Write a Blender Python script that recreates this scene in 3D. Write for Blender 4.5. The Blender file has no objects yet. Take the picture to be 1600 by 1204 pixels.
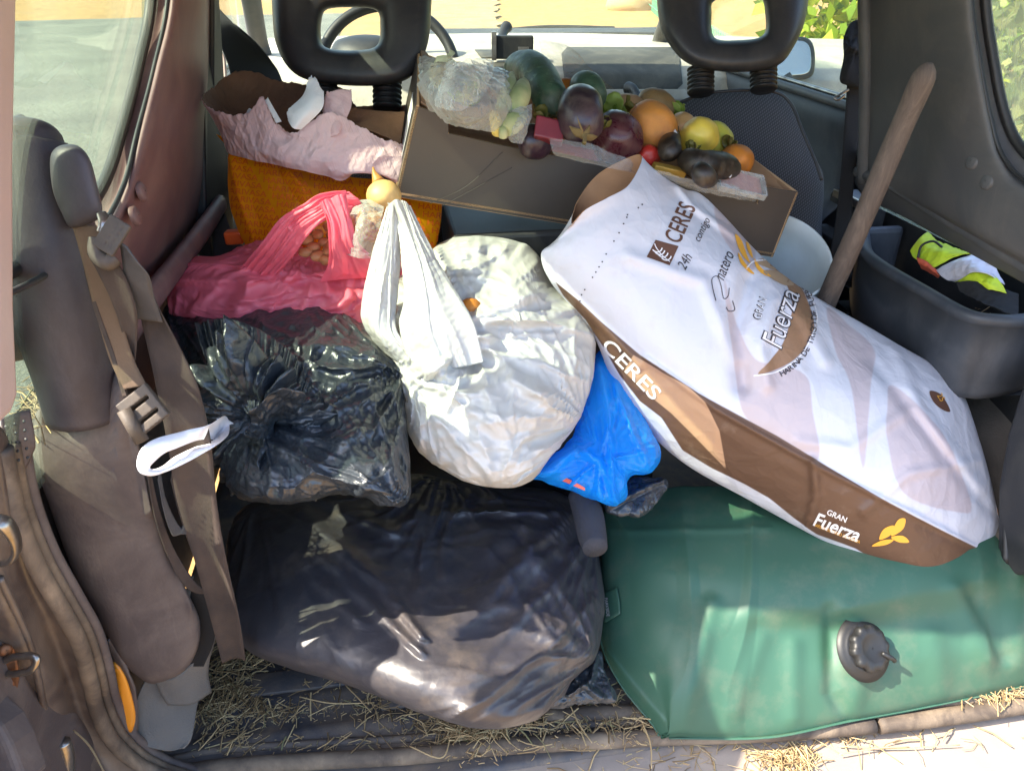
import bpy, bmesh, math, random
import numpy as np
from mathutils import Vector, Matrix
from mathutils.bvhtree import BVHTree

# ------------------------------------------------------------------ camera, sky, sun, exposure
scene = bpy.context.scene
COL = scene.collection
FPX = 1200.0
CAM = np.array([-0.26, -0.70, 0.95])
PITCH = math.radians(29); YAW = math.radians(9.0)
FW = np.array([math.sin(YAW)*math.cos(PITCH), math.cos(YAW)*math.cos(PITCH), -math.sin(PITCH)])
RT = np.array([math.cos(YAW), -math.sin(YAW), 0.0])
UP = np.cross(RT, FW)

cam_data = bpy.data.cameras.new('camera')
cam_data.sensor_width = 36.0
cam_data.lens = 36.0*FPX/1600.0
cam_data.clip_start = 0.02
cam_data.clip_end = 900.0
cam = bpy.data.objects.new('camera', cam_data)
COL.objects.link(cam)
M = Matrix.Identity(4)
for i in range(3):
    M[i][0] = RT[i]; M[i][1] = UP[i]; M[i][2] = -FW[i]; M[i][3] = CAM[i]
cam.matrix_world = M
scene.camera = cam

SUN_DIR = Vector((0.66, 0.085, -0.71)).normalized()      # the way the light travels
world = bpy.data.worlds.new('World')
scene.world = world
world.use_nodes = True
wn = world.node_tree
bg = wn.nodes.get('Background') or wn.nodes.new('ShaderNodeBackground')
sky = wn.nodes.new('ShaderNodeTexSky')
sky.sky_type = 'NISHITA'
sky.sun_disc = False
sky.sun_elevation = math.asin(-SUN_DIR.z)
sky.sun_rotation = math.atan2(-SUN_DIR.x, -SUN_DIR.y)
sky.air_density = 1.0; sky.dust_density = 2.0; sky.ozone_density = 1.0
wn.links.new(sky.outputs[0], bg.inputs[0])
bg.inputs[1].default_value = 0.15
sun_data = bpy.data.lights.new('sun', 'SUN')
sun_data.energy = 3.6
sun_data.angle = math.radians(0.5)
sun_data.color = (1.0, 0.90, 0.74)
sun = bpy.data.objects.new('sun', sun_data)
sun.rotation_euler = SUN_DIR.to_track_quat('-Z', 'Y').to_euler()
sun.location = (-3, -2, 5)
COL.objects.link(sun)
scene.view_settings.view_transform = 'Standard'
scene.view_settings.look = 'None'
scene.view_settings.gamma = 1.0
scene.view_settings.use_curve_mapping = False
scene.view_settings.exposure = 2.42
scene.render.engine = 'CYCLES'
scene.cycles.max_bounces = 10
scene.cycles.transparent_max_bounces = 24
scene.cycles.diffuse_bounces = 5

# ------------------------------------------------------------------ geometry helpers
def ray(px, py): return FW + RT*((px-800)/FPX) - UP*((py-602)/FPX)
def at(px, py, x=None, y=None, z=None, d=None):
    """the point of the place seen at a photo pixel, at a known distance, height or wall"""
    r = ray(px, py)
    t = d if d is not None else ((x-CAM[0])/r[0] if x is not None else (y-CAM[1])/r[1] if y is not None else (z-CAM[2])/r[2])
    return CAM + r*t
def atw(px, py, s, off=0.0):
    """on the leaning inner side of the car, s = -1 left, 1 right; off = metres towards the middle"""
    r = ray(px, py)
    # s*x + .2 z = .6 + .108 - off
    k = 0.6+0.2*0.54-off
    t = (k - s*CAM[0] - .2*CAM[2])/(s*r[0] + .2*r[2])
    return CAM + r*t
def pr(V):
    q = np.asarray(V, float)-CAM
    d = q@FW
    return 800+FPX*(q@RT)/d, 602-FPX*(q@UP)/d, d

rng = np.random.default_rng(7)

def catmull(P, n, closed=False):
    P = np.asarray(P, float); m = len(P)
    if closed:
        t = np.linspace(0, m, n, endpoint=False)
        i = np.floor(t).astype(int); f = (t-i)
        idx = lambda k: (i+k) % m
        Q = P
    else:
        Q = np.vstack([2*P[:1]-P[1:2], P, 2*P[-1:]-P[-2:-1]])
        t = np.linspace(0, m-1, n); i = np.minimum(np.floor(t).astype(int), m-2); f = t-i
        idx = lambda k: i+1+k
    sh = (-1,)+(1,)*(P.ndim-1)
    f = f.reshape(sh)
    p0, p1, p2, p3 = Q[idx(-1)], Q[idx(0)], Q[idx(1)], Q[idx(2)]
    return 0.5*((2*p1)+(-p0+p2)*f+(2*p0-5*p1+4*p2-p3)*f**2+(-p0+3*p1-3*p2+p3)*f**3)

def grid(ctrl, nv, nu, wrap=False):
    """ctrl (rows v, cols u, k) -> (nv,nu,k)"""
    A = catmull(np.asarray(ctrl, float), nv)
    return np.swapaxes(catmull(np.swapaxes(A, 0, 1), nu, closed=wrap), 0, 1)

def gfaces(nv, nu, wrap=False, flip=False):
    a = np.arange(nv*nu).reshape(nv, nu)
    if wrap: a = np.hstack([a, a[:, :1]])
    f = np.stack([a[:-1, :-1], a[:-1, 1:], a[1:, 1:], a[1:, :-1]], -1).reshape(-1, 4)
    return f[:, ::-1] if flip else f

def make_mesh(name, V, F, mat=None, smooth=True, attrs=None, mats=None, fmat=None):
    V = np.asarray(V, np.float32)
    me = bpy.data.meshes.new(name)
    if isinstance(F, np.ndarray):
        k = F.shape[1]; nf = len(F)
        me.vertices.add(len(V)); me.vertices.foreach_set('co', V.ravel())
        me.loops.add(nf*k); me.loops.foreach_set('vertex_index', F.astype(np.int32).ravel())
        me.polygons.add(nf)
        me.polygons.foreach_set('loop_start', np.arange(0, nf*k, k, dtype=np.int32))
        me.polygons.foreach_set('loop_total', np.full(nf, k, np.int32))
        me.update(calc_edges=True); me.validate()
    else:
        me.from_pydata([tuple(map(float, v)) for v in V], [], [tuple(int(i) for i in f) for f in F])
    if attrs:
        for an, av in attrs.items():
            av = np.asarray(av, np.float32)
            if av.ndim == 1:
                a = me.attributes.new(an, 'FLOAT', 'POINT'); a.data.foreach_set('value', av)
            else:
                a = me.attributes.new(an, 'FLOAT_VECTOR', 'POINT'); a.data.foreach_set('vector', av.ravel())
    for m in (mats or ([mat] if mat else [])): me.materials.append(m)
    if fmat is not None: me.polygons.foreach_set('material_index', np.asarray(fmat, np.int32))
    if smooth: me.polygons.foreach_set('use_smooth', np.ones(len(me.polygons), bool))
    me.update()
    return me

def thing(name, label, cat, loc=(0, 0, 0), group=None):
    o = bpy.data.objects.new(name, None); COL.objects.link(o)
    o.location = tuple(map(float, loc)); o.empty_display_size = .05
    o['label'] = label; o['category'] = cat
    if group: o['group'] = group
    return o
def tag(o, label, cat, group=None):
    o['label'] = label; o['category'] = cat
    if group: o['group'] = group
    return o
def wloc(o):
    v = np.zeros(3)
    while o is not None:
        v = v+np.array(o.location); o = o.parent
    return v
def part(name, V, F, mat=None, parent=None, **k):
    """one mesh object from world-space points; a top-level one gets its origin at its base"""
    V = np.asarray(V, float)
    org = np.array([V[:, 0].mean(), V[:, 1].mean(), V[:, 2].min()])
    base = wloc(parent) if parent is not None else np.zeros(3)
    me = make_mesh(name, V-org, F, mat, **k)
    o = bpy.data.objects.new(name, me); COL.objects.link(o)
    o.location = tuple(org-base)
    if parent is not None: o.parent = parent
    return o
def structure(o): o['kind'] = 'structure'; return o
def stuff(o): o['kind'] = 'stuff'; return o
def solid(o, t, offset=-1, mo=0, rim=0, even=False):
    m = o.modifiers.new('thickness', 'SOLIDIFY'); m.thickness = t; m.offset = offset
    m.material_offset = mo; m.material_offset_rim = rim; m.use_even_offset = even
    return o
def bevel(o, w, seg=2):
    m = o.modifiers.new('bevel', 'BEVEL'); m.width = w; m.segments = seg; m.limit_method = 'ANGLE'; m.angle_limit = math.radians(40)
    return o
def subsurf(o, n=1):
    m = o.modifiers.new('subsurf', 'SUBSURF'); m.levels = n; m.render_levels = n
    return o

def frame_from(t, hint=(0, 0, 1)):
    t = np.asarray(t, float); t = t/np.linalg.norm(t)
    h = np.asarray(hint, float)
    if abs(t@h)/np.linalg.norm(h) > .97: h = np.array([1., 0, 0]) if abs(t[0]) < .8 else np.array([0, 1., 0])
    a = np.cross(t, h); a /= np.linalg.norm(a)
    b = np.cross(a, t)
    return a, b
def tube(P, R, n=16, sub=None, caps=True, flat=1.0, hint=(0, 0, 1)):
    """tube along points P with radius (scalar or per point)"""
    P = np.asarray(P, float); R = np.broadcast_to(np.asarray(R, float), (len(P),))
    if sub:
        Q = catmull(np.hstack([P, R[:, None]]), sub); P, R = Q[:, :3], np.maximum(Q[:, 3], 1e-4)
    T = np.gradient(P, axis=0)
    a, b = frame_from(T[0], hint); V = []
    th = np.linspace(0, 2*math.pi, n, endpoint=False)
    for i in range(len(P)):
        t = T[i]/np.linalg.norm(T[i])
        a = a-t*(a@t); a /= np.linalg.norm(a); b = np.cross(t, a)
        V.append(P[i]+R[i]*(np.cos(th)[:, None]*a+flat*np.sin(th)[:, None]*b))
    V = np.vstack(V); F = gfaces(len(P), n, wrap=True)
    F = [tuple(f) for f in F]
    if caps:
        F.append(tuple(range(n))[::-1]); F.append(tuple(range(len(V)-n, len(V))))
    return V, F
def join(parts):
    V, F, o = [], [], 0
    for v, f in parts:
        V.append(np.asarray(v)); F += [tuple(int(i)+o for i in g) for g in f]; o += len(v)
    return np.vstack(V), F
def box(c, sx, sy, sz, ax=None):
    """box by centre, half sizes, axes"""
    ax = np.eye(3) if ax is None else np.asarray(ax)
    V = [np.asarray(c)+i*sx*ax[0]+j*sy*ax[1]+k*sz*ax[2] for i in (-1, 1) for j in (-1, 1) for k in (-1, 1)]
    F = [(0, 1, 3, 2), (4, 6, 7, 5), (0, 4, 5, 1), (2, 3, 7, 6), (0, 2, 6, 4), (1, 5, 7, 3)]
    return np.array(V), F
def axes(dirx, up=(0, 0, 1)):
    x = np.asarray(dirx, float); x /= np.linalg.norm(x)
    y = np.cross(up, x); y /= np.linalg.norm(y)
    return np.array([x, y, np.cross(x, y)])
def prism(poly, thick_vec):
    """planar polygon (k,3) extruded by a vector"""
    P = np.asarray(poly, float); k = len(P)
    V = np.vstack([P, P+np.asarray(thick_vec)])
    F = [tuple(range(k))[::-1], tuple(range(k, 2*k))]
    F += [(i, (i+1) % k, k+(i+1) % k, k+i) for i in range(k)]
    return V, F
def lathe(prof, c, axis=(0, 0, 1), n=32, closed=False):
    """prof list of (r,h) along axis from c"""
    ax = np.asarray(axis, float); ax /= np.linalg.norm(ax); a, b = frame_from(ax, (0, 1, 0.01))
    th = np.linspace(0, 2*math.pi, n, endpoint=False); V = []
    for r, h in prof: V.append(np.asarray(c)+ax*h+r*(np.cos(th)[:, None]*a+np.sin(th)[:, None]*b))
    F = [tuple(f) for f in gfaces(len(prof), n, wrap=True)]
    V = np.vstack(V)
    if closed: F.append(tuple(range(n))[::-1]); F.append(tuple(range(len(V)-n, len(V))))
    return V, F

# ---- smooth 3-D noise made of random sines (cheap, vectorised)
def noise3(V, scale, seed=0, octaves=3):
    r = np.random.default_rng(seed); out = np.zeros(len(V)); amp = 1.; tot = 0
    for o in range(octaves):
        for k in range(7):
            d = r.normal(size=3); d /= np.linalg.norm(d)
            out += amp*np.sin((V@d)*scale*(2**o)*r.uniform(.6, 1.5)*6.28+r.uniform(0, 6.28)+1.3*np.sin((V@np.roll(d, 1))*scale*(2**o)*4+k))
        tot += amp*2.6; amp *= .5
    return out/tot

def vnormals(V, F):
    F = np.asarray(F)
    n = np.cross(V[F[:, 1]]-V[F[:, 0]], V[F[:, 2]]-V[F[:, 0]])
    N = np.zeros_like(V)
    for k in range(F.shape[1]):
        for c in range(3): N[:, c] += np.bincount(F[:, k], n[:, c], len(V))
    return N/np.maximum(np.linalg.norm(N, axis=1, keepdims=True), 1e-12)

def relax(V, F, grow, iters=140, ka=.02, kb=.25, amp=.002, seed=0, pin=None, nscale=14, floor=None, inward=1.0):
    """let a thin sheet that is larger than its contents buckle into folds: edges want to be (1+grow) times as long,
    bending keeps the folds smooth, a weak pull keeps the sheet on its contents"""
    V = np.asarray(V, float); n = len(V); F = np.asarray(F)
    k = F.shape[1]
    E = np.vstack([F[:, [i, (i+1) % k]] for i in range(k)])
    if k == 4: Es = F[:, [0, 2]]; Et = F[:, [1, 3]]
    E.sort(axis=1); E = np.unique(E, axis=0)
    val = np.bincount(E.ravel(), minlength=n).astype(float)
    if k == 4: EA = np.vstack([E, np.sort(Es, 1), np.sort(Et, 1)])
    else: EA = E
    valA = np.bincount(EA.ravel(), minlength=n).astype(float)
    dv = V[EA[:, 1]]-V[EA[:, 0]]; L = np.linalg.norm(dv, axis=1); L = np.maximum(L, 1e-6)
    g = grow(.5*(V[EA[:, 1]]+V[EA[:, 0]]), dv/L[:, None]) if callable(grow) else grow
    rest = L*(1+g)
    N = vnormals(V, F)
    base = V.copy()
    X = V+N*(noise3(V, nscale, seed, 3)*amp)[:, None]
    ka = np.broadcast_to(np.asarray(ka, float), (n,))[:, None].copy()
    if pin is not None: ka = np.maximum(ka, pin[:, None])
    i0, i1 = EA[:, 0], EA[:, 1]; b0, b1 = E[:, 0], E[:, 1]
    ii = np.concatenate([i0, i1])
    bb = np.concatenate([b0, b1])
    for it in range(iters):
        d = X[i1]-X[i0]; l = np.linalg.norm(d, axis=1)
        c = (0.5*(l-rest)/np.maximum(l, 1e-9))[:, None]*d
        D = np.empty_like(X)
        for a in range(3): D[:, a] = np.bincount(ii, np.concatenate([c[:, a], -c[:, a]]), n)
        X = X+1.6*D/valA[:, None]
        U = X-base
        if kb:
            S = np.empty_like(U)
            for a in range(3): S[:, a] = np.bincount(bb, np.concatenate([U[b1, a], U[b0, a]]), n)
            U = U+kb*(S/val[:, None]-U)
        U = U*(1-ka)
        if inward != 1.0:
            dn = (U*N).sum(1, keepdims=True)
            U = U-N*np.minimum(dn, 0)*(1-inward)
        X = base+U
        if floor is not None: X[:, 2] = np.maximum(X[:, 2], floor)
    return X

def midsub(V, F):
    """split every triangle in four, softly rounded"""
    E = np.vstack([F[:, [0, 1]], F[:, [1, 2]], F[:, [2, 0]]]); E.sort(axis=1)
    U, inv = np.unique(E, axis=0, return_inverse=True); inv = inv.ravel(); n = len(V); m = len(F)
    mid = .5*(V[U[:, 0]]+V[U[:, 1]])
    a, b, c = inv[:m]+n, inv[m:2*m]+n, inv[2*m:]+n
    F2 = np.vstack([np.stack([F[:, 0], a, c], 1), np.stack([a, F[:, 1], b], 1), np.stack([c, b, F[:, 2]], 1), np.stack([a, b, c], 1)])
    V2 = np.vstack([V, mid])
    E2 = np.vstack([F2[:, [0, 1]], F2[:, [1, 2]], F2[:, [2, 0]]]); E2.sort(axis=1); E2 = np.unique(E2, axis=0)
    val = np.bincount(E2.ravel(), minlength=len(V2)); S = np.empty_like(V2)
    for k in range(3): S[:, k] = np.bincount(np.concatenate([E2[:, 0], E2[:, 1]]), np.concatenate([V2[E2[:, 1], k], V2[E2[:, 0], k]]), len(V2))
    return V2+.5*(S/val[:, None]-V2), F2
def gridup(V, nv, nu, wrap=False):
    G = V.reshape(nv, nu, 3); G = catmull(G, nv*2-1)
    G = np.swapaxes(catmull(np.swapaxes(G, 0, 1), nu*2 if wrap else nu*2-1, closed=wrap), 0, 1)
    return G.reshape(-1, 3), G.shape[0], G.shape[1]

def soften(V, F, passes=2, f=.5):
    k = F.shape[1]; E = np.vstack([F[:, [i, (i+1) % k]] for i in range(k)]); E.sort(axis=1); E = np.unique(E, axis=0); val = np.maximum(np.bincount(E.ravel(), minlength=len(V)), 1)
    for _ in range(passes):
        S = np.stack([np.bincount(np.concatenate([E[:, 0], E[:, 1]]), np.concatenate([V[E[:, 1], c], V[E[:, 0], c]]), len(V)) for c in range(3)], 1); V = V+f*(S/val[:, None]-V)
    return V
_ico = {}
def ico(level):
    if level not in _ico:
        bm = bmesh.new(); bmesh.ops.create_icosphere(bm, subdivisions=level, radius=1.0)
        bm.verts.ensure_lookup_table()
        V = np.array([v.co[:] for v in bm.verts]); F = np.array([[v.index for v in f.verts] for f in bm.faces]); bm.free()
        _ico[level] = (V, F)
    return _ico[level]

def outline_radius(poly, c, th):
    P = catmull(np.asarray(poly, float), len(poly)*12, closed=True)-np.asarray(c)
    A = np.unwrap(np.arctan2(P[:, 1], P[:, 0])); R = np.hypot(P[:, 0], P[:, 1])
    if A[-1] < A[0]: A, R = A[::-1], R[::-1]
    A = np.mod(A, 2*math.pi); o = np.argsort(A); A, R = A[o], R[o]
    A = np.concatenate([A-2*math.pi, A, A+2*math.pi]); R = np.concatenate([R]*3)
    return np.interp(np.mod(th, 2*math.pi), A, R)

def pillow(poly, c, d0, gx=0., gy=0., tf=.1, tb=.1, level=6, pf=1.0, k=1.0, bumps=(), ridges=(), floor=None, shift=None, folds=()):
    """a filled bag: outline seen from the boot, its distance, real fullness to front and back. Returns V,F,px,py"""
    S, F = ico(level)
    x, y, z = S[:, 0], -S[:, 1], S[:, 2]     # photo y runs down
    r = np.hypot(x, y); th = np.arctan2(y, x)
    R = outline_radius(poly, c, th)
    rr = r**k
    px = c[0]+R*rr*np.cos(th); py = c[1]+R*rr*np.sin(th)
    d = d0+gx*(px-c[0])/100+gy*(py-c[1])/100
    zz = np.sign(z)*np.abs(z)**pf
    h = np.where(zz > 0, tf*zz, tb*zz)
    front = np.clip(z*4, 0, 1)
    for (bx, by, br, bh) in bumps:
        h = h+bh*front*np.exp(-((px-bx)**2+(py-by)**2)/(br*br))
    for (pts, w, hh) in ridges:
        h = h+hh*front*np.clip(1-seg_dist(px, py, pts)/w, 0, 1)**1.3
    for f in folds: h = h+fold_field(px, py, *f)*np.clip(z*3+.4, 0, 1)
    d = d-h
    V = CAM+(FW+RT*((px-800)/FPX)[:, None]-UP*((py-602)/FPX)[:, None])*d[:, None]
    if shift is not None: V = V+np.asarray(shift)
    if floor is not None: V[:, 2] = np.maximum(V[:, 2], floor)
    return V, F, px, py

def fold_field(px, py, kx, ky, k, rs, amp, r0, r1, seed=0, sharp=1.6, a0=None, aw=None):
    """creases that fan out from a point where the film is gathered or pulled"""
    dx, dy = px-kx, py-ky; r = np.hypot(dx, dy); th = np.arctan2(dy, dx)
    Q = np.stack([np.cos(th)*k+r*rs*.3, np.sin(th)*k, r*rs], 1)
    n = noise3(Q, .16, seed, 2)*1.5
    n2 = noise3(Q+9, .42, seed+1, 2)*1.5
    h = np.clip(1-np.abs(n)*sharp, 0, 1)**1.4+.35*np.clip(1-np.abs(n2)*sharp, 0, 1)**1.3-.35
    w = np.clip(r/r0, 0, 1)*np.exp(-(r/r1)**2)
    if a0 is not None:
        da = np.abs((th-math.radians(a0)+math.pi) % (2*math.pi)-math.pi); w = w*np.clip(1.5-da/math.radians(aw), 0, 1)
    return amp*h*w
def seg_dist(px, py, pts):
    pts = np.asarray(pts, float); best = np.full(np.shape(px), 1e9)
    for a, b in zip(pts[:-1], pts[1:]):
        ab = b-a; t = np.clip(((px-a[0])*ab[0]+(py-a[1])*ab[1])/max(ab@ab, 1e-9), 0, 1)
        best = np.minimum(best, np.hypot(px-a[0]-t*ab[0], py-a[1]-t*ab[1]))
    return best
def sdf(px, py, poly, smooth=False):
    """signed distance to a closed outline, positive inside"""
    P = np.asarray(poly, float)
    if smooth: P = catmull(P, len(P)*6, closed=True)
    Q = np.vstack([P, P[:1]])
    d = seg_dist(px, py, Q); ins = np.zeros(np.shape(px), bool)
    for a, b in zip(Q[:-1], Q[1:]):
        c = (a[1] > py) != (b[1] > py)
        with np.errstate(divide='ignore', invalid='ignore'):
            xx = (b[0]-a[0])*(py-a[1])/(b[1]-a[1])+a[0]
        ins ^= c & (px < xx)
    return np.where(ins, d, -d)

def radial_growth(knot, g0, g1, R):
    """folds that run towards a tied knot"""
    knot = np.asarray(knot)
    def f(mid, dr):
        v = knot-mid; l = np.linalg.norm(v, axis=1, keepdims=True); v = v/np.maximum(l, 1e-6)
        tang = 1-(v*dr).sum(1)**2
        return g0+g1*tang*np.exp(-l[:, 0]/R)
    return f
def dir_growth(dirv, g0, g1):
    """slack across one direction: folds run along dirv"""
    dv = np.asarray(dirv, float); dv /= np.linalg.norm(dv)
    def f(mid, dr): return g0+g1*(1-(dr@dv)**2)
    return f
def mixg(*fs):
    def f(mid, dr): return sum(q(mid, dr) for q in fs)
    return f
# ------------------------------------------------------------------ materials
MATS = {}
def srgb(h):
    h = h.lstrip('#'); c = [int(h[i:i+2], 16)/255 for i in (0, 2, 4)]
    return tuple((x/12.92 if x <= .04045 else ((x+.055)/1.055)**2.4) for x in c)+(1,)
class NT:
    def __init__(s, name):
        s.m = bpy.data.materials.new(name); s.m.use_nodes = True; s.t = s.m.node_tree
        s.b = s.t.nodes['Principled BSDF']; s.out = s.t.nodes['Material Output']
        s.tc = s.t.nodes.new('ShaderNodeTexCoord')
    def n(s, typ, **k):
        q = s.t.nodes.new(typ)
        for a, v in k.items():
            if hasattr(q, a): setattr(q, a, v)
        return q
    def l(s, a, b): s.t.links.new(a, b)
    def noise(s, scale, detail=4, rough=.55, vec=None, dist=0., typ='FBM'):
        q = s.n('ShaderNodeTexNoise'); q.inputs['Scale'].default_value = scale; q.inputs['Detail'].default_value = detail
        q.inputs['Roughness'].default_value = rough; q.inputs['Distortion'].default_value = dist
        s.l(vec or s.tc.outputs['Object'], q.inputs['Vector']); return q.outputs['Fac']
    def mapping(s, scale=(1, 1, 1), rot=(0, 0, 0), src=None):
        q = s.n('ShaderNodeMapping'); q.inputs['Scale'].default_value = scale; q.inputs['Rotation'].default_value = rot
        s.l(src or s.tc.outputs['Object'], q.inputs['Vector']); return q.outputs[0]
    def ramp(s, fac, stops):
        q = s.n('ShaderNodeValToRGB'); e = q.color_ramp.elements
        while len(e) < len(stops): e.new(.5)
        for i, (p, c) in enumerate(stops):
            e[i].position = p; e[i].color = c if len(c) == 4 else tuple(c)+(1,)
        s.l(fac, q.inputs[0]); return q.outputs[0]
    def mix(s, fac, a, b, mode='MIX'):
        q = s.n('ShaderNodeMix', data_type='RGBA', blend_type=mode)
        for i, v in ((0, fac), (6, a), (7, b)):
            if hasattr(v, 'is_linked') or isinstance(v, bpy.types.NodeSocket): s.l(v, q.inputs[i])
            else: q.inputs[i].default_value = v
        return q.outputs[2]
    def math(s, op, a, b=0., c=None, clamp=False):
        q = s.n('ShaderNodeMath', operation=op); q.use_clamp = clamp
        for i, v in enumerate((a, b) if c is None else (a, b, c)):
            if isinstance(v, bpy.types.NodeSocket): s.l(v, q.inputs[i])
            else: q.inputs[i].default_value = v
        return q.outputs[0]
    def attr(s, name):
        q = s.n('ShaderNodeAttribute'); q.attribute_name = name; return q
    def step(s, v, w=.8):
        """0..1 across an outline attribute"""
        q = s.n('ShaderNodeMapRange'); q.inputs['From Min'].default_value = -w; q.inputs['From Max'].default_value = w
        s.l(v, q.inputs['Value']); return q.outputs[0]
    def crumple(s, scale, warp=.35, stretch=(1, 1, 1)):
        """height of a creased film or paper: warped cells, two sizes"""
        wv = s.n('ShaderNodeTexNoise'); wv.inputs['Scale'].default_value = scale*.45; wv.inputs['Detail'].default_value = 2
        src = s.mapping(stretch)
        s.l(src, wv.inputs['Vector'])
        va = s.n('ShaderNodeVectorMath', operation='MULTIPLY_ADD')
        s.l(wv.outputs['Color'], va.inputs[0]); va.inputs[1].default_value = (warp/scale*6,)*3; s.l(src, va.inputs[2])
        hs = []
        for k, w in ((1, 1.), (2.3, .45)):
            v = s.n('ShaderNodeTexVoronoi', feature='F1', distance='EUCLIDEAN'); v.inputs['Scale'].default_value = scale*k
            s.l(va.outputs[0], v.inputs['Vector']); hs.append(s.math('MULTIPLY', v.outputs['Distance'], w))
        v = s.n('ShaderNodeTexVoronoi', feature='DISTANCE_TO_EDGE'); v.inputs['Scale'].default_value = scale*.8
        s.l(va.outputs[0], v.inputs['Vector']); e = s.math('MULTIPLY', s.math('MINIMUM', s.math('MULTIPLY', v.outputs['Distance'], 7.), 1.), -.28)
        return s.math('ADD', s.math('ADD', hs[0], hs[1]), e)
    def bump(s, h, strength=.3, dist=.002, prev=None):
        q = s.n('ShaderNodeBump'); q.inputs['Strength'].default_value = strength; q.inputs['Distance'].default_value = dist
        s.l(h, q.inputs['Height'])
        if prev is not None: s.l(prev, q.inputs['Normal'])
        return q.outputs[0]
    def set(s, **k):
        for a, v in k.items():
            sock = s.b.inputs[a.replace('_', ' ')]
            if isinstance(v, bpy.types.NodeSocket): s.l(v, sock)
            else: sock.default_value = v
        return s

def plastic(name, col, col2=None, dust=.5, dustcol='#8d8073', rough=.6, grain=.25, scale=9, gscale=420, spec=.4):
    """moulded interior plastic: fine grain, dust and scuffs"""
    s = NT(name); c1 = srgb(col); c2 = srgb(col2 or col)
    base = s.mix(s.noise(scale*.6, 3), c1, c2)
    d = s.ramp(s.noise(scale, 7, .65, dist=.6), [(.42, (0, 0, 0)), (.72, (1, 1, 1))])
    sc = s.ramp(s.noise(34, 6, .7, vec=s.mapping((1, 1, .25))), [(.55, (0, 0, 0)), (.75, (1, 1, 1))])
    f = s.math('MULTIPLY', s.math('ADD', d, s.math('MULTIPLY', sc, .5)), dust, clamp=True)
    s.set(Base_Color=s.mix(f, base, srgb(dustcol)), Roughness=s.math('ADD', rough, s.math('MULTIPLY', f, .25), clamp=True), Specular_IOR_Level=spec)
    b = s.bump(s.noise(gscale, 2, .5), grain, .0006)
    b = s.bump(s.noise(22, 5, .6), .15, .003, b)
    s.l(b, s.b.inputs['Normal'])
    return s.m

def film(name, col, rough=.28, trans=0., crump=26, cs=.5, cd=.004, alpha=1.0, stretch=(1, 1, 1), spec=.5, dust=0., tint=None, coat=0.):
    """thin plastic film of bags"""
    s = NT(name)
    c = srgb(col)
    cc = s.mix(s.noise(6, 4), c, srgb(tint) if tint else c)
    if dust: cc = s.mix(s.math('MULTIPLY', s.ramp(s.noise(13, 8, .7), [(.5, (0, 0, 0)), (.75, (1, 1, 1))]), dust), cc, srgb('#8a7a68'))
    s.set(Base_Color=cc, Roughness=rough, Specular_IOR_Level=spec, Coat_Weight=coat, Coat_Roughness=.12)
    b = s.bump(s.crumple(crump, stretch=stretch), cs, cd)
    b = s.bump(s.crumple(crump*3.1, warp=.5), cs*.5, cd*.3, b)
    s.l(b, s.b.inputs['Normal'])
    sh = s.b.outputs[0]
    if trans:
        t = s.n('ShaderNodeBsdfTranslucent'); s.l(cc, t.inputs[0]); s.l(b, t.inputs[1])
        m = s.n('ShaderNodeMixShader'); m.inputs[0].default_value = trans; s.l(sh, m.inputs[1]); s.l(t.outputs[0], m.inputs[2]); sh = m.outputs[0]
    if alpha < 1:
        t = s.n('ShaderNodeBsdfTransparent'); lw = s.n('ShaderNodeLayerWeight'); lw.inputs[0].default_value = .35; s.l(b, lw.inputs[1])
        m = s.n('ShaderNodeMixShader'); s.l(s.math('ADD', alpha, s.math('MULTIPLY', lw.outputs['Facing'], .45), clamp=True), m.inputs[0])
        s.l(t.outputs[0], m.inputs[1]); s.l(sh, m.inputs[2]); sh = m.outputs[0]
    s.l(sh, s.out.inputs[0])
    return s.m

def simple(name, col, rough=.5, metal=0., bscale=60, bs=.2, bd=.001, col2=None, mscale=12, spec=.5, **kw):
    s = NT(name)
    s.set(Base_Color=s.mix(s.ramp(s.noise(mscale, 5, .6), [(.35, (0, 0, 0)), (.68, (1, 1, 1))]), srgb(col), srgb(col2 or col)), Roughness=rough, Metallic=metal, Specular_IOR_Level=spec, **kw)
    if bs: s.l(s.bump(s.noise(bscale, 5, .6), bs, bd), s.b.inputs['Normal'])
    return s.m

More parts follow.
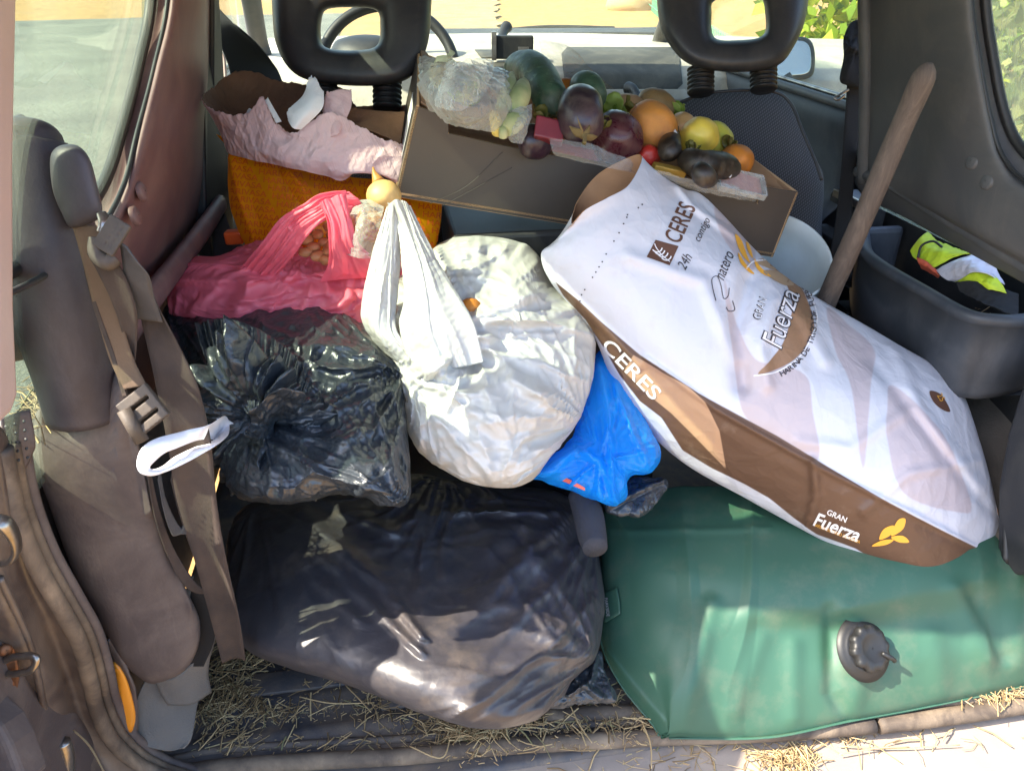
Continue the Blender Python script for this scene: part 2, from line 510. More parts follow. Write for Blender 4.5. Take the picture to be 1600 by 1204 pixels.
def glass(name, dust=.3, tint='#e6ece6', dustcol='#c9c8b8', dscale=3.):
    """window pane with dried dust and wipe streaks"""
    s = NT(name)
    tr = s.n('ShaderNodeBsdfTransparent'); tr.inputs[0].default_value = srgb(tint)
    gl = s.n('ShaderNodeBsdfGlossy'); gl.inputs['Roughness'].default_value = .03
    lw = s.n('ShaderNodeLayerWeight'); lw.inputs[0].default_value = .5
    m1 = s.n('ShaderNodeMixShader'); s.l(s.math('ADD', s.math('MULTIPLY', s.math('POWER', lw.outputs['Facing'], 4.), .5), .03), m1.inputs[0]); s.l(tr.outputs[0], m1.inputs[1]); s.l(gl.outputs[0], m1.inputs[2])
    df = s.n('ShaderNodeBsdfDiffuse'); df.inputs[0].default_value = srgb(dustcol)
    tl = s.n('ShaderNodeBsdfTranslucent'); tl.inputs[0].default_value = srgb(dustcol)
    m2 = s.n('ShaderNodeMixShader'); m2.inputs[0].default_value = .5; s.l(df.outputs[0], m2.inputs[1]); s.l(tl.outputs[0], m2.inputs[2])
    a = s.noise(dscale, 8, .7, dist=1.2)
    b = s.noise(9, 5, .7, vec=s.mapping((2.5, 9, .5), (.6, .3, .2)))
    f = s.math('MULTIPLY', s.math('ADD', s.ramp(a, [(.3, (.25,)*3), (.75, (1, 1, 1))]), s.math('MULTIPLY', s.ramp(b, [(.5, (0, 0, 0)), (.8, (1, 1, 1))]), .6)), dust, clamp=True)
    m3 = s.n('ShaderNodeMixShader'); s.l(f, m3.inputs[0]); s.l(m1.outputs[0], m3.inputs[1]); s.l(m2.outputs[0], m3.inputs[2])
    s.l(m3.outputs[0], s.out.inputs[0])
    return s.m

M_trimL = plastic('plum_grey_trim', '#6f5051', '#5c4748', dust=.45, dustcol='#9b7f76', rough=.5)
M_trimR = plastic('grey_trim', '#414345', '#4a4a4b', dust=.3, dustcol='#77726b', rough=.55)
M_dark = plastic('dark_plastic', '#202226', '#2a2b2d', dust=.3, dustcol='#5b5752', rough=.5)
M_bin = plastic('blue_grey_bin_plastic', '#32363c', '#3a3e44', dust=.35, dustcol='#6a6a6d', rough=.5)
M_col = plastic('column_plastic', '#322f36', '#3a3539', dust=.28, dustcol='#6c666a', rough=.5, gscale=300, grain=.4)
M_house = plastic('dusty_housing_plastic', '#4a4241', '#504645', dust=.6, dustcol='#80736a', rough=.65, grain=.5, gscale=260)
M_carpet = simple('wheel_arch_felt', '#45403b', .95, bscale=300, bs=.6, bd=.002, col2='#5a544c', mscale=8)
M_floor = plastic('dusty_rubber_floor', '#45464b', '#4b484a', dust=.8, dustcol='#8a7762', rough=.6, scale=7, grain=.5)
M_floorcarpet = simple('grey_floor_felt', '#5c5b5a', .95, bscale=380, bs=.6, bd=.002, col2='#6d6862', mscale=9)
M_seal = plastic('dusty_rubber_seal', '#3e3631', '#51463d', dust=.8, dustcol='#94826d', rough=.7, grain=.5)
M_jamb = plastic('dusty_brown_paint', '#443a36', '#50453f', dust=.7, dustcol='#7f7062', rough=.35, scale=12, grain=.3, spec=.6)
M_paint = plastic('pale_pink_paint', '#b99f96', '#ad948b', dust=.3, dustcol='#a88f82', rough=.35)
M_bumper = plastic('sun_bleached_bumper', '#80756c', '#8d8177', dust=.5, dustcol='#b7a48b', rough=.8, scale=5)
M_rust = simple('rusty_steel', '#8a5a38', .55, .6, bscale=90, bs=.4, col2='#55443a', mscale=30)
M_steel = simple('worn_steel', '#a9a49c', .3, .9, bscale=90, bs=.2, col2='#6b5e52', mscale=22)
M_orange = simple('orange_reflector', '#d88a2a', .35, bscale=40, bs=.1)
M_seat = NT('seat_mesh_fabric')
def _seat():
    s = M_seat
    w = s.n('ShaderNodeTexWave', wave_type='BANDS', bands_direction='X'); w.inputs['Scale'].default_value = 75; w.inputs['Distortion'].default_value = .4; s.l(s.tc.outputs['Object'], w.inputs['Vector'])
    w2 = s.n('ShaderNodeTexWave', wave_type='BANDS', bands_direction='Z'); w2.inputs['Scale'].default_value = 75; w2.inputs['Distortion'].default_value = .4; s.l(s.mapping((1, 1, 1), (0, .5, 0)), w2.inputs['Vector'])
    f = s.math('MULTIPLY', w.outputs['Fac'], w2.outputs['Fac'])
    s.set(Base_Color=s.mix(f, srgb('#35363a'), srgb('#626267')), Roughness=.85)
    s.l(s.bump(f, .5, .001), s.b.inputs['Normal'])
    return s.m
M_seat = _seat()
M_head = plastic('headrest_vinyl', '#2d2f33', '#35363a', dust=.3, dustcol='#66615a', rough=.42, grain=.35, gscale=300)
M_rubber = simple('black_rubber', '#1b1b1c', .5, bs=.25, bd=.001)
M_belt = simple('dusty_brown_webbing', '#2f2724', .9, bscale=500, bs=.5, bd=.0008, col2='#483b33', mscale=14)
M_beltg = simple('grey_webbing', '#3c3b3d', .9, bscale=500, bs=.5, bd=.0008, col2='#514c49', mscale=14)
M_beltk = simple('black_webbing', '#131315', .9, bscale=500, bs=.4, bd=.0008)
M_tan = simple('tan_webbing', '#5f4b39', .85, bscale=500, bs=.4, bd=.0008, col2='#514031')
M_dash = plastic('pale_dusty_dashboard', '#8b877f', '#a19b8f', dust=.5, dustcol='#cfc7b5', rough=.7)
M_dashdark = plastic('dash_recess', '#3c3c3c', '#45443f', dust=.4, dustcol='#77736a', rough=.7)

M_blk = film('black_bag_film', '#3b393d', rough=.42, crump=15, cs=.34, cd=.005, dust=.3, tint='#343236', spec=.55)
M_blk2 = film('thin_black_bag_film', '#2a2d33', rough=.32, crump=30, cs=.6, cd=.005, tint='#31373c', spec=.6, coat=.05)
M_wht = film('white_bag_film', '#d6d4d1', rough=.3, trans=.3, crump=11, cs=.28, cd=.004, tint='#c9c6bf', spec=.6)
M_blu = film('blue_bag_film', '#1c9bff', rough=.25, trans=.45, crump=34, cs=.5, cd=.003, tint='#28b0ff', alpha=.82)
M_pnk = film('pink_bag_film', '#ff7a8e', rough=.35, trans=.35, crump=22, cs=.3, cd=.003, tint='#ff8496')
M_clr = film('clear_film', '#dfe2df', rough=.12, crump=30, cs=.6, cd=.004, alpha=.12, spec=1.)
M_clr2 = film('cloudy_film', '#cfd2ce', rough=.2, crump=30, cs=.6, cd=.004, alpha=.26, spec=1.)
M_gre = film('green_pvc_cloth', '#2f5142', rough=.5, crump=5, cs=.14, cd=.006, tint='#375a49', spec=.4, dust=.22)
M_onion = film('onion_skin', '#d9a45e', rough=.4, trans=.3, crump=40, cs=.5, cd=.002, tint='#c98a44')
M_kraft = simple('kraft_paper', '#a67c58', .85, bscale=45, bs=.35, bd=.003, col2='#936a49')
M_kraftd = simple('dark_kraft_paper', '#7b5940', .85, bscale=45, bs=.5, bd=.004, col2='#6b4b36')
M_card = simple('box_print_board', '#3f3731', .5, bscale=150, bs=.12, bd=.001, col2='#463d37', mscale=5)
M_cardin = simple('corrugated_board', '#a3805f', .85, bscale=90, bs=.3, bd=.002, col2='#8f6d50')
M_cardedge = simple('board_edge', '#c09c74', .9, bscale=400, bs=.5, bd=.001)
M_bucket = simple('white_bucket_plastic', '#d3dde0', .4, bs=.08, col2='#c6cfcf')
M_wood = NT('weathered_stick_wood')
def _wood():
    s = M_wood
    v = s.mapping((30, 12, 5), (0, 0, 0)); n = s.noise(3, 9, .75, vec=v, dist=1.2)
    s.set(Base_Color=s.mix(s.noise(7, 4), s.ramp(n, [(.32, srgb('#2b2623')), (.5, srgb('#524841')), (.7, srgb('#7b6e63'))]), srgb('#5a4e46')), Roughness=.8)
    s.l(s.bump(n, .5, .002), s.b.inputs['Normal']); return s.m
M_wood = _wood()
M_hay = NT('hay')
def _hay():
    s = M_hay; i = s.n('ShaderNodeObjectInfo'); g = s.n('ShaderNodeNewGeometry')
    s.set(Base_Color=s.ramp(g.outputs['Random Per Island'], [(0., srgb('#6d583c')), (.45, srgb('#a58a62')), (.85, srgb('#bfa77c')), (1., srgb('#7b7a55'))]), Roughness=.7); return s.m
M_hay = _hay()
def printm(name, col, rough=.5):
    s = NT(name); s.set(Base_Color=srgb(col), Roughness=rough); return s.m
M_inkb = printm('brown_ink', '#5d3f31'); M_inkk = printm('dark_ink', '#3b3336'); M_inkw = printm('white_ink', '#dedada'); M_inkg = printm('gold_ink', '#e0a238'); M_inkred = printm('orange_ink', '#e66a12')
def ribbon(P, Wd, w, t=.0008, name='strap', mat=None, parent=None, n=60, nu=7, curl=0., wav=0.):
    """flat band: centre points, width directions, width"""
    P = catmull(np.asarray(P, float), n); Wd = catmull(np.asarray(Wd, float), n); Wd /= np.linalg.norm(Wd, axis=1, keepdims=True)
    w = np.interp(np.linspace(0, 1, n), np.linspace(0, 1, len(np.atleast_1d(w))), np.atleast_1d(w)) if np.ndim(w) else np.full(n, w)
    T = np.gradient(P, axis=0); N = np.cross(T, Wd); N /= np.maximum(np.linalg.norm(N, axis=1, keepdims=True), 1e-9)
    u = np.linspace(-.5, .5, nu)
    V = P[:, None]+Wd[:, None]*(u[None, :, None]*w[:, None, None])+N[:, None]*(curl*(u**2-.1))[None, :, None]
    if wav: V = V+N[:, None]*(wav*np.sin(np.linspace(0, 19, n))[:, None]*np.sin(u*9)[None, :])[..., None]
    o = part(name, V.reshape(-1, 3), gfaces(n, nu), mat, parent); solid(o, t, 0)
    return o
def hit(bvh, px, py, off=0.):
    r = ray(px, py); l = np.linalg.norm(r)
    p, n, i, d = bvh.ray_cast(Vector(CAM), Vector(r))
    if p is None: return None, None
    if n.dot(Vector(r)) > 0: n = -n
    return np.array(p)+np.array(n)*off, np.array(n)
# ---------------------------------------------------------------- printing on sheets
def text_px(s, size, shear=0., offset=0., spacing=1., maxe=None):
    cu = bpy.data.curves.new('t', 'FONT'); cu.body = s; cu.size = size; cu.shear = shear; cu.offset = offset; cu.space_character = spacing; cu.resolution_u = 4
    o = bpy.data.objects.new('t', cu); COL.objects.link(o)
    dg = bpy.context.evaluated_depsgraph_get(); me = bpy.data.meshes.new_from_object(o.evaluated_get(dg))
    bm = bmesh.new(); bm.from_mesh(me); bmesh.ops.triangulate(bm, faces=bm.faces)
    mx = maxe or size*.16
    for _ in range(5):
        es = [e for e in bm.edges if e.calc_length() > mx]
        if not es: break
        bmesh.ops.subdivide_edges(bm, edges=es, cuts=1); bmesh.ops.triangulate(bm, faces=[f for f in bm.faces if len(f.verts) > 3])
    bm.verts.ensure_lookup_table()
    V = np.array([v.co[:2] for v in bm.verts]); F = [[v.index for v in f.verts] for f in bm.faces]
    bm.free(); bpy.data.objects.remove(o); bpy.data.curves.remove(cu); bpy.data.meshes.remove(me)
    return V, F
def project(name, UVp, F, bvh, mat, parent, off=.0007, soft=True):
    """lay a flat print, given in photo pixels, on a built sheet; triangles that miss it are dropped"""
    pts = []; ok = []
    for x, y in UVp:
        p, n = hit(bvh, x, y, off); ok.append(p is not None); pts.append(p if p is not None else CAM*0)
    Vv = np.array(pts)
    F2 = [f for f in F if all(ok[i] for i in f)]
    F2 = [f for f in F2 if max(np.linalg.norm(Vv[f[0]]-Vv[f[1]]), np.linalg.norm(Vv[f[1]]-Vv[f[2]]), np.linalg.norm(Vv[f[0]]-Vv[f[2]])) < .03]
    used = sorted({i for f in F2 for i in f}); mp = {k: i for i, k in enumerate(used)}
    if not used: return None
    o = part(name, Vv[used], [tuple(mp[i] for i in f) for f in F2], mat, parent, smooth=True); return o
def affine(V, origin, xdir, ydir):
    V = np.asarray(V); return np.asarray(origin)+V[:, :1]*np.asarray(xdir)+V[:, 1:2]*np.asarray(ydir)
def arc_text(s, size, c, R, a0, a1, **k):
    """letters along an arc in photo px, reading anticlockwise on screen"""
    out = []; adv = np.array([.45 if ch == ' ' else .36 if ch == 'I' else .72 for ch in s]); cs_ = np.cumsum(adv)-adv/2; cs_ = (cs_-cs_[0])/(cs_[-1]-cs_[0])
    for i, ch in enumerate(s):
        if ch == ' ': continue
        a = a0+(a1-a0)*cs_[i]
        V, F = text_px(ch, size, **k)
        V = V-[(V[:, 0].max()+V[:, 0].min())/2, 0]
        rad = np.array([math.cos(a), math.sin(a)])
        x = np.array([math.sin(a), -math.cos(a)])   # along the arc
        out.append((affine(V, np.asarray(c)+rad*R, x, -rad), F))
    o = 0; VV = []; FF = []
    for v, f in out: VV.append(v); FF += [[i+o for i in g] for g in f]; o += len(v)
    return np.vstack(VV), FF
def poly_px(poly, smooth=True, step=7.):
    """filled outline in px, cut fine enough to follow a crumpled sheet"""
    P = catmull(np.asarray(poly, float), len(poly)*5, closed=True) if smooth else np.asarray(poly, float)
    bm = bmesh.new(); vs = [bm.verts.new((x, y, 0)) for x, y in P]
    f = bm.faces.new(vs); bmesh.ops.triangulate(bm, faces=[f])
    for _ in range(6):
        es = [e for e in bm.edges if e.calc_length() > step]
        if not es: break
        bmesh.ops.subdivide_edges(bm, edges=es, cuts=1); bmesh.ops.triangulate(bm, faces=[f for f in bm.faces if len(f.verts) > 3])
    bm.verts.ensure_lookup_table(); V = np.array([v.co[:2] for v in bm.verts]); F = [[v.index for v in f.verts] for f in bm.faces]; bm.free()
    return V, F
def stroke_px(pts, w=1.2, n=60, closed=False):
    P = catmull(np.asarray(pts, float), n, closed=closed); T = np.gradient(P, axis=0); T /= np.maximum(np.linalg.norm(T, axis=1, keepdims=True), 1e-6); N = np.stack([-T[:, 1], T[:, 0]], 1)
    V = np.vstack([P+N*w/2, P-N*w/2]); F = []
    for i in range(n-1): F += [[i, i+1, n+i+1], [i, n+i+1, n+i]]
    return V, F
# ------------------------------------------------------------------ outdoors
M_ground = NT('dry_grass_ground')
def _gr():
    s = M_ground
    n = s.noise(.6, 9, .75, dist=1.); n2 = s.noise(3, 9, .8)
    c = s.ramp(n, [(.3, srgb('#805c30')), (.5, srgb('#a07a42')), (.7, srgb('#8d7450'))])
    c = s.mix(s.ramp(n2, [(.4, (0, 0, 0)), (.75, (1, 1, 1))]), c, srgb('#ba955a'))
    c = s.mix(s.ramp(s.noise(55, 6, .7), [(.5, (0, 0, 0)), (.8, (.6,)*3)]), c, srgb('#7a6038'))
    s.set(Base_Color=c, Roughness=.95); s.l(s.bump(n2, .8, .05), s.b.inputs['Normal']); return s.m
M_ground = _gr()
n = 60
gx = np.concatenate([-np.geomspace(1, 400, 40)[::-1], np.linspace(-.9, .9, 9), np.geomspace(1, 400, 40)])
GX, GY = np.meshgrid(gx, gx); V = np.stack([GX.ravel(), GY.ravel(), np.zeros(GX.size)], 1)
V[:, 2] = -.65+.015*noise3(V*[1, 1, 0], .05, 3)+np.clip((np.hypot(V[:, 0], V[:, 1])-25)/60, 0, 6)*.6
V[np.hypot(V[:, 0], V[:, 1]) < 4, 2] = -.65
structure(part('ground', V, gfaces(len(gx), len(gx)), M_ground))
M_track = simple('pale_track', '#8a7350', .95, bscale=8, bs=.8, bd=.05, col2='#a58c66', mscale=1.2)
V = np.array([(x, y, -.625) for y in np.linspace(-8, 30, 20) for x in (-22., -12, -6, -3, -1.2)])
structure(part('grey_ground_sheet', V, gfaces(20, 5), simple('shadowed_ground_grey', '#5a5b55', .95, bscale=12, bs=.9, bd=.05, col2='#74756a', mscale=.6)))  # added sheet, greyed to pass for shadowed ground left of the car
t = np.linspace(2.6, 60, 50); V = []
for y in t:
    for o in (-1.5, -.5, .5, 1.5): V.append((.3+o+.0025*y*y+.15*math.sin(y*2), y, -.62+.02*math.sin(y*3+o)+max(0, (y-25)/60*.6)+.03))
structure(part('dirt_track', V, gfaces(50, 4), M_track))

def leaf_mat(name, c1, c2, c3):
    s = NT(name); g = s.n('ShaderNodeNewGeometry')
    c = s.ramp(g.outputs['Random Per Island'], [(0, srgb(c1)), (.5, srgb(c2)), (1, srgb(c3))])
    s.set(Base_Color=c, Roughness=.5)
    t = s.n('ShaderNodeBsdfTranslucent'); s.l(c, t.inputs[0]); m = s.n('ShaderNodeMixShader'); m.inputs[0].default_value = .45
    s.l(s.b.outputs[0], m.inputs[1]); s.l(t.outputs[0], m.inputs[2]); s.l(m.outputs[0], s.out.inputs[0]); return s.m
M_leaf = leaf_mat('sunny_leaves', '#55761c', '#9db52e', '#c9cf4c')
M_leaf2 = leaf_mat('olive_leaves', '#5a6b3a', '#93a05c', '#b9b878')
M_bark = simple('bark', '#5c4a38', .9, bs=.6, bd=.01)
def leafcloud(blobs, n, size, seed):
    r = np.random.default_rng(seed); V = []; 
    per = [int(n*b[3]**2/sum(q[3]**2 for q in blobs)) for b in blobs]
    P = []
    for b, k in zip(blobs, per):
        d = r.normal(size=(k, 3)); d /= np.linalg.norm(d, axis=1, keepdims=True)
        P.append(np.array(b[:3])+d*(b[3]*r.uniform(.45, 1.05, (k, 1))**.6))
    P = np.vstack(P); keep = noise3(P, .5, seed, 2) > -.35; P = P[keep]; n = len(P)
    a = r.normal(size=(n, 3)); a[:, 2] -= .3; a /= np.linalg.norm(a, axis=1, keepdims=True)
    b = np.cross(a, r.normal(size=(n, 3))); b /= np.linalg.norm(b, axis=1, keepdims=True); c = np.cross(a, b)
    L = size*r.uniform(.6, 1.4, (n, 1))
    V = np.stack([P, P+a*L*.5+b*L*.3+c*L*.08, P+a*L, P+a*L*.5-b*L*.3+c*L*.08], 1).reshape(-1, 3)
    return V, np.arange(4*n).reshape(n, 4)
def bush(name, label, cat, base, blobs, n, size, mat, seed, trunks=3):
    t = thing(name, label, cat, base)
    V, F = leafcloud(blobs, n, size, seed); stuff(part('crown', V, F, mat, t, smooth=False))
    for k, b in enumerate(blobs[:trunks]):
        P = [np.array(base), .5*np.array(base)+.5*np.array(b[:3])+[.1*k, .05, 0], np.array(b[:3])]
        Vv, Ff = tube(P, [.05, .035, .012], n=8, sub=10); part('trunk', Vv, Ff, M_bark, t)
    return t
bush('leafy_bush', 'large sunlit yellow-green bush outside the front passenger window', 'bush', (3.3, 4.6, -.65),
     [(2.7, 4.2, .7, .55), (3.2, 4.8, 1.0, .7), (3.9, 5.0, .6, .7), (3.0, 3.9, .25, .45), (3.6, 4.2, .2, .6), (2.5, 4.9, 1.2, .5)], 9000, .11, M_leaf, 3)
bush('roadside_shrub', 'pale green shrub right outside the rear side window', 'shrub', (2.7, 1.6, -.65),
     [(2.4, 1.3, .7, .6), (2.7, 1.9, 1.1, .7), (2.9, .8, .9, .7), (2.3, 1.6, .15, .5), (3.0, 1.2, .1, .7), (2.8, 2.6, .7, .6)], 9000, .08, M_leaf2, 5)
bush('hillside_bush', 'grey green bush beyond the left rear window', 'bush', (-4.2, 3.6, -.65),
     [(-4.0, 3.4, .1, .7), (-4.6, 4.4, .5, 1.0), (-4.9, 2.6, .2, .9), (-4.4, 1.8, -.1, .6)], 7000, .10, leaf_mat('dusty_leaves', '#4f5a44', '#76806a', '#8f9480'), 9)
# green slat fence beyond the front passenger door
fence = thing('green_fence', 'low green slat fence running past the passenger side', 'fence', (4.3, 6.8, -.65))
M_fence = simple('green_fence_plastic', '#4f9a78', .5, bs=.1, col2='#6fae8b')
A0 = np.array([3.6, 5.6, -.65]); A1 = np.array([9.6, 30., -.55]); L = np.linalg.norm(A1-A0); dv = (A1-A0)/L
k = 0; x = 0.; me = None
while x < L and k < 110:
    p = A0+dv*x; h = .52+.03*math.sin(k*1.7)
    if me is None:
        V, F = prism([[-.045, 0, 0], [.045, 0, 0], [.045, 0, h], [0, 0, h+.05], [-.045, 0, h]], [0, .012, 0]); me = make_mesh('slat', V, F, M_fence, smooth=False)
    o = bpy.data.objects.new('slat', me); COL.objects.link(o); o.parent = fence; o.location = tuple(p-np.array(fence.location)); o.rotation_euler = (0, 0, math.atan2(dv[1], dv[0]))
    x += .12*(1+k*.012); k += 1
for zz in (.15, .4):
    V, F = tube([A0+[0, .03, zz], A1+[0, .03, zz]], .018, n=6); part('rail', V, F, M_fence, fence)
V, F = ico(3); V = V*np.array([.9, .7, .45])*(1+.12*noise3(V, .4, 2))[:, None]+at(985, 8, z=-.45)
rock = part('boulder', V, F, simple('tan_rock', '#b99a6c', .9, bs=.7, bd=.03)); tag(rock, 'sunlit tan rock on the ground ahead of the windscreen', 'rock')

# ------------------------------------------------------------------ the car
car = thing('car', 'dusty small offroad car seen into its loaded open boot', 'car', (0, 0, -.65))
def tr(rows):   # rows of (px,py,off) on the leaning sides
    return rows
def wall_sheet(name, s, rows, nv, nu, mat, th=.004, parent=None):
    G = grid([[(x, y, o) for x, y, o in r] for r in rows], nv, nu).reshape(-1, 3)
    V = np.array([atw(a, b, s, o) for a, b, o in G])
    o = part(name, V, gfaces(nv, nu), mat, parent or car); solid(o, th, 0); return o
def px_sheet(name, rows, nv, nu, mat, th=.003, parent=None, sag=None, flip=False):
    """rows of (px,py,distance)"""
    G = grid(rows, nv, nu).reshape(-1, 3)
    V = CAM+(FW+RT*((G[:, 0]-800)/FPX)[:, None]-UP*((G[:, 1]-602)/FPX)[:, None])*G[:, 2:3]
    o = part(name, V, gfaces(nv, nu, flip=flip), mat, parent or car); 
    if th: solid(o, th, 0)
    return o
def px_tube(name, pts, rad, mat, n=12, sub=None, parent=None, flat=1., hint=(0, 0, 1)):
    V, F = tube([at(x, y, d=d) for x, y, d in pts], rad, n=n, sub=sub or len(pts)*6, flat=flat, hint=hint)
    return part(name, V, F, mat, parent or car)
# floor and sill
gy = np.linspace(-.045, 1.3, 150); gxx = np.linspace(-.66, .72, 100); GX, GY = np.meshgrid(gxx, gy)
Z = .0025*noise3(np.stack([GX.ravel(), GY.ravel(), 0*GX.ravel()], 1), 1.2, 5).reshape(GX.shape)
for yy, w, h in ((.105, .014, .006), (.16, .01, .004), (.045, .012, .007), (.25, .014, .006), (.33, .014, .006)):
    Z += h*np.exp(-((GY-yy)/w)**2)
Z -= .01*np.clip((.01-GY)/.02, 0, 1)
fl = part('floor', np.stack([GX.ravel(), GY.ravel(), Z.ravel()-.002], 1), gfaces(150, 100), M_floor, car); solid(fl, .02, -1)
for x0, x1, y0, y1 in ((-.52, -.36, .115, .155), (-.33, -.13, .062, .098), (-.10, .02, .055, .097)):
    V, F = box(((x0+x1)/2, (y0+y1)/2, .004), (x1-x0)/2, (y1-y0)/2, .003); bevel(part('floor_strip', V, F, M_floor, car), .002)
sill = [at(x, y, z=z) for x, y, z in [(255, 1215, .0), (330, 1200, .0), (460, 1190, .0), (640, 1180, .0), (780, 1166, .0), (1000, 1153, .0), (1200, 1145, .0), (1365, 1133, .0)]]
V, F = tube(sill, .0115, n=14, sub=60); part('sill_seal', V, F, M_seal, car)
sill2 = [at(x, y, z=0) for x, y in [(1372, 1132), (1500, 1116), (1600, 1101), (1760, 1080)]]
V, F = tube(sill2, .0125, n=14, sub=40); part('sill_seal', V, F, M_seal, car)
back = [at(x, y, z=.006) for x, y in [(850, 1118), (1000, 1112), (1200, 1120), (1375, 1105), (1500, 1090), (1600, 1078), (1760, 1058)]]
V, F = tube(back, .012, n=14, sub=50, flat=.7); part('sill_ridge', V, F, M_seal, car)
V, F = tube([p+np.array([0, .028, -.002]) for p in sill], .006, n=10, sub=60); part('sill_ridge', V, F, M_floor, car)
ctrl = [[(x, y, z) for x in (-.8, -.4, 0, .4, .9)] for y, z in ((.02, -.02), (-.05, -.022), (-.09, -.028), (-.20, -.034), (-.28, -.045), (-.31, -.09), (-.32, -.3))]
G = grid(ctrl, 70, 60).reshape(-1, 3); G[:, 1] -= .03*np.clip(G[:, 0], 0, 1)+0.0
o = part('bumper', G, gfaces(70, 60), M_bumper, car); solid(o, .004, -1)
for xx in (.27, .62):
    V, F = tube([(xx, -.07, -.027), (xx+.005, -.17, -.032), (xx+.01, -.27, -.045)], [.004, .006, .004], n=10, sub=14); part('bumper_rib', V, F, M_bumper, car)
# roof and upper frame
def slab(name, c, sx, sy, sz, mat, par=None, b=.01, ax=None):
    V, F = box(c, sx, sy, sz, ax); return bevel(part(name, V, F, mat, par or car, smooth=False), b)
slab('roof', (0.02, .66, 1.16), .56, .70, .015, M_trimR)
for s in (-1, 1):
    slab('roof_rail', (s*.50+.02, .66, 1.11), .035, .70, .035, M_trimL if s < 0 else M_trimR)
P = [(-.78, .05), (-.78, -.08), (-.60, -.125), (-.45, -.15), (-.25, -.165), (.05, -.17), (.35, -.165), (.55, -.15), (.66, -.12), (.66, .05)]  # unseen; widened and bowed to lay the shade edge across the green bag
bevel(part('roof_shade_edge', *prism([(x, y, 1.125) for x, y in P], (0, 0, .03)), M_paint, car, smooth=False), .008, 3)

# ---- left side
colsA = [(236, -160), (236, 0), (216, 105), (191, 200), (166, 278), (128, 338), (60, 398), (-60, 462)]
colsB = [(262, -160), (262, 0), (240, 110), (215, 205), (193, 290), (154, 360), (80, 424), (-60, 492)]
colsB2 = [(272, -160), (272, 0), (250, 110), (228, 206), (204, 298), (165, 372), (85, 440), (-60, 512)]
colsC = [(300, -160), (300, 0), (286, 110), (276, 210), (262, 300), (225, 395), (120, 480), (-60, 545)]
colsD = [(328, -160), (328, 0), (328, 110), (328, 215), (328, 322), (262, 432), (190, 520), (-60, 580)]
sink = [0, 0, 0, 0, .004, .02, .05, .06]
rows = [[(a[0], a[1], -.032-k), (b[0], b[1], -.012-k), (b2[0], b2[1], .006-k), (c[0], c[1], .010-k), (.5*(c[0]+dd[0]), .5*(c[1]+dd[1]), .006-k), (dd[0], dd[1], -.006-k)] for a, b, b2, c, dd, k in zip(colsA, colsB, colsB2, colsC, colsD, sink)]
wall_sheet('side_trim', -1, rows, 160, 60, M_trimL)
V = np.array([atw(x, y, -1, -.028) for x, y in colsA]); V, F = tube(V, .007, n=10, sub=90); ws = part('window_seal', V, F, M_rubber, car)
V = np.array([atw(x, y, -1, -.003) for x, y in colsB]); V, F = tube(V, .003, n=8, sub=90); part('trim_seam', V, F, M_dark, car)
V = np.array([atw(x, y, -1, .001) for x, y in [(p[0]+3, p[1]+2) for p in colsD[:5]]]); V, F = tube(V, .005, n=10, sub=60); part('pillar_edge', V, F, M_dark, car)
for (x, y) in ((223, 299), (213, 337)):
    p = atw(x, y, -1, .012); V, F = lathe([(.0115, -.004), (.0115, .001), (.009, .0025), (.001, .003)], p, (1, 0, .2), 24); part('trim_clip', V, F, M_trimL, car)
# dark seam, rail, lower side
V = np.array([atw(x, y, -1, .004) for x, y in [(340, 318), (313, 352), (262, 422), (205, 505)]]); V, F = tube(V, .0035, n=8, sub=30); part('trim_seam', V, F, M_rubber, car)
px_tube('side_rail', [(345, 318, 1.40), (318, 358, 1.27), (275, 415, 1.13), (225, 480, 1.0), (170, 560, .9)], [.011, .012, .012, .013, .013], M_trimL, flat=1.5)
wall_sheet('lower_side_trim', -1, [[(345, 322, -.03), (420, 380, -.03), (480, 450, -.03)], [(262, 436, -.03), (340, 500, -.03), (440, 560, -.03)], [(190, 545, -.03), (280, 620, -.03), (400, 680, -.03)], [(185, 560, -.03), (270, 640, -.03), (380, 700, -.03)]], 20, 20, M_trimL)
V = np.array([(-.67, y, z) for y in (-.35, .4, .8, 1.3) for z in (-.01, .25, .45, .53)]); part('side_wall', V, gfaces(4, 4), M_house, car)
# left rear glass
V = np.array([(-(.6-.2*(z-.54)+.025), y, z) for y, z in ((-.05, .48), (.75, .48), (.75, 1.16), (-.05, 1.16))])
solid(part('side_window', V, [(0, 1, 2, 3)], glass('dirty_left_glass', .13, tint='#dfe8df', dustcol='#9fa79c'), car, smooth=False), .004, 0)
# corner pillar with pale painted edge
P = [at(x, y, x=-.535) for x, y in [(-6, -200), (30, -200), (29, 0), (24, 250), (25, 480), (31, 618), (22, 645), (4, 662), (-6, 664)]]
o = part('painted_corner', *prism(P, (-.075, .0, 0)), M_paint, car, smooth=False); bevel(o, .006, 3)
V, F = box((-.665, -.025, .90), .03, .02, .28); bevel(part('corner_pillar', V, F, M_trimL, car, smooth=False), .01)
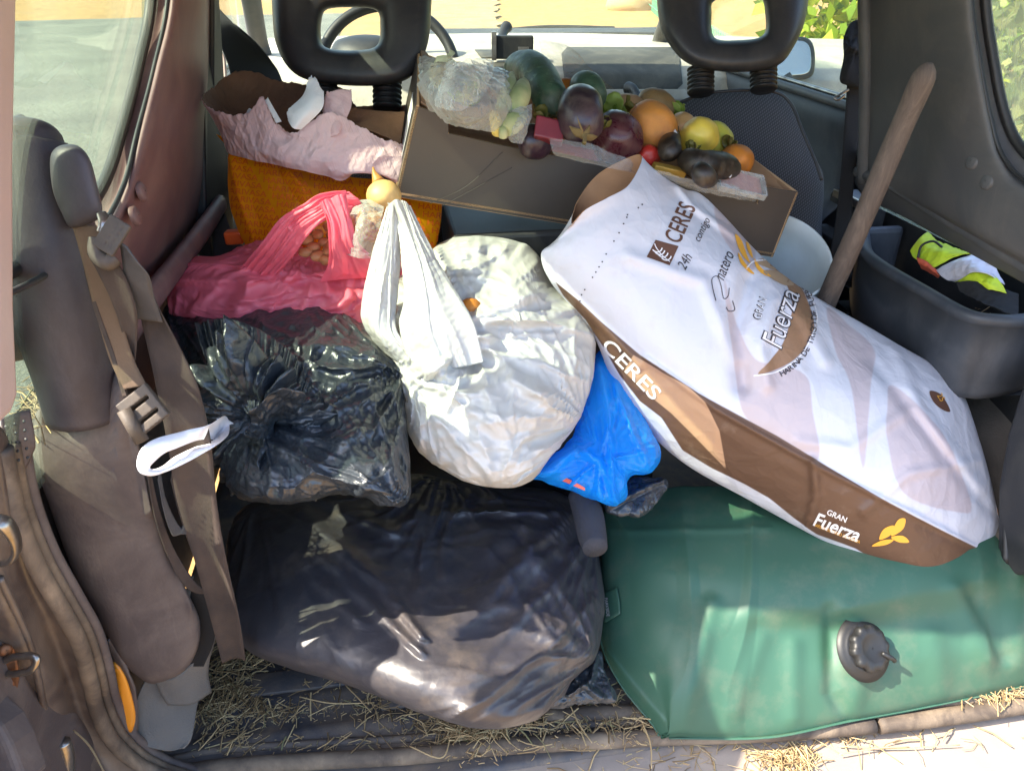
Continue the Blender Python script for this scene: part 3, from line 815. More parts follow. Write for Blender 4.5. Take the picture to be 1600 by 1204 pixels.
# padded column with its cover
pts = [(47, 188, .700), (46, 191, .700), (46, 205, .700), (46, 228, .702), (58, 300, .708), (78, 400, .720), (100, 500, .738), (118, 580, .757), (130, 650, .777)]
rad = [.004, .015, .026, .033, .040, .044, .043, .038, .034]
col = thing('belt_column', 'thick dark grey rounded belt column in front of the left rear window', 'belt column', at(126, 640, d=.775))
V, F = tube([at(x, y, d=d) for x, y, d in pts], rad, n=40, sub=60); part('column', V, F, M_col, col)
P = pillow([(78, 252), (84, 234), (100, 226), (122, 228), (140, 248), (152, 290), (160, 330), (148, 346), (112, 356), (95, 330), (82, 295)], (118, 290), .672, gy=.012, tf=.020, tb=.03, pf=.45, k=.75, level=5)
part('column_cover', P[0], P[1], M_col, col)
P = pillow([(48, 668), (62, 640), (100, 650), (135, 642), (165, 615), (178, 580), (190, 590), (205, 650), (222, 720), (240, 790), (262, 860), (290, 920), (312, 968), (308, 1015), (285, 1050), (245, 1066), (222, 1060), (190, 1030), (150, 960), (110, 880), (78, 790), (52, 715)],
           (170, 820), .865, gx=.01, gy=.037, tf=.045, tb=.06, pf=.38, k=.72, level=6, ridges=[([(270, 850), (300, 960)], 9, .006), ([(285, 850), (310, 950)], 6, -.006), ([(200, 620), (235, 800)], 14, .010)], bumps=[(100, 645, 28, -.03)])
P[0][:] = P[0]+(noise3(P[0], 3.2, 2)*.0015)[:, None]
part('belt_housing', P[0], P[1], M_house, col)
# hanging belts
bl = thing('seat_belt', 'dusty brown rear seat belt hanging in loops from the left column', 'seat belt', at(150, 350, d=.66))
def belt(pts, w, mat, name='webbing', wd=None, curl=0, n=60, par=None, t=.0014):
    P = [at(x, y, d=d) for x, y, d, *_ in pts]; W = [RT*math.cos(math.radians(q[3]))+UP*math.sin(math.radians(q[3])) if len(q) > 3 else RT for q in pts]
    return ribbon(P, W, w, t=t, name=name, mat=mat, parent=par or bl, n=n, curl=curl)
belt([(132, 352, .672, 0), (148, 410, .68, 0), (166, 480, .69, 5), (190, 560, .70, 8), (212, 605, .70, 10)], .021, M_tan, t=.001)
belt([(121, 352, .676, 0), (133, 410, .684, 0), (150, 480, .69, 0), (178, 560, .70, 0), (196, 620, .705, 0)], .004, M_belt, t=.002)
belt([(180, 372, .648, -35), (200, 392, .65, -50), (212, 420, .66, -30), (218, 460, .68, -10), (232, 500, .70, -8)], .026, M_beltg)
belt([(155, 395, .655, 0), (176, 430, .665, 0), (196, 480, .68, -5), (204, 530, .70, -10), (205, 570, .71, 0)], [.020, .022, .02, .012, .006], M_belt, curl=.006)
belt([(222, 430, .685, -40), (250, 515, .71, -22), (278, 600, .725, -4), (297, 690, .75, 8), (309, 780, .785, -6), (330, 870, .82, -14), (352, 960, .87, -4), (366, 1030, .92, 8)], [.014, .032, .040, .042, .041, .037, .033, .028], M_belt, curl=.02, n=110)
belt([(232, 735, .79, 80), (245, 800, .81, 70), (268, 865, .84, 60), (300, 915, .86, 20), (330, 925, .87, 0), (345, 905, .865, -20), (340, 850, .85, -60)], .012, M_belt, curl=.002)
belt([(248, 740, .80, 80), (258, 790, .81, 75), (276, 830, .825, 40), (292, 828, .825, -30), (292, 790, .815, -70), (280, 745, .80, -75)], .012, M_beltg)
belt([(268, 742, .80, 80), (280, 785, .81, 70), (300, 845, .84, 60), (322, 900, .86, 60)], .011, M_belt)
belt([(326, 880, .87, 10), (318, 940, .91, 5), (312, 1000, .95, 0), (300, 1040, .97, 0)], [.03, .034, .036, .03], M_beltk)
# slotted guide and tongue
def guide(name, c, u, v, w, h, t, mat, par, holes=()):
    """plate with real slots: u,v directions, w,h size"""
    nrm = np.cross(u, v); nrm /= np.linalg.norm(nrm); parts = []
    xs = sorted({-w/2, w/2, *[q[0] for q in holes], *[q[1] for q in holes]}); ys = sorted({-h/2, h/2, *[q[2] for q in holes], *[q[3] for q in holes]})
    V = []; F = []
    for a, b in zip(xs[:-1], xs[1:]):
        for cc, d in zip(ys[:-1], ys[1:]):
            mx, my = (a+b)/2, (cc+d)/2
            if any(q[0] < mx < q[1] and q[2] < my < q[3] for q in holes): continue
            vv, ff = box(c+u*mx+v*my, (b-a)/2+1e-4, (d-cc)/2+1e-4, t/2, [u, v, nrm]); parts.append((vv, ff))
    V, F = join(parts); o = part(name, V, F, mat, par, smooth=False); m = o.modifiers.new('weld', 'REMESH'); m.mode = 'VOXEL'; m.voxel_size = .0009; m.use_smooth_shade = True
    sm = o.modifiers.new('smooth', 'SMOOTH'); sm.iterations = 4; sm.factor = .6
    return o
def rotuv(ang, tilt=0.):
    a = math.radians(ang); return RT*math.cos(a)+UP*math.sin(a), -RT*math.sin(a)+UP*math.cos(a)
M_buckle = plastic('worn_buckle_plastic', '#39332f', '#443c36', dust=.35, dustcol='#80715f')
u, v = rotuv(38)
bk = guide('buckle', at(224, 640, d=.690), u, v, .033, .035, .007, M_buckle, bl, holes=[(-.010, .012, .004, .008), (-.010, .012, -.010, -.006)])
V, F = tube([at(193, 640, d=.682), at(222, 690, d=.69)], [.006, .0065], n=14); part('buckle_edge', V, F, M_buckle, bl)
u, v = rotuv(58)
guide('belt_tongue', at(175, 368, d=.645), u, v, .030, .020, .004, M_buckle, bl, holes=[(-.010, .012, -.006, -.004), (-.010, .012, -.001, .001)])
px_tube('belt_tongue_plate', [(158, 332, .655), (166, 350, .652), (160, 365, .652)], [.004, .006, .005], M_steel, parent=bl, flat=.4)
V, F = tube([at(152, 372, d=.65), at(152, 396, d=.65), at(168, 410, d=.65), at(180, 402, d=.652)], .007, n=12, sub=20); part('belt_ring', V, F, M_buckle, bl)

# ---- left lower jamb
rows = [[(-150, 640, .60), (-70, 650, .63), (-20, 660, .66), (0, 668, .68), (12, 690, .70)],
        [(-150, 760, .62), (-70, 770, .66), (-20, 775, .69), (8, 780, .70), (20, 790, .72)],
        [(-150, 880, .66), (-60, 880, .70), (-5, 890, .715), (30, 880, .74), (52, 880, .745)],
        [(-150, 980, .70), (-40, 990, .75), (25, 985, .745), (70, 970, .79), (98, 965, .79)],
        [(-150, 1080, .76), (-20, 1080, .82), (58, 1050, .79), (105, 1060, .86), (136, 1060, .86)],
        [(-150, 1160, .80), (0, 1160, .88), (80, 1135, .86), (135, 1150, .93), (165, 1130, .93)],
        [(-150, 1290, .86), (20, 1290, .92), (130, 1260, .93), (190, 1230, .97), (225, 1200, .985)]]
px_sheet('door_jamb', rows, 80, 60, M_jamb)
seal = [(5, 700, .69), (22, 790, .715), (52, 872, .74), (92, 945, .775), (122, 1000, .81), (140, 1060, .855), (152, 1110, .90), (178, 1160, .94), (225, 1198, .98), (290, 1222, .99)]
px_tube('door_seal', seal, .0085, M_seal, n=14, sub=90)
px_tube('door_seal', [(x+17, y-8, d+.02) for x, y, d in seal], .0055, M_seal, n=12, sub=90)
px_tube('door_seal', [(x+30, y-14, d+.035) for x, y, d in seal], .0060, M_house, n=12, sub=90)
px_tube('jamb_crease', [(0, 902, .715), (25, 955, .738), (48, 1010, .765), (62, 1070, .80), (75, 1130, .85), (105, 1195, .89)], .0035, M_jamb, n=10, sub=50)
px_sheet('perforated_trim', [[(2, 655, .70), (25, 645, .71), (46, 640, .72)], [(4, 690, .705), (30, 685, .715), (55, 690, .725)], [(14, 735, .715), (36, 735, .725), (50, 705, .73)]], 12, 12, M_house, th=.003)
for i in range(3):
    for j in range(5):
        x = 13+i*14+j*1.5; y = 666+j*14-i*4
        if x > 48: continue
        p = at(x, y, d=.70+.0004*i); V, F = lathe([(.0016, 0), (.0014, .0004), (.0001, .0004)], p-FW*.0035, -FW, 10); part('trim_hole', V, F, M_rubber, car)
# striker and hinge hardware
st = thing('door_striker', '', '', at(30, 1045, d=.76)); del st['label'], st['category']; st.parent = car; st.location = tuple(at(30, 1045, d=.76)-wloc(car))
px_sheet('striker_plate', [[(-8, 1000, .752), (18, 998, .755)], [(-6, 1050, .76), (30, 1050, .765)], [(-4, 1082, .775), (26, 1080, .78)]], 8, 8, M_rust, th=.003, parent=st)
px_tube('striker_loop', [(4, 1034, .765), (20, 1026, .745), (50, 1024, .74), (58, 1032, .74), (48, 1046, .742), (24, 1052, .75), (6, 1052, .765)], .0035, M_steel, parent=st)
for x, y, d in ((8, 1014, .752), (12, 1068, .768)):
    V, F = lathe([(.006, 0), (.006, .003), (.004, .005), (.0005, .005)], at(x, y, d=d), -FW*.7+RT*.7, 12); part('striker_bolt', V, F, M_rust, st)
px_tube('jamb_bracket', [(-10, 812, .67), (8, 818, .67), (22, 838, .68), (26, 860, .69), (16, 876, .695), (2, 880, .70)], [.008, .008, .007, .006, .005, .004], M_steel, flat=.6)
px_sheet('jamb_hinge', [[(42, 1172, .84), (62, 1150, .84), (100, 1150, .87)], [(40, 1190, .85), (65, 1170, .84), (102, 1165, .875)], [(46, 1225, .87), (70, 1215, .86), (104, 1215, .89)]], 14, 14, M_rust, th=.006)
px_tube('jamb_hinge_pin', [(98, 1158, .86), (105, 1185, .87), (104, 1230, .89)], .008, M_steel)
P = [at(x, y, d=.72) for x, y in [(-60, 1080), (0, 1135), (16, 1165), (40, 1230), (-60, 1230)]]
bevel(part('painted_door_edge', *prism(P, FW*.04), M_house, car, smooth=False), .006, 3)
P = pillow([(172, 1040), (182, 1035), (196, 1055), (207, 1090), (212, 1120), (205, 1144), (192, 1135), (182, 1095)], (192, 1090), .945, gy=.04, tf=.008, tb=.01, pf=.6, level=4); part('side_reflector', P[0], P[1], M_orange, car)
felt = px_sheet('floor_felt', [[(300, 900, .93), (330, 905, .96), (352, 930, 1.0)], [(250, 1020, .98), (300, 1000, 1.0), (335, 1000, 1.04)], [(216, 1085, .985), (262, 1075, 1.0), (310, 1090, 1.03)], [(208, 1140, .99), (255, 1145, 1.0), (300, 1150, 1.01)], [(225, 1165, .99), (262, 1172, 1.0), (288, 1168, 1.0)]], 40, 36, M_floorcarpet, th=.003)
px_sheet('housing_foot', [[(240, 1052, .965), (270, 1058, .965), (330, 1010, .97)], [(250, 1080, .98), (290, 1080, .985), (325, 1050, 1.0)], [(262, 1100, .99), (300, 1098, 1.0), (330, 1080, 1.02)]], 14, 14, M_floorcarpet)
px_sheet('trim_lip', [[(168, 1000, .90), (176, 995, .905), (190, 1020, .92)], [(175, 1020, .915), (190, 1035, .92), (205, 1060, .93)], [(200, 1085, .95), (208, 1085, .95), (214, 1090, .955)], [(206, 1150, .97), (212, 1145, .975), (214, 1140, .98)]], 20, 12, M_house)

# ---- right side
A = [(1533, -160), (1540, 0), (1552, 90), (1568, 170), (1592, 226), (1640, 264), (1780, 310)]
B = [(1516, -160), (1518, 0), (1531, 95), (1548, 185), (1568, 246), (1618, 292), (1780, 350)]
B2 = [(1506, -160), (1508, 0), (1520, 98), (1536, 192), (1556, 260), (1606, 310), (1780, 375)]
Cc = [(1440, -160), (1442, 0), (1452, 110), (1462, 220), (1482, 300), (1560, 372), (1780, 470)]
D = [(1385, -160), (1385, 0), (1385, 100), (1382, 200), (1388, 284), (1480, 343), (1780, 510)]
Ee = [(1345, -160), (1345, 0), (1347, 100), (1345, 200), (1342, 295), (1440, 352), (1780, 540)]
rows = [[(a[0], a[1], -.030), (b[0], b[1], -.010), (b2[0], b2[1], .008), (c[0], c[1], .012), (dd[0], dd[1], -.004), (e[0], e[1], -.022)] for a, b, b2, c, dd, e in zip(A, B, B2, Cc, D, Ee)]
wall_sheet('side_trim', 1, rows, 160, 60, M_trimR)
V = np.array([atw(x, y, 1, -.026) for x, y in A]); V, F = tube(V, .007, n=10, sub=90); part('window_seal', V, F, M_rubber, car)
V = np.array([atw(x, y, 1, .0) for x, y in B]); V, F = tube(V, .003, n=8, sub=90); part('trim_seam', V, F, M_rubber, car)
for (x, y) in ((1519, 252), (1542, 283)):
    p = atw(x, y, 1, .013); V, F = lathe([(.0115, -.004), (.0115, .001), (.009, .0025), (.001, .003)], p, (-1, 0, .2), 24); part('trim_clip', V, F, M_trimR, car)
V = np.array([(.63-.2*(z-.54), y, z) for y, z in ((-.05, .55), (.6, .55), (.6, 1.16), (-.05, 1.16))])
solid(part('side_window', V, [(3, 2, 1, 0)], glass('dirty_right_glass', .38, dustcol='#d8dcc8'), car, smooth=False), .004, 0)
V = np.array([atw(x, y, 1, -.012) for x, y in [(1340, 268), (1392, 288), (1480, 342), (1600, 413), (1780, 515)]]); V, F = tube(V, .011, n=14, sub=60); part('ledge_bar', V, F, M_trimR, car)
V = np.array([atw(x, y, 1, -.004) for x, y in [(1385, 232), (1420, 252), (1450, 268)]]); V, F = tube(V, .006, n=12, sub=20); part('grab_groove', V, F, M_trimR, car)
V = np.array([atw(x, y, 1, -.010) for x, y in [(1352, -160), (1352, 0), (1354, 120), (1350, 285)]]); V, F = tube(V, .012, n=14, sub=40); part('pillar_edge', V, F, M_trimR, car)
V = np.array([(.72, y, z) for y in (-.05, .4, .8, 1.9) for z in (-.01, .25, .45, .56)]); part('side_wall', V, gfaces(4, 4, flip=True), M_dark, car)
# inner pillar and dark lower corner
bevel(part('corner_post', *prism([at(x, y, x=.60) for x, y in [(1556, 900), (1558, 760), (1572, 680), (1590, 620), (1612, 560), (1700, 560), (1700, 1010), (1600, 900)]], (.08, .02, 0)), M_dark, car, smooth=False), .008, 3)
px_tube('corner_seal', [(1572, 880, 1.14), (1574, 800, 1.14), (1590, 720, 1.13), (1612, 640, 1.1)], .006, M_rubber)
# storage bin
A_ = [(.618, .60), (.556, .47), (.552, .30), (.558, .215), (.59, .19), (.63, .185), (.70, .20)]
nb = 60; P2 = catmull(np.array(A_), nb)
def binrow(z, inset=0.):
    T = np.gradient(P2, axis=0); T /= np.linalg.norm(T, axis=1, keepdims=True); N = np.stack([T[:, 1], -T[:, 0]], 1)
    Q = P2-N*inset*np.sign(N[30, 0])*-1
    return np.hstack([Q, np.full((nb, 1), z)])
prof = [(.355, .03), (.36, .012), (.375, .004), (.44, 0), (.485, -.001), (.487, -.006), (.496, -.009), (.502, -.007), (.504, 0.), (.502, .010), (.496, .016), (.46, .018), (.41, .020), (.395, .03)]
V = np.vstack([binrow(z, i) for z, i in prof]); o = part('storage_bin', V, gfaces(len(prof), nb), M_bin, car); 
V = np.array([(.575, .215, .40), (.60, .60, .40), (.72, .60, .40), (.72, .2, .40)]); part('bin_floor', V, [(0, 1, 2, 3)], M_dark, car, smooth=False)
V = np.array([(.575, .215, .356), (.60, .60, .356), (.72, .60, .356), (.72, .2, .356)]); part('bin_underside', V, [(0, 1, 2, 3)], M_bin, car, smooth=False)
slab('bin_end', (.655, .60, .45), .05, .01, .055, M_bin)
slab('latch_box', (.665, .70, .50), .03, .055, .035, M_dark, b=.004); slab('latch_plate', (.634, .69, .535), .004, .05, .008, M_steel, b=.002)
slab('latch_bar', (.60, .66, .47), .02, .06, .006, M_dark, b=.002)
# wheel arch
P = pillow([(1375, 545), (1395, 528), (1440, 520), (1500, 528), (1560, 560), (1640, 640), (1680, 760), (1640, 900), (1540, 960), (1420, 900), (1380, 700)], (1500, 700), 1.36, gx=-.06, gy=-.06, tf=.08, tb=.10, pf=.7, k=.8, level=5)
part('wheel_arch', P[0], P[1], M_carpet, car)
V, F = lathe([(.034, 0), (.034, .004), (.03, .006), (.02, .004), (.001, .004)], at(1322, 470, x=.70), (-1, 0, 0), 30); part('speaker_cover', V, F, M_dark, car)
# doors ahead
for s in (1, -1):
    X = .66 if s > 0 else -.64
    ctrl = [[(X-s*dx, y, z) for y in (.72, 1.1, 1.5, 1.9)] for z, dx in ((0., .02), (.25, .0), (.40, .05), (.47, .06), (.52, .02), (.60, .01), (.665, .02), (.69, .0), (.69, -.05))]
    G = grid(ctrl, 70, 20).reshape(-1, 3); o = part('door_panel', G, gfaces(70, 20, flip=s > 0), plastic('door_trim', '#33383f', '#3b3f45', dust=.35, dustcol='#70706e') if s > 0 else M_dark, car); solid(o, .004, 0)
    V, F = tube([(X-s*.012, .70, .695), (X-s*.012, 1.2, .698), (X-s*.012, 1.9, .70)], .009, n=12, sub=20); part('door_sill_trim', V, F, M_trimR, car)
    V, F = tube([(X+s*.012, .70, .703), (X+s*.012, 1.2, .706), (X+s*.012, 1.9, .708)], .005, n=12, sub=20); part('window_seal', V, F, M_steel, car)
    V = np.array([(X+s*.02-s*.2*(z-.7), y, z) for y, z in ((.72, .68), (1.8, .68), (1.4, 1.14), (.72, 1.14))])
    solid(part('door_window', V, [(0, 1, 2, 3)], glass('door_glass_%s' % ('right' if s > 0 else 'left'), .08), car, smooth=False), .004, 0)
    V, F = tube([(s*.60, 1.80, .70), (s*.595, 1.72, .80), (s*.52, 1.15, 1.18)], [.03, .026, .026], n=14, sub=30, flat=.7); part('windscreen_pillar', V, F, M_trimR, car)
bevel(part('door_pillar', *prism([(-.645, .70, -.02), (-.645, .80, -.02), (-.645, .84, .56), (-.53, .88, 1.14), (-.53, .80, 1.14), (-.61, .70, .56)], (.025, 0, 0)), M_dark, car, smooth=False), .004)
px_sheet('jamb_panel', [[(336, 75, 1.75), (345, 78, 1.75), (352, 90, 1.75)], [(336, 110, 1.75), (346, 112, 1.75), (354, 118, 1.75)], [(338, 140, 1.75), (348, 142, 1.75), (356, 150, 1.75)]], 8, 8, M_paint, th=.01)
px_sheet('quarter_panel', [[(338, 292, 1.45), (342, 295, 1.45)], [(335, 320, 1.42), (348, 322, 1.42)], [(332, 390, 1.38), (368, 372, 1.4)], [(332, 440, 1.35), (400, 400, 1.38)]], 10, 8, M_trimR)
# windscreen and dash
V = np.array([(-.66, 1.86, .735), (.66, 1.86, .735), (.56, 1.30, 1.18), (-.56, 1.30, 1.18)]); solid(part('windscreen', V, [(0, 1, 2, 3)], glass('windscreen_glass', .05, dscale=1.2), car, smooth=False), .005, 0)
rows = [[(350, 62, 2.52), (600, 55, 2.50), (900, 52, 2.50), (1340, 62, 2.60)], [(350, 72, 2.40), (600, 63, 2.38), (900, 60, 2.38), (1340, 72, 2.48)], [(350, 100, 2.15), (600, 88, 2.10), (900, 84, 2.10), (1340, 92, 2.22)],
        [(350, 128, 2.0), (600, 112, 1.98), (900, 108, 2.0), (1340, 120, 2.1)], [(350, 150, 1.98), (600, 135, 1.95), (900, 132, 1.97), (1340, 145, 2.08)], [(350, 240, 1.98), (600, 230, 1.95), (900, 225, 1.97), (1340, 240, 2.08)], [(350, 420, 2.0), (600, 420, 2.0), (900, 420, 2.0), (1340, 420, 2.1)]]
dash = px_sheet('dashboard', rows, 70, 60, M_dash, th=0)
def rrect(x0, y0, x1, y1, r, skew=0):
    return [(x0+r+skew, y0), (x1-r+skew, y0), (x1+skew*.8, y0+r), (x1, y1-r), (x1-r, y1), (x0+r, y1), (x0, y1-r), (x0+skew*.8, y0+r)]
dV = np.array([v.co[:] for v in dash.data.vertices])+wloc(dash); dB = BVHTree.FromPolygons([Vector(v) for v in dV], [tuple(p.vertices) for p in dash.data.polygons])
def dash_patch(name, poly, mat, off=.003, parent=None, smooth=False, step=14):
    V, F = poly_px(poly, smooth, step); P = []
    for x, y in V: P.append(hit(dB, x, y, off)[0])
    o = part(name, np.array(P), F, mat, parent or dash, smooth=True); solid(o, .002, 0); return o
dash_patch('shelf_recess', rrect(882, 76, 1066, 142, 10, -6), M_dashdark)
dash_patch('shelf_lip', [(880, 142), (1068, 142), (1085, 160), (875, 160)], M_dash, .008)
dash_patch('centre_recess', [(742, 80), (830, 80), (838, 92), (752, 92)], M_dashdark)
dash_patch('centre_vent', [(760, 100), (832, 100), (834, 116), (762, 116)], M_dashdark)
dash_patch('centre_vent', [(840, 104), (864, 104), (864, 150), (846, 150)], M_dashdark)
px_sheet('windscreen_ledge', [[(600, 48, 2.62), (950, 46, 2.62), (1060, 44, 2.64)], [(600, 58, 2.50), (950, 54, 2.50), (1060, 56, 2.52)]], 6, 14, M_dark, th=.01)
P = pillow([(520, 70), (540, 58), (570, 54), (600, 58), (620, 76), (620, 110), (520, 110)], (570, 84), 2.2, tf=.08, tb=.06, pf=.7, level=4); part('instrument_hood', P[0], P[1], M_dark, dash)
px_tube('wiper', [(780, 48, 2.75), (860, 42, 2.78), (960, 44, 2.8)], .006, M_rubber)
# steering wheel
sw = thing('steering_wheel', '', '', at(607, 112, d=2.05)); del sw['label'], sw['category']; sw.parent = car; sw.location = tuple(at(607, 112, d=2.05)-wloc(car))
c = at(607, 112, d=2.05); nrm = np.array([-.05, -.85, .5]); nrm /= np.linalg.norm(nrm); a, b = frame_from(nrm, (0, 0, 1))
th = np.linspace(0, 2*math.pi, 90, endpoint=False); ring = c+.178*(np.cos(th)[:, None]*a+np.sin(th)[:, None]*b)
def closed_tube(P, r, n=14):
    P = np.asarray(P); T = np.roll(P, -1, 0)-np.roll(P, 1, 0); T /= np.linalg.norm(T, axis=1, keepdims=True); cc = P.mean(0)
    R = P-cc; R -= T*(R*T).sum(1, keepdims=True); R /= np.linalg.norm(R, axis=1, keepdims=True); B = np.cross(T, R)
    ph = np.linspace(0, 2*math.pi, n, endpoint=False); V = P[:, None]+r*(np.cos(ph)[None, :, None]*R[:, None]+np.sin(ph)[None, :, None]*B[:, None])
    m = len(P); idx = np.arange(m*n).reshape(m, n); i2 = np.roll(idx, -1, 0)
    F = np.stack([idx, np.roll(idx, -1, 1), np.roll(i2, -1, 1), i2], -1).reshape(-1, 4)
    return V.reshape(-1, 3), F
V, F = closed_tube(ring, .0145); part('wheel_rim', V, F, M_rubber, sw)
for an in (200, 340, 90):
    e = c+.17*(math.cos(math.radians(an))*a+math.sin(math.radians(an))*b); V, F = tube([c-nrm*.02, e], [.022, .012], n=10, flat=.5); part('wheel_spoke', V, F, M_dark, sw)
V, F = lathe([(.05, -.03), (.055, -.01), (.045, .005), (.001, .01)], c, nrm, 30); part('wheel_hub', V, F, M_dark, sw)
# outside mirror
mr = thing('door_mirror', '', '', at(1245, 92, d=2.0)); del mr['label'], mr['category']; mr.parent = car; mr.location = tuple(at(1245, 92, d=2.0)-wloc(car))
P = pillow([(1205, 62), (1240, 58), (1262, 60), (1272, 75), (1273, 105), (1266, 121), (1240, 126), (1205, 126)], (1240, 92), 2.02, tf=.02, tb=.06, pf=.4, k=.7, level=5); part('mirror_shell', P[0], P[1], M_rubber, mr)
P = pillow([(1208, 68), (1240, 64), (1258, 66), (1266, 78), (1267, 104), (1260, 115), (1240, 118), (1208, 118)], (1240, 92), 1.995, tf=.004, tb=.004, pf=.3, k=.7, level=5); part('mirror_glass', P[0], P[1], simple('mirror_silver', '#c9c6bd', .08, 1., bs=0), mr)
px_tube('mirror_arm', [(1225, 120, 2.0), (1235, 135, 2.0), (1245, 145, 2.0)], .018, M_rubber, parent=mr)
# black shape hanging at the driver's window
P = px_sheet('door_strap', [[(330, 5, 1.70), (340, 12, 1.70), (346, 22, 1.70)], [(334, 40, 1.70), (360, 40, 1.70), (378, 48, 1.70)], [(345, 72, 1.72), (385, 68, 1.75), (410, 78, 1.78)], [(358, 105, 1.75), (400, 98, 1.8), (432, 108, 1.85)], [(365, 140, 1.78), (410, 135, 1.82), (445, 140, 1.85)]], 30, 24, M_beltk, th=.004)

# ------------------------------------------------------------------ seats
def ringy(outer, inner, d, tk, n=96, m=28, parent=None, name='cushion', gy=0.):
    """padded ring between an outer outline and a hole, seen squarely"""
    O = catmull(np.array(outer, float), n, closed=True); cI = np.array(inner, float).mean(0)
    an = np.arctan2(O[:, 1]-cI[1], O[:, 0]-cI[0]); RI = outline_radius(inner, cI, an); I = cI+RI[:, None]*np.stack([np.cos(an), np.sin(an)], 1)
    ph = np.linspace(0, 2*math.pi, m, endpoint=False); V = []
    for p in ph:
        c_, s_ = math.cos(p), math.sin(p); c2 = np.sign(c_)*abs(c_)**.75; s2 = np.sign(s_)*abs(s_)**.62
        Q = (O+I)/2+(O-I)/2*c2; dd = d-tk*s2+gy*(Q[:, 1]-60)/100
        V.append(CAM+(FW+RT*((Q[:, 0]-800)/FPX)[:, None]-UP*((Q[:, 1]-602)/FPX)[:, None])*dd[:, None])
    V = np.vstack(V); a = np.arange(m*n).reshape(m, n); b = np.roll(a, -1, 0)
    F = np.stack([a, np.roll(a, -1, 1), np.roll(b, -1, 1), b], -1).reshape(-1, 4)
    return part(name, V, F[:, ::-1], M_head, parent)
def bellows(px, y0, y1, d, r, parent):
    h = np.linspace(0, 1, 60); p0, p1 = at(px, y1, d=d), at(px, y0, d=d); ax = p1-p0; L = np.linalg.norm(ax)
    prof = [(r*(.86+.14*abs(math.sin(t*math.pi*5.5))), t*L) for t in h]
    V, F = lathe(prof, p0, ax, 28, closed=True); part('bellows', V, F, M_rubber, parent)
ds_ = thing('driver_seat', 'driver seat with a black ring-shaped headrest, orange sack behind it', 'car seat', (-.30, .85, 0))
hd = thing('headrest', '', '', (0, 0, 0)); del hd['label'], hd['category']; hd.parent = ds_; hd.location = tuple(np.array([-.3, .8, .72])-wloc(ds_))
ringy([(428, -60), (426, 30), (436, 82), (468, 120), (530, 133), (600, 133), (645, 118), (668, 70), (674, 10), (673, -60), (630, -118), (550, -128), (470, -118)],
      [(503, 30), (512, 15), (548, 12), (587, 16), (594, 40), (588, 72), (550, 79), (511, 75), (502, 60)], 1.34, .055, parent=hd)
bellows(605, 128, 172, 1.36, .026, hd); bellows(505, 128, 172, 1.36, .026, hd)
P = pillow([(420, 200), (450, 178), (540, 168), (620, 168), (680, 190), (700, 300), (700, 520), (400, 520), (405, 300)], (550, 340), 1.50, gy=-.03, tf=.05, tb=.06, pf=.4, k=.7, level=5); part('backrest', P[0], P[1], M_seat, ds_)
P = pillow([(385, 520), (550, 500), (720, 520), (720, 640), (385, 640)], (550, 570), 1.75, gy=-.03, tf=.1, tb=.2, pf=.5, k=.7, level=4); part('seat_cushion', P[0], P[1], M_seat, ds_)
ps = thing('passenger_seat', 'front passenger seat with a ring headrest and grey mesh back, behind the vegetable box', 'car seat', (.40, .85, 0))
hd = thing('headrest', '', '', (0, 0, 0)); del hd['label'], hd['category']; hd.parent = ps; hd.location = tuple(np.array([.4, .8, .72])-wloc(ps))
ringy([(1030, -60), (1029, 28), (1050, 76), (1085, 104), (1150, 113), (1212, 104), (1240, 74), (1260, 22), (1262, -60), (1222, -114), (1145, -124), (1070, -114)],
      [(1112, 20), (1116, 2), (1150, -10), (1186, -6), (1195, 18), (1192, 55), (1150, 63), (1116, 58)], 1.39, .055, parent=hd)
bellows(1095, 108, 147, 1.42, .025, hd); bellows(1193, 105, 142, 1.42, .025, hd)
P = pillow([(1048, 190), (1062, 160), (1110, 143), (1200, 140), (1236, 158), (1256, 205), (1276, 250), (1287, 280), (1284, 350), (1270, 480), (1050, 480), (1040, 300)], (1165, 300), 1.52, gy=-.02, tf=.05, tb=.06, pf=.4, k=.72, level=6); part('backrest', P[0], P[1], M_seat, ps)
px_tube('piping', [(1062, 160, 1.475), (1110, 145, 1.47), (1200, 142, 1.47), (1234, 160, 1.47), (1254, 205, 1.465), (1274, 252, 1.46), (1284, 282, 1.46)], .003, M_head, parent=ps)
P = pillow([(1020, 480), (1150, 470), (1300, 480), (1300, 560), (1020, 560)], (1160, 520), 1.75, gy=-.03, tf=.1, tb=.2, pf=.5, k=.7, level=4); part('seat_cushion', P[0], P[1], M_seat, ps)
# passenger belt
pb = thing('seat_belt', 'black front seat belt bundle hanging on the right door pillar', 'seat belt', at(1335, 100, d=1.4))
P = pillow([(1318, 60), (1330, 35), (1350, 32), (1368, 45), (1372, 90), (1368, 135), (1350, 140), (1325, 134), (1312, 125), (1318, 90)], (1342, 90), 1.39, tf=.02, tb=.03, pf=.7, k=.9, level=5, folds=[(1340, 60, 5, .01, .010, 10, 60, 3)], ridges=[([(1322, 70), (1352, 85), (1360, 130)], 8, .01)]); part('belt_bundle', P[0], P[1], M_beltk, pb)
belt([(1338, 132, 1.41, 0), (1334, 180, 1.42, 0), (1328, 240, 1.43, 0), (1322, 300, 1.42, 0), (1316, 360, 1.42, 0), (1300, 440, 1.43, 0)], [.034, .032, .028, .026, .03, .03], M_beltk, par=pb)
belt([(1375, -20, 1.36, 0), (1364, 10, 1.37, 0), (1352, 35, 1.38, 0)], .024, M_beltk, par=pb)
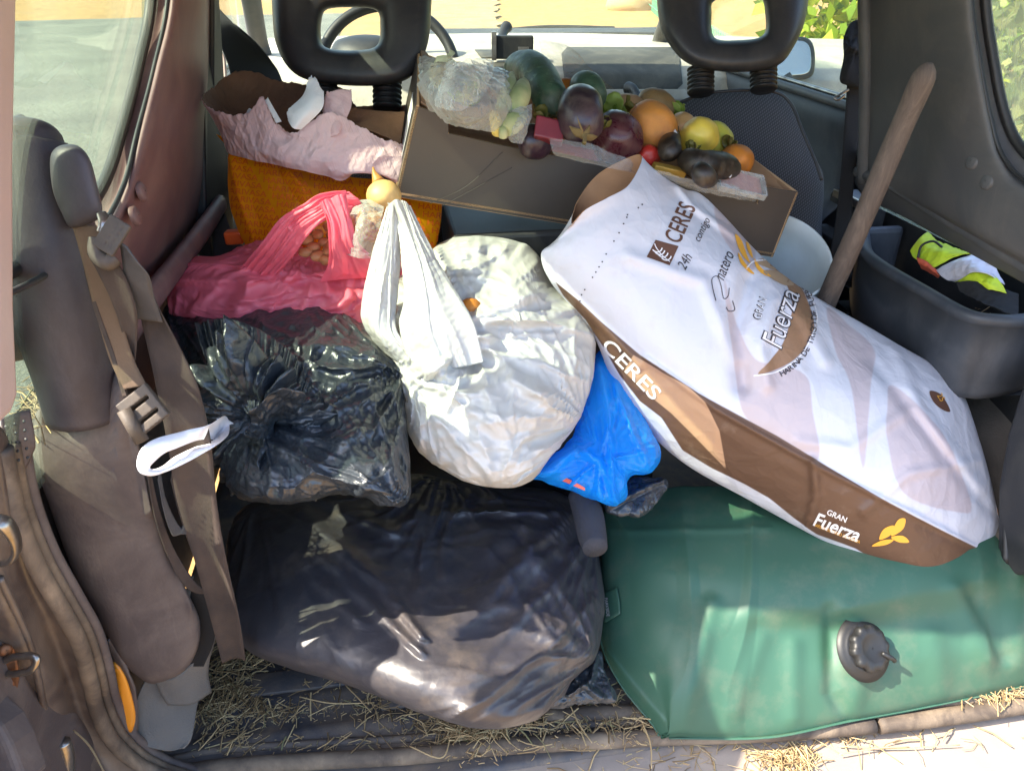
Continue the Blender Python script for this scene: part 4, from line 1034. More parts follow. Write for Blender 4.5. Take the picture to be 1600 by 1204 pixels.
px_tube('belt_tongue', [(1326, 140, 1.385), (1312, 148, 1.385), (1304, 153, 1.385), (1309, 156, 1.385), (1320, 149, 1.386)], .0022, M_steel, parent=pb)
# ------------------------------------------------------------------ the load: bags and sacks
BVH = {}
def scaled(g, s): return (lambda m, d: g(m, d)*s) if callable(g) else g*s
def bag(name, label, cat, P, mat, grow, ff=(), ups=1, fine=.6, kf=.3, **k):
    """big folds first on a coarse sheet, then finer and sharper ones on it split up"""
    V, F, px, py = P
    V = relax(V, F, grow, **k)
    kb = k.pop('kb', .2); ka = k.pop('ka', .02); amp = k.pop('amp', .003); sc = k.pop('nscale', 12); it = k.pop('iters', 100); k.pop('inward', 0)
    for u in range(ups):
        V, F = midsub(V, F); kb *= .75; amp *= .35; sc *= 2.3; it = int(it*.5); fs = fine**(u+1)
        V = relax(V, F, scaled(grow, fs), iters=it, kb=kb, ka=ka*2, amp=amp, nscale=sc, **k)
    if ff:
        Nv = vnormals(V, F); qx, qy, _ = pr(V); face = np.clip(-(Nv@FW)*3, 0, 1); h = np.zeros(len(V))
        for q in ff: h += fold_field(qx, qy, *q)
        V = V+Nv*(h*face)[:, None]
    V = soften(V, F, 1)
    o = part(name, V, F, mat)
    tag(o, label, cat)
    return o, V, F

# big black sack on the floor
P = pillow([(372, 800), (430, 775), (520, 762), (640, 740), (700, 748), (790, 758), (880, 772), (925, 830), (940, 900), (943, 960), (932, 1020), (900, 1058), (868, 1098), (810, 1134), (740, 1138), (655, 1112), (550, 1072), (455, 1045), (385, 1015), (350, 960), (352, 870)],
           (650, 935), 1.11, gx=.01, gy=-.115, tf=.135, tb=.20, pf=.85, k=.85, level=6, folds=[(690, 725, 4.2, .006, .032, 40, 150, 1, 2.4), (935, 1020, 4, .004, .016, 60, 200, 2), (400, 700, 3.5, .004, .010, 60, 260, 3), (940, 790, 4, .005, .022, 60, 240, 4, 2.4)],
           bumps=[(840, 830, 90, .02), (480, 880, 90, .02), (640, 1010, 120, .015), (860, 960, 60, .02), (700, 880, 60, -.012)],
           ridges=[([(470, 800), (590, 905), (660, 995)], 13, .020), ([(490, 850), (600, 965), (660, 1020)], 11, .016), ([(440, 840), (560, 970)], 12, .010), ([(530, 800), (640, 840), (655, 800)], 12, .012),
                   ([(655, 880), (668, 800), (680, 760)], 12, .012), ([(690, 900), (700, 820), (735, 770)], 10, .014), ([(925, 940), (860, 1010), (760, 1090), (700, 1125)], 14, .010),
                   ([(930, 850), (820, 880), (740, 940)], 14, .006), ([(935, 900), (820, 940), (720, 960)], 14, .006), ([(640, 860), (560, 800), (480, 775)], 14, .008)], floor=.004)
kn = at(690, 745, d=1.12)
big_black, bbV, bbF = bag('black_sack', 'large full black rubbish sack sitting on the dusty boot floor', 'sack', P, M_blk,
    mixg(radial_growth(kn, .004, .26, .12), radial_growth(at(930, 1000, d=1.05), 0, .12, .12)), iters=80, ka=.012, kb=.04, fine=.3, ff=[(690, 728, 9, .012, .007, 40, 210, 60, 2.4), (940, 800, 9, .010, .006, 40, 260, 61, 2.4), (930, 1030, 9, .010, .006, 40, 220, 62, 2.4), (400, 780, 7, .008, .004, 40, 260, 63, 2.4)], amp=.0012, seed=3, nscale=9, floor=.004, inward=.7)

# black bag on top of it, tied, mouth towards the tailgate
P = pillow([(252, 492), (300, 460), (380, 452), (470, 462), (540, 488), (600, 530), (628, 580), (634, 650), (640, 720), (640, 775), (615, 792), (540, 770), (480, 782), (430, 788), (375, 775), (350, 740), (330, 650), (290, 580)],
           (480, 625), 1.02, gx=-.012, gy=-.10, tf=.10, tb=.13, pf=.8, k=.85, level=6, folds=[(400, 650, 4.5, .012, .010, 60, 150, 5), (628, 575, 4.5, .012, .028, 25, 170, 6, 2.4), (655, 800, 5, .01, .024, 30, 190, 7, 2.4), (250, 470, 4, .01, .020, 30, 260, 8, 2.2), (520, 440, 4, .012, .012, 20, 120, 81)],
           bumps=[(560, 730, 60, .03), (430, 745, 60, .02), (520, 520, 80, .02), (400, 640, 34, -.03), (350, 560, 40, .02)],
           ridges=[([(400, 640), (470, 570), (540, 480)], 14, .010), ([(420, 655), (540, 640), (628, 600)], 12, .010), ([(420, 670), (520, 690), (636, 660)], 12, .010), ([(410, 680), (500, 740), (600, 770)], 12, .010),
                   ([(560, 480), (590, 560), (626, 580)], 8, .012), ([(390, 640), (360, 560), (310, 500)], 12, .008), ([(590, 560), (540, 590), (505, 625)], 9, .012)])
kn = at(400, 655, d=.93)
up_black, ubV, ubF = bag('tied_black_bag', 'glossy tied black bag with a white drawstring, lying on the big black sack', 'bag', P, M_blk2,
    mixg(radial_growth(kn, .03, .20, .10), radial_growth(at(600, 560, d=1.02), 0, .12, .07)), iters=80, ka=.012, kb=.03, ff=[(400, 655, 10, .02, .006, 40, 170, 64, 2.4), (632, 590, 9, .02, .007, 20, 200, 65, 2.4), (650, 800, 9, .02, .007, 20, 220, 66, 2.4), (260, 475, 8, .015, .006, 20, 260, 67, 2.4)], amp=.003, seed=5, nscale=14, inward=.6)
# gathered mouth: a fluted rosette of film round the knot
def rosette(c, nrm, prof, n=360, nv=44, flutes=23, amp=.25, seed=1, elong=(1, 1), hint=(0, 0, 1), arc=None):
    """prof rows (radius, height) from the throat outwards, fluted round the rim"""
    r = np.random.default_rng(seed); a, b = frame_from(nrm, hint); nrm = np.asarray(nrm)/np.linalg.norm(nrm)
    th = np.linspace(0, 2*math.pi, n, endpoint=False)
    if arc: th = np.linspace(arc[0], arc[1], n)
    pr_ = catmull(prof, nv); V = []
    ph = r.uniform(0, 6.28, 6)
    w = np.sin(flutes*th+1.6*np.sin(3*th+ph[0])+1.1*np.sin(7*th+ph[1]))
    w = np.sign(w)*np.abs(w)**.7+.5*np.sin(2.3*flutes*th+ph[2])
    lo = .16*np.sin(2*th+ph[3])+.13*np.sin(3*th+ph[4])+.08*np.sin(5*th+ph[5])
    for j, (R, h) in enumerate(pr_):
        t = j/(nv-1)
        f = amp*(.35+.65*t)*R
        rr = R*(1+lo*t+.10*w*t)
        hh = h+f*w*.45+lo*R*.5*t
        V.append(np.asarray(c)+rr[:, None]*(elong[0]*np.cos(th)[:, None]*a+elong[1]*np.sin(th)[:, None]*b)+hh[:, None]*nrm)
    return np.vstack(V), gfaces(nv, n, wrap=arc is None)
nr = -FW*.8+RT*.1+np.array([0, 0, .1])
V, F = rosette(at(395, 655, d=.905), -FW*.75+RT*-.15+UP*-.15, [(.006, -.03), (.012, -.012), (.03, .002), (.055, .012), (.075, .008), (.092, -.006)], flutes=11, amp=.24, seed=4, elong=(.85, 1.05))
V = relax(V, F, .12, iters=70, ka=.012, kb=.05, amp=.006, nscale=22)
o = part('gathered_mouth', V, F, M_blk2, up_black); solid(o, .0005, 0)
V, F = rosette(at(440, 668, d=.875), -FW*.7+RT*.5+UP*-.1, [(.004, -.03), (.01, -.01), (.022, .008), (.036, .022), (.05, .03)], n=260, nv=36, flutes=5, amp=.35, seed=9, elong=(1.0, .8))
V = relax(V, F, .14, iters=70, ka=.012, kb=.05, amp=.007, nscale=28)
o = part('mouth_frill', V, F, M_blk2, up_black); solid(o, .0005, 0)
# fan of pleats above the knot
ctrl = [[at(x, y, d=d) for x, y, d in row] for row in [
    [(305, 505, .985), (350, 498, .972), (400, 512, .962), (450, 545, .955), (480, 580, .95), (500, 625, .945)],
    [(322, 560, .955), (360, 555, .94), (400, 560, .93), (440, 585, .925), (468, 612, .925), (485, 640, .925)],
    [(345, 615, .93), (370, 612, .915), (398, 612, .908), (425, 622, .905), (447, 637, .905), (460, 652, .91)],
    [(378, 648, .92), (388, 646, .91), (398, 645, .905), (408, 648, .905), (418, 653, .91), (424, 658, .915)]]]
G = grid(ctrl, 70, 260); nvv, nuu = G.shape[:2]; t = np.linspace(0, 1, nuu); vv = np.linspace(0, 1, nvv)[:, None]
wv = (np.sin(2*math.pi*9*t+3.5*np.sin(9*t))+.7*np.sin(2*math.pi*19*t+4*np.sin(5*t))+.4*np.sin(2*math.pi*37*t+3*np.sin(7*t)))*(.6+.4*np.sin(11*t+1))
G = G-FW*((wv[None, :]*(.0045-.0025*vv))[..., None])
V = G.reshape(-1, 3); F = gfaces(nvv, nuu)
V = relax(V, F, .08, iters=50, ka=.02, kb=.04, amp=.003, nscale=30)
o = part('pleated_collar', V, F, M_blk2, up_black); solid(o, .0005, 0)
# drawstring loop
M_str = film('white_drawstring_film', '#f3f3f8', rough=.4, trans=.3, crump=60, cs=.4, cd=.0015)
lo = np.array([(352, 650), (325, 664), (285, 674), (245, 685), (222, 700), (214, 724), (221, 740), (243, 742), (275, 730), (310, 712), (345, 690), (358, 674)], float)
li = np.array([(332, 686), (316, 686), (300, 690), (276, 700), (256, 708), (240, 722), (234, 730), (240, 733), (254, 728), (276, 712), (306, 698), (330, 690)], float)
dd_ = np.array([.84, .735, .715, .700, .695, .692, .694, .70, .71, .722, .745, .84])
ctrl = [[(x, y, d) for (x, y), d in zip(lo+(li-lo)*t, dd_-.004*math.sin(t*3.14)+.004*t)] for t in (0, .33, .66, 1)]
G = grid(ctrl, 22, 150, wrap=True).reshape(-1, 3); V = CAM+(FW+RT*((G[:, 0]-800)/FPX)[:, None]-UP*((G[:, 1]-602)/FPX)[:, None])*G[:, 2:3]
V = relax(V, gfaces(22, 150, wrap=True), .03, iters=30, ka=.03, kb=.1, amp=.001, nscale=40); o = part('drawstring', V, gfaces(22, 150, wrap=True), M_str, up_black); solid(o, .0006, 0)
ribbon([at(326, 622, d=.93), at(338, 645, d=.91), at(356, 664, d=.896)], [RT, RT, RT+UP*.3], [.006, .009, .014], name='drawstring', mat=M_str, parent=up_black, n=20)

# white bag
P = pillow([(640, 420), (690, 378), (740, 368), (800, 374), (838, 395), (862, 440), (905, 475), (929, 525), (926, 590), (905, 655), (868, 705), (828, 750), (780, 762), (720, 748), (665, 715), (640, 680), (628, 620), (606, 560), (585, 520), (590, 460)],
           (770, 570), 1.07, gx=.01, gy=-.055, tf=.12, tb=.14, pf=.85, k=.85, level=6, folds=[(730, 500, 3.5, .008, .034, 30, 170, 9, 2.2), (915, 655, 3.6, .006, .028, 40, 200, 10, 2.2), (640, 590, 4.5, .012, .020, 30, 150, 11), (700, 420, 4, .012, .020, 30, 150, 12), (780, 770, 4, .01, .012, 30, 150, 121)],
           bumps=[(745, 560, 30, -.03), (720, 500, 40, .02), (770, 400, 60, -.01), (820, 470, 60, .015), (800, 620, 70, .015), (680, 560, 40, .015)],
           ridges=[([(725, 480), (735, 560), (700, 640)], 12, .010), ([(740, 520), (820, 600), (905, 655)], 16, .012), ([(738, 545), (850, 570), (926, 600)], 12, .006),
                   ([(640, 560), (700, 590), (760, 585)], 14, .010), ([(650, 640), (760, 700), (860, 700)], 12, .005), ([(720, 480), (790, 520), (900, 480)], 12, .007), ([(700, 420), (780, 420), (850, 470)], 12, .008), ([(730, 470), (790, 450), (850, 400)], 10, .008)])
kn = at(735, 535, d=.96)
white_bag, wbV, wbF = bag('white_carrier_bag', 'full white plastic carrier bag with its handles pulled up, resting on the black sack', 'bag', P, M_wht,
    mixg(radial_growth(kn, .01, .3, .12), dir_growth(RT*.8-UP*.5, .0, .025)), iters=80, ka=.012, kb=.03, fine=.25, ff=[(730, 500, 9, .016, .006, 25, 190, 68, 2.4), (920, 660, 8, .012, .005, 25, 220, 69, 2.4), (640, 600, 9, .016, .005, 20, 170, 70, 2.4)], amp=.0015, seed=8, nscale=10, inward=.6)
def handle(rows, ds, parent, mat, name='handle', nu=46, nv=120, fl=4, amp=.003, seed=0, g=.11, sol=.0005):
    ctrl = [[at(x, y, d=dd) for (x, y), dd in zip(r, d)] for r, d in zip(rows, ds)]
    G = grid(ctrl, nv, nu); u = np.linspace(0, 1, nu); v = np.linspace(0, 1, nv)[:, None]
    r = np.random.default_rng(seed)
    Q = np.stack([(u+0*v).ravel()*fl, (v+0*u).ravel()*.9, 0*(u+v).ravel()], 1)
    w = (np.clip(1-np.abs(noise3(Q, .55, seed+50, 2))*2.2, 0, 1)+.5*noise3(Q, 1.1, seed+60, 1)).reshape(v.shape[0], -1)
    G = G-FW*(w*amp*1.1*(1.0-.35*v))[..., None]
    V = G.reshape(-1, 3); F = gfaces(nv, nu)
    V = relax(V, F, g, iters=50, ka=.02, kb=.04, amp=.0025, nscale=22, seed=seed)
    o = part(name, V, F, mat, parent); solid(o, sol, 0)
    return o
handle([[(604, 322), (612, 318), (624, 318)], [(592, 362), (608, 360), (624, 362)], [(578, 410), (600, 410), (625, 412)], [(568, 460), (592, 465), (620, 470)], [(566, 500), (592, 520), (622, 520)], [(590, 545), (625, 565), (660, 560)]],
       [[1.0, .99, 1.]]*3+[[1.0, .985, 1.]]+[[1.01, .985, .985]]+[[1.03, 1.0, .98]], white_bag, M_wht, seed=2, fl=2.4)
handle([[(606, 318), (626, 313), (642, 322)], [(622, 360), (640, 355), (664, 368)], [(628, 412), (660, 410), (694, 425)], [(632, 465), (672, 465), (722, 470)], [(625, 510), (680, 520), (742, 510)], [(640, 570), (700, 575), (755, 565)]],
       [[.995, .985, .995]]*2+[[.985, .965, .985], [.98, .95, .965], [.98, .945, .95], [.985, .955, .955]], white_bag, M_wht, seed=6, nu=60, fl=3)

# pink bag: low body, twisted handle arch
P = pillow([(268, 420), (300, 402), (350, 398), (420, 372), (480, 360), (560, 390), (640, 420), (640, 470), (610, 510), (560, 520), (420, 520), (290, 500), (264, 470)],
           (450, 450), 1.17, gx=.0, gy=-.05, tf=.07, tb=.10, pf=.8, k=.8, level=6, folds=[(500, 370, 5, .012, .020, 30, 200, 13), (640, 430, 5, .008, .018, 30, 300, 14)], bumps=[(500, 388, 45, -.05)],
           ridges=[([(270, 440), (400, 440), (570, 425)], 12, .008), ([(290, 410), (400, 415), (470, 395)], 10, .008), ([(380, 470), (480, 450), (600, 465)], 12, .007)])
pink, _, _ = bag('pink_carrier_bag', 'bright pink plastic bag of brown nuts behind the tied black bag', 'bag', P, M_pnk,
    dir_growth(RT*.9+UP*.2, .01, .28), iters=70, ka=.012, kb=.04, ups=1, ff=[(500, 380, 9, .016, .006, 20, 220, 71, 2.4), (620, 440, 8, .012, .006, 20, 320, 72, 2.4)], amp=.003, seed=11, nscale=12)
handle([[(372, 425), (395, 432), (420, 440)], [(405, 385), (430, 392), (455, 402)], [(440, 340), (462, 350), (478, 372)], [(475, 318), (492, 330), (500, 350)], [(500, 303), (512, 318), (525, 338)], [(540, 297), (548, 312), (556, 330)]],
       [[1.12]*3, [1.09]*3, [1.07]*3, [1.06]*3, [1.06]*3, [1.08]*3], pink, M_pnk, seed=3, fl=5, amp=.004)
handle([[(500, 318), (515, 310), (540, 304)], [(512, 350), (530, 345), (548, 340)], [(514, 385), (535, 380), (560, 378)], [(512, 415), (545, 412), (588, 408)], [(500, 440), (550, 436), (600, 430)]],
       [[1.05]*3, [1.05]*3, [1.06]*3, [1.085]*3, [1.11]*3], pink, M_pnk, seed=5, fl=3, amp=.004)
handle([[(440, 345), (470, 322), (545, 300)], [(455, 362), (485, 330), (560, 312)], [(470, 372), (495, 348), (570, 330)]], [[1.085]*3, [1.075]*3, [1.10]*3], pink, M_pnk, seed=7, fl=3, amp=.003, nv=40, nu=90)

# blue bag
P = pillow([(928, 560), (945, 548), (975, 575), (1000, 640), (1030, 700), (1020, 735), (985, 745), (978, 775), (960, 790), (930, 780), (890, 765), (850, 750), (826, 745), (850, 720), (890, 690), (905, 650), (915, 600)],
           (945, 690), 1.10, gx=.02, gy=-.05, tf=.07, tb=.08, pf=.8, k=.9, level=6, folds=[(935, 720, 5, .012, .014, 20, 140, 15), (930, 550, 5, .01, .012, 20, 150, 16)],
           ridges=[([(935, 570), (950, 650), (960, 780)], 10, .016), ([(960, 600), (990, 680), (1010, 720)], 9, .010), ([(850, 745), (900, 700), (935, 720), (960, 770)], 10, .014)])
blue, _, _ = bag('blue_carrier_bag', 'thin bright blue plastic bag squeezed between the white bag and the flour sack', 'bag', P, M_blu,
    mixg(radial_growth(at(935, 700, d=1.02), .02, .25, .1), dir_growth(UP, 0, .10)), iters=70, ka=.012, kb=.04, ups=0, amp=.004, seed=13, nscale=18)
M_redp = printm('red_print', '#d8604a', .5)
ribbon([at(862, 743, d=1.028), at(880, 748, d=1.02), at(898, 756, d=1.012), at(914, 764, d=1.01)], [UP]*4, [.003, .006, .006, .004], name='red_print', mat=M_redp, parent=blue, n=24)

# crumpled black scraps
P = pillow([(945, 770), (975, 752), (1010, 745), (1038, 748), (1040, 765), (1010, 800), (985, 806), (950, 798)], (990, 775), 1.11, gy=-.1, tf=.02, tb=.03, level=5, ridges=[([(950, 790), (1035, 750)], 8, .012)])
bag('crumpled_black_bag', 'small crumpled black bag lying on the green water bag under the blue bag', 'bag', P, M_blk2, .16, iters=80, ups=1, ka=.01, kb=.06, amp=.006, nscale=25, seed=2)
P = pillow([(870, 1040), (890, 1025), (935, 1018), (945, 1050), (962, 1090), (940, 1098), (900, 1100), (850, 1110), (800, 1118), (800, 1105)], (905, 1065), 1.035, gy=-.08, tf=.022, tb=.03, level=5, floor=.003, ridges=[([(890, 1030), (900, 1060), (940, 1090)], 8, .012), ([(930, 1025), (925, 1060), (890, 1085)], 8, .01)])
bag('bag_corner', 'loose twisted corner of black film on the floor beside the green water bag', 'film scrap', P, M_blk2, .16, iters=80, ups=1, ka=.01, kb=.06, amp=.006, nscale=25, seed=4, floor=.003)
V, F = tube([at(905, 770, d=1.10), at(918, 800, d=1.08), at(925, 835, d=1.055), at(930, 856, d=1.035)], [.017, .021, .02, .017], n=20, sub=16)
cloth_roll = part('cloth_roll', V, F, simple('charcoal_cloth', '#34343a', .9, bscale=200, bs=.6, bd=.002)); tag(cloth_roll, 'dark grey rolled cloth poking out between black sack and green water bag', 'cloth')

# ---- green water bag: top sheet, front fold, hem
top = [  # rows front -> back; (px,py,z)
    [(1045, 1152, .012), (1200, 1153, .012), (1330, 1128, .012), (1470, 1102, .012), (1620, 1070, .012), (1800, 1030, .012)],
    [(1060, 1140, .035), (1200, 1128, .035), (1330, 1110, .035), (1470, 1085, .035), (1620, 1052, .035), (1800, 1010, .035)],
    [(1070, 1080, .085), (1190, 1060, .085), (1320, 1050, .085), (1460, 1030, .085), (1610, 1000, .085), (1780, 960, .085)],
    [(1090, 1010, .125), (1190, 990, .13), (1320, 985, .125), (1450, 965, .13), (1600, 935, .13), (1760, 900, .12)],
    [(1112, 950, .155), (1200, 940, .17), (1320, 945, .165), (1440, 920, .17), (1575, 890, .165), (1730, 850, .14)],
    [(1060, 890, .175), (1170, 880, .195), (1300, 885, .195), (1430, 870, .195), (1560, 840, .18), (1700, 800, .14)],
    [(1000, 830, .17), (1120, 820, .2), (1260, 820, .205), (1400, 810, .2), (1540, 790, .18), (1660, 760, .14)],
    [(955, 775, .15), (1080, 760, .19), (1220, 760, .2), (1370, 750, .19), (1500, 740, .17), (1620, 720, .12)]]
left = [(1030, 1148, .010), (1018, 1128, .018), (975, 1075, .035), (945, 1020, .055), (934, 965, .07), (936, 910, .085), (940, 850, .10), (946, 800, .11)]
left2 = [(1036, 1151, .011), (1042, 1140, .028), (1030, 1080, .07), (1020, 1010, .11), (1012, 950, .135), (985, 890, .145), (965, 830, .15), (948, 785, .14)]
bot = [(1030, 1149, .004), (1015, 1129, .006), (985, 1082, .006), (962, 1040, .006), (960, 1000, .006), (965, 950, .006), (975, 900, .006), (985, 860, .006)]
ctrl = [[bot[i], left[i], left2[i]]+top[i] for i in range(8)]
G = grid(ctrl, 300, 420)
V = np.array(at(0, 0, d=1)); pxy = G.reshape(-1, 3)
r = FW+RT*((pxy[:, :1]-800)/FPX)-UP*((pxy[:, 1:2]-602)/FPX)
V = CAM+r*((pxy[:, 2:3]-CAM[2])/r[:, 2:3])
px, py = pxy[:, 0], pxy[:, 1]
def fold_ax(px, py):
    Q = np.stack([px/90, py/420, 0*px], 1); return np.clip(1-np.abs(noise3(Q, .35, 17, 2))*2.4, 0, 1)
h = np.zeros(len(V))
for pts, w, hh in [([(1110, 945), (1065, 1145)], 26, .010), ([(1298, 952), (1300, 1080), (1325, 1120)], 20, -.010), ([(1325, 960), (1345, 1060), (1330, 1110)], 30, .008), ([(1525, 930), (1570, 1020)], 30, -.010), ([(1490, 925), (1540, 1030)], 30, .010),
                   ([(1240, 1010), (1240, 1120)], 24, .006), ([(1190, 1000), (1150, 1110)], 24, .005), ([(1460, 1000), (1470, 1080)], 30, .006), ([(1595, 900), (1590, 1040)], 30, .010), ([(1035, 1128), (945, 1020)], 9, .006), ([(940, 830), (1200, 826)], 10, .003)]:
    h += .75*hh*np.exp(-(seg_dist(px, py, pts)/(w*.62))**2)
h += .005*fold_ax(px, py)
V = V+(UP*.6-FW*.8)*h[:, None]
F = gfaces(300, 420)
V = relax(V, F, mixg(dir_growth(UP, .0, .012)), iters=70, ka=.02, kb=.5, amp=.003, nscale=6, seed=21)
V[:, 2] = np.maximum(V[:, 2], .004)
green = part('green_water_bag', V, F, M_gre); solid(green, .003, -1)
tag(green, 'large green PVC water bag with a black screw valve, lying flat on the boot sill', 'water bag')
gbvh = BVHTree.FromPolygons([Vector(v) for v in V], [tuple(f) for f in F.tolist()])
# valve
p, n = hit(gbvh, 1347, 1012)
val = thing('screw_valve', '', '', p); del val['label'], val['category']; val.parent = green; val.location = tuple(p-wloc(green))
n = n/np.linalg.norm(n)
V, F = lathe([(.002, .0), (.044, .001), (.045, .003), (.036, .005), (.033, .008), (.031, .009), (.002, .009)], p, n, 48); part('valve_flange', V, F, M_rubber, val)
th = np.linspace(0, 2*math.pi, 120, endpoint=False)
a, b = frame_from(n)
rows = []
for (R, hgt) in [(.028, .007), (.030, .009), (.030, .018), (.027, .021), (.018, .0215), (.016, .020), (.001, .020)]:
    rr = R*(1+(.05 if R > .026 else 0)*np.sign(np.sin(10*th))*np.abs(np.sin(10*th))**.4)
    rows.append(p+n*hgt+rr[:, None]*(np.cos(th)[:, None]*a+np.sin(th)[:, None]*b))
part('valve_cap', np.vstack(rows), gfaces(7, 120, wrap=True), M_rubber, val)
q = p+RT*.012-UP*.006
V, F = tube([q+n*.021, q+n*.023+RT*.010-UP*.006, q+n*.017+RT*.020-UP*.010, q+n*.006+RT*.028-UP*.012], [.003, .0035, .003, .0025], n=10, sub=14); part('valve_strap', V, F, M_rubber, val)
for pts in ([(x, y, z) for x, y, z in left[:6]], [(1045, 1151, .014), (1200, 1150, .016), (1330, 1124, .016), (1470, 1098, .016), (1620, 1066, .016), (1800, 1024, .016)]):
    P = [at(x, y, z=z)-FW*.002 for x, y, z in pts]; Vs, Fs_ = tube(P, .0022, n=6, sub=60, flat=.5); part('welded_seam', Vs, Fs_, M_gre, green)
# label tab
def on(bvh, poly, off=.0012):
    return [hit(bvh, x, y, off)[0] for x, y in poly]
def tabpt(x, y):
    p, _ = hit(gbvh, x, y, .004); return p if p is not None else at(x, y, z=.09)
G = grid([[tabpt(x, y) for x, y in r] for r in [[(941, 926), (953, 922), (966, 917)], [(943, 948), (956, 944), (970, 939)], [(947, 972), (958, 966), (971, 958)]]], 10, 10); G[:, :, :] -= FW*.004
tab = part('label_tab', G.reshape(-1, 3), gfaces(10, 10), M_gre, green); solid(tab, .0015, 0)
tabV = G.reshape(-1, 3); tabF = gfaces(10, 10)

def tv(v): return BVHTree.FromPolygons([Vector(a) for a in v[0]], [tuple(int(i) for i in f) for f in v[1]])
V, F = text_px('PARKSIDE', 7); tb = tv((tabV, tabF))
project('label_print', affine(V, (946, 934), (.12, .95), (.95, -.12)), F, tb, M_inkw, tab, .002)

# ---- flour sack
rows = [[(893, 350), (915, 328), (948, 310), (982, 290), (1003, 252)],
    [(866, 378), (905, 352), (958, 325), (1005, 300), (1045, 282)],
    [(846, 398), (895, 385), (960, 352), (1018, 325), (1070, 296)],
    [(862, 442), (920, 425), (1000, 392), (1060, 352), (1105, 312)],
    [(925, 520), (980, 490), (1060, 450), (1140, 410), (1195, 405)],
    [(972, 622), (1040, 580), (1120, 530), (1210, 480), (1265, 458)],
    [(1058, 714), (1120, 665), (1200, 610), (1290, 560), (1388, 530)],
    [(1180, 785), (1230, 730), (1300, 680), (1395, 625), (1490, 597)],
    [(1300, 850), (1340, 800), (1400, 755), (1470, 710), (1530, 690)],
    [(1395, 892), (1420, 862), (1462, 830), (1510, 800), (1556, 790)],
    [(1440, 906), (1462, 893), (1490, 875), (1522, 855), (1557, 840)]]
de = [1.03, 1.045, 1.05, 1.07, 1.10, 1.13, 1.15, 1.15, 1.13, 1.12, 1.12]     # edge distance
fu = [.01, .02, .03, .05, .08, .11, .12, .115, .09, .045, .015]              # fullness
ctrl = []
for i, (r, d, f) in enumerate(zip(rows, de, fu)):
    skew = [0, .0, .01, .03, .06]
    fr = [(x, y, d+s-f*k) for (x, y), s, k in zip(r, skew, (0, .8, 1., .8, 0))]
    bk = [(x, y, d+s+f*k*.8+.012) for (x, y), s, k in zip(r[::-1][1:-1], skew[::-1][1:-1], (.7, 1., .7))]
    if i == 0:
        bk = [(992, 243, 1.11), (936, 272, 1.11), (902, 315, 1.08)]
    if i == 1: bk = [(x, y-12, dd+.02) for x, y, dd in bk]
    ctrl.append(fr+bk)
ctrl.append([(1495, 890, 1.13)]*8)
NV, NU = 190, 160
G = grid(ctrl, NV, NU, wrap=True); pxy = G.reshape(-1, 3); px, py = pxy[:, 0], pxy[:, 1]
h = np.zeros(len(px))
uu = np.tile(np.arange(NU)/NU, NV); front = (uu < .5).astype(float)
for pts, w, hh in [([(985, 400), (1100, 440), (1150, 560)], 22, .008), ([(1170, 440), (1150, 520), (1160, 600)], 26, -.016), ([(1210, 470), (1190, 540), (1200, 600)], 20, .008), ([(1190, 405), (1215, 450), (1260, 500), (1290, 560)], 22, .010),
                   ([(1270, 720), (1275, 770), (1260, 830)], 12, .010), ([(1395, 540), (1440, 640), (1530, 760)], 18, .008), ([(1360, 560), (1480, 720), (1550, 800)], 16, -.006),
                   ([(1010, 560), (1120, 640), (1280, 730), (1440, 810), (1540, 862)], 9, .006), ([(870, 440), (930, 500), (1000, 570)], 12, .008), ([(1060, 290), (1080, 320), (1150, 370)], 10, .008), ([(1420, 640), (1330, 700), (1250, 690)], 16, .005), ([(1350, 800), (1420, 740), (1530, 720)], 14, .005)]:
    h += .8*hh*np.exp(-(seg_dist(px, py, pts)/(w*.6))**2)
d = pxy[:, 2]-h*front
V = CAM+(FW+RT*((px-800)/FPX)[:, None]-UP*((py-602)/FPX)[:, None])*d[:, None]
F = gfaces(NV, NU, wrap=True, flip=True)
axis = at(1480, 860, d=1.12)-at(950, 300, d=1.05)
V = relax(V, F, mixg(dir_growth(axis, .012, .05), radial_growth(at(1165, 470, d=1.05), 0, .12, .12), radial_growth(at(1500, 600, d=1.12), 0, .12, .15), radial_growth(at(1400, 880, d=1.1), 0, .10, .15)), iters=150, ka=.012, kb=.12, amp=.004, nscale=9, seed=31)
V, NV, NU = gridup(V, NV, NU, True); F = gfaces(NV, NU, wrap=True, flip=True)
V = relax(V, F, dir_growth(axis, .008, .016), iters=60, ka=.03, kb=.10, amp=.0012, nscale=26, seed=32)
PX2, _, _ = gridup(np.stack([px, py, front], 1), NV//2+1, NU//2, True); px, py, front = PX2.T
ms = NT('flour_sack_paper')
white = srgb('#c4c4ca'); mauve = srgb('#b1a5a8'); brown = srgb('#5b4334'); tan = srgb('#b08c6e'); gold = srgb('#d9a040')
band = [(868, 440), (905, 470), (940, 503), (1000, 554), (1092, 614), (1214, 680), (1270, 714), (1375, 777), (1431, 807), (1480, 832), (1560, 872), (1500, 915), (1424, 904), (1394, 890), (1337, 856), (1277, 834), (1244, 811), (1202, 777), (1165, 756), (1112, 730), (1067, 703), (1034, 652), (1000, 626), (968, 585), (945, 545), (915, 500), (880, 462)]
leaf = [(990, 554), (1040, 585), (1075, 603), (1101, 627), (1124, 672), (1135, 732), (1094, 690), (1049, 645), (1008, 612), (975, 580)]
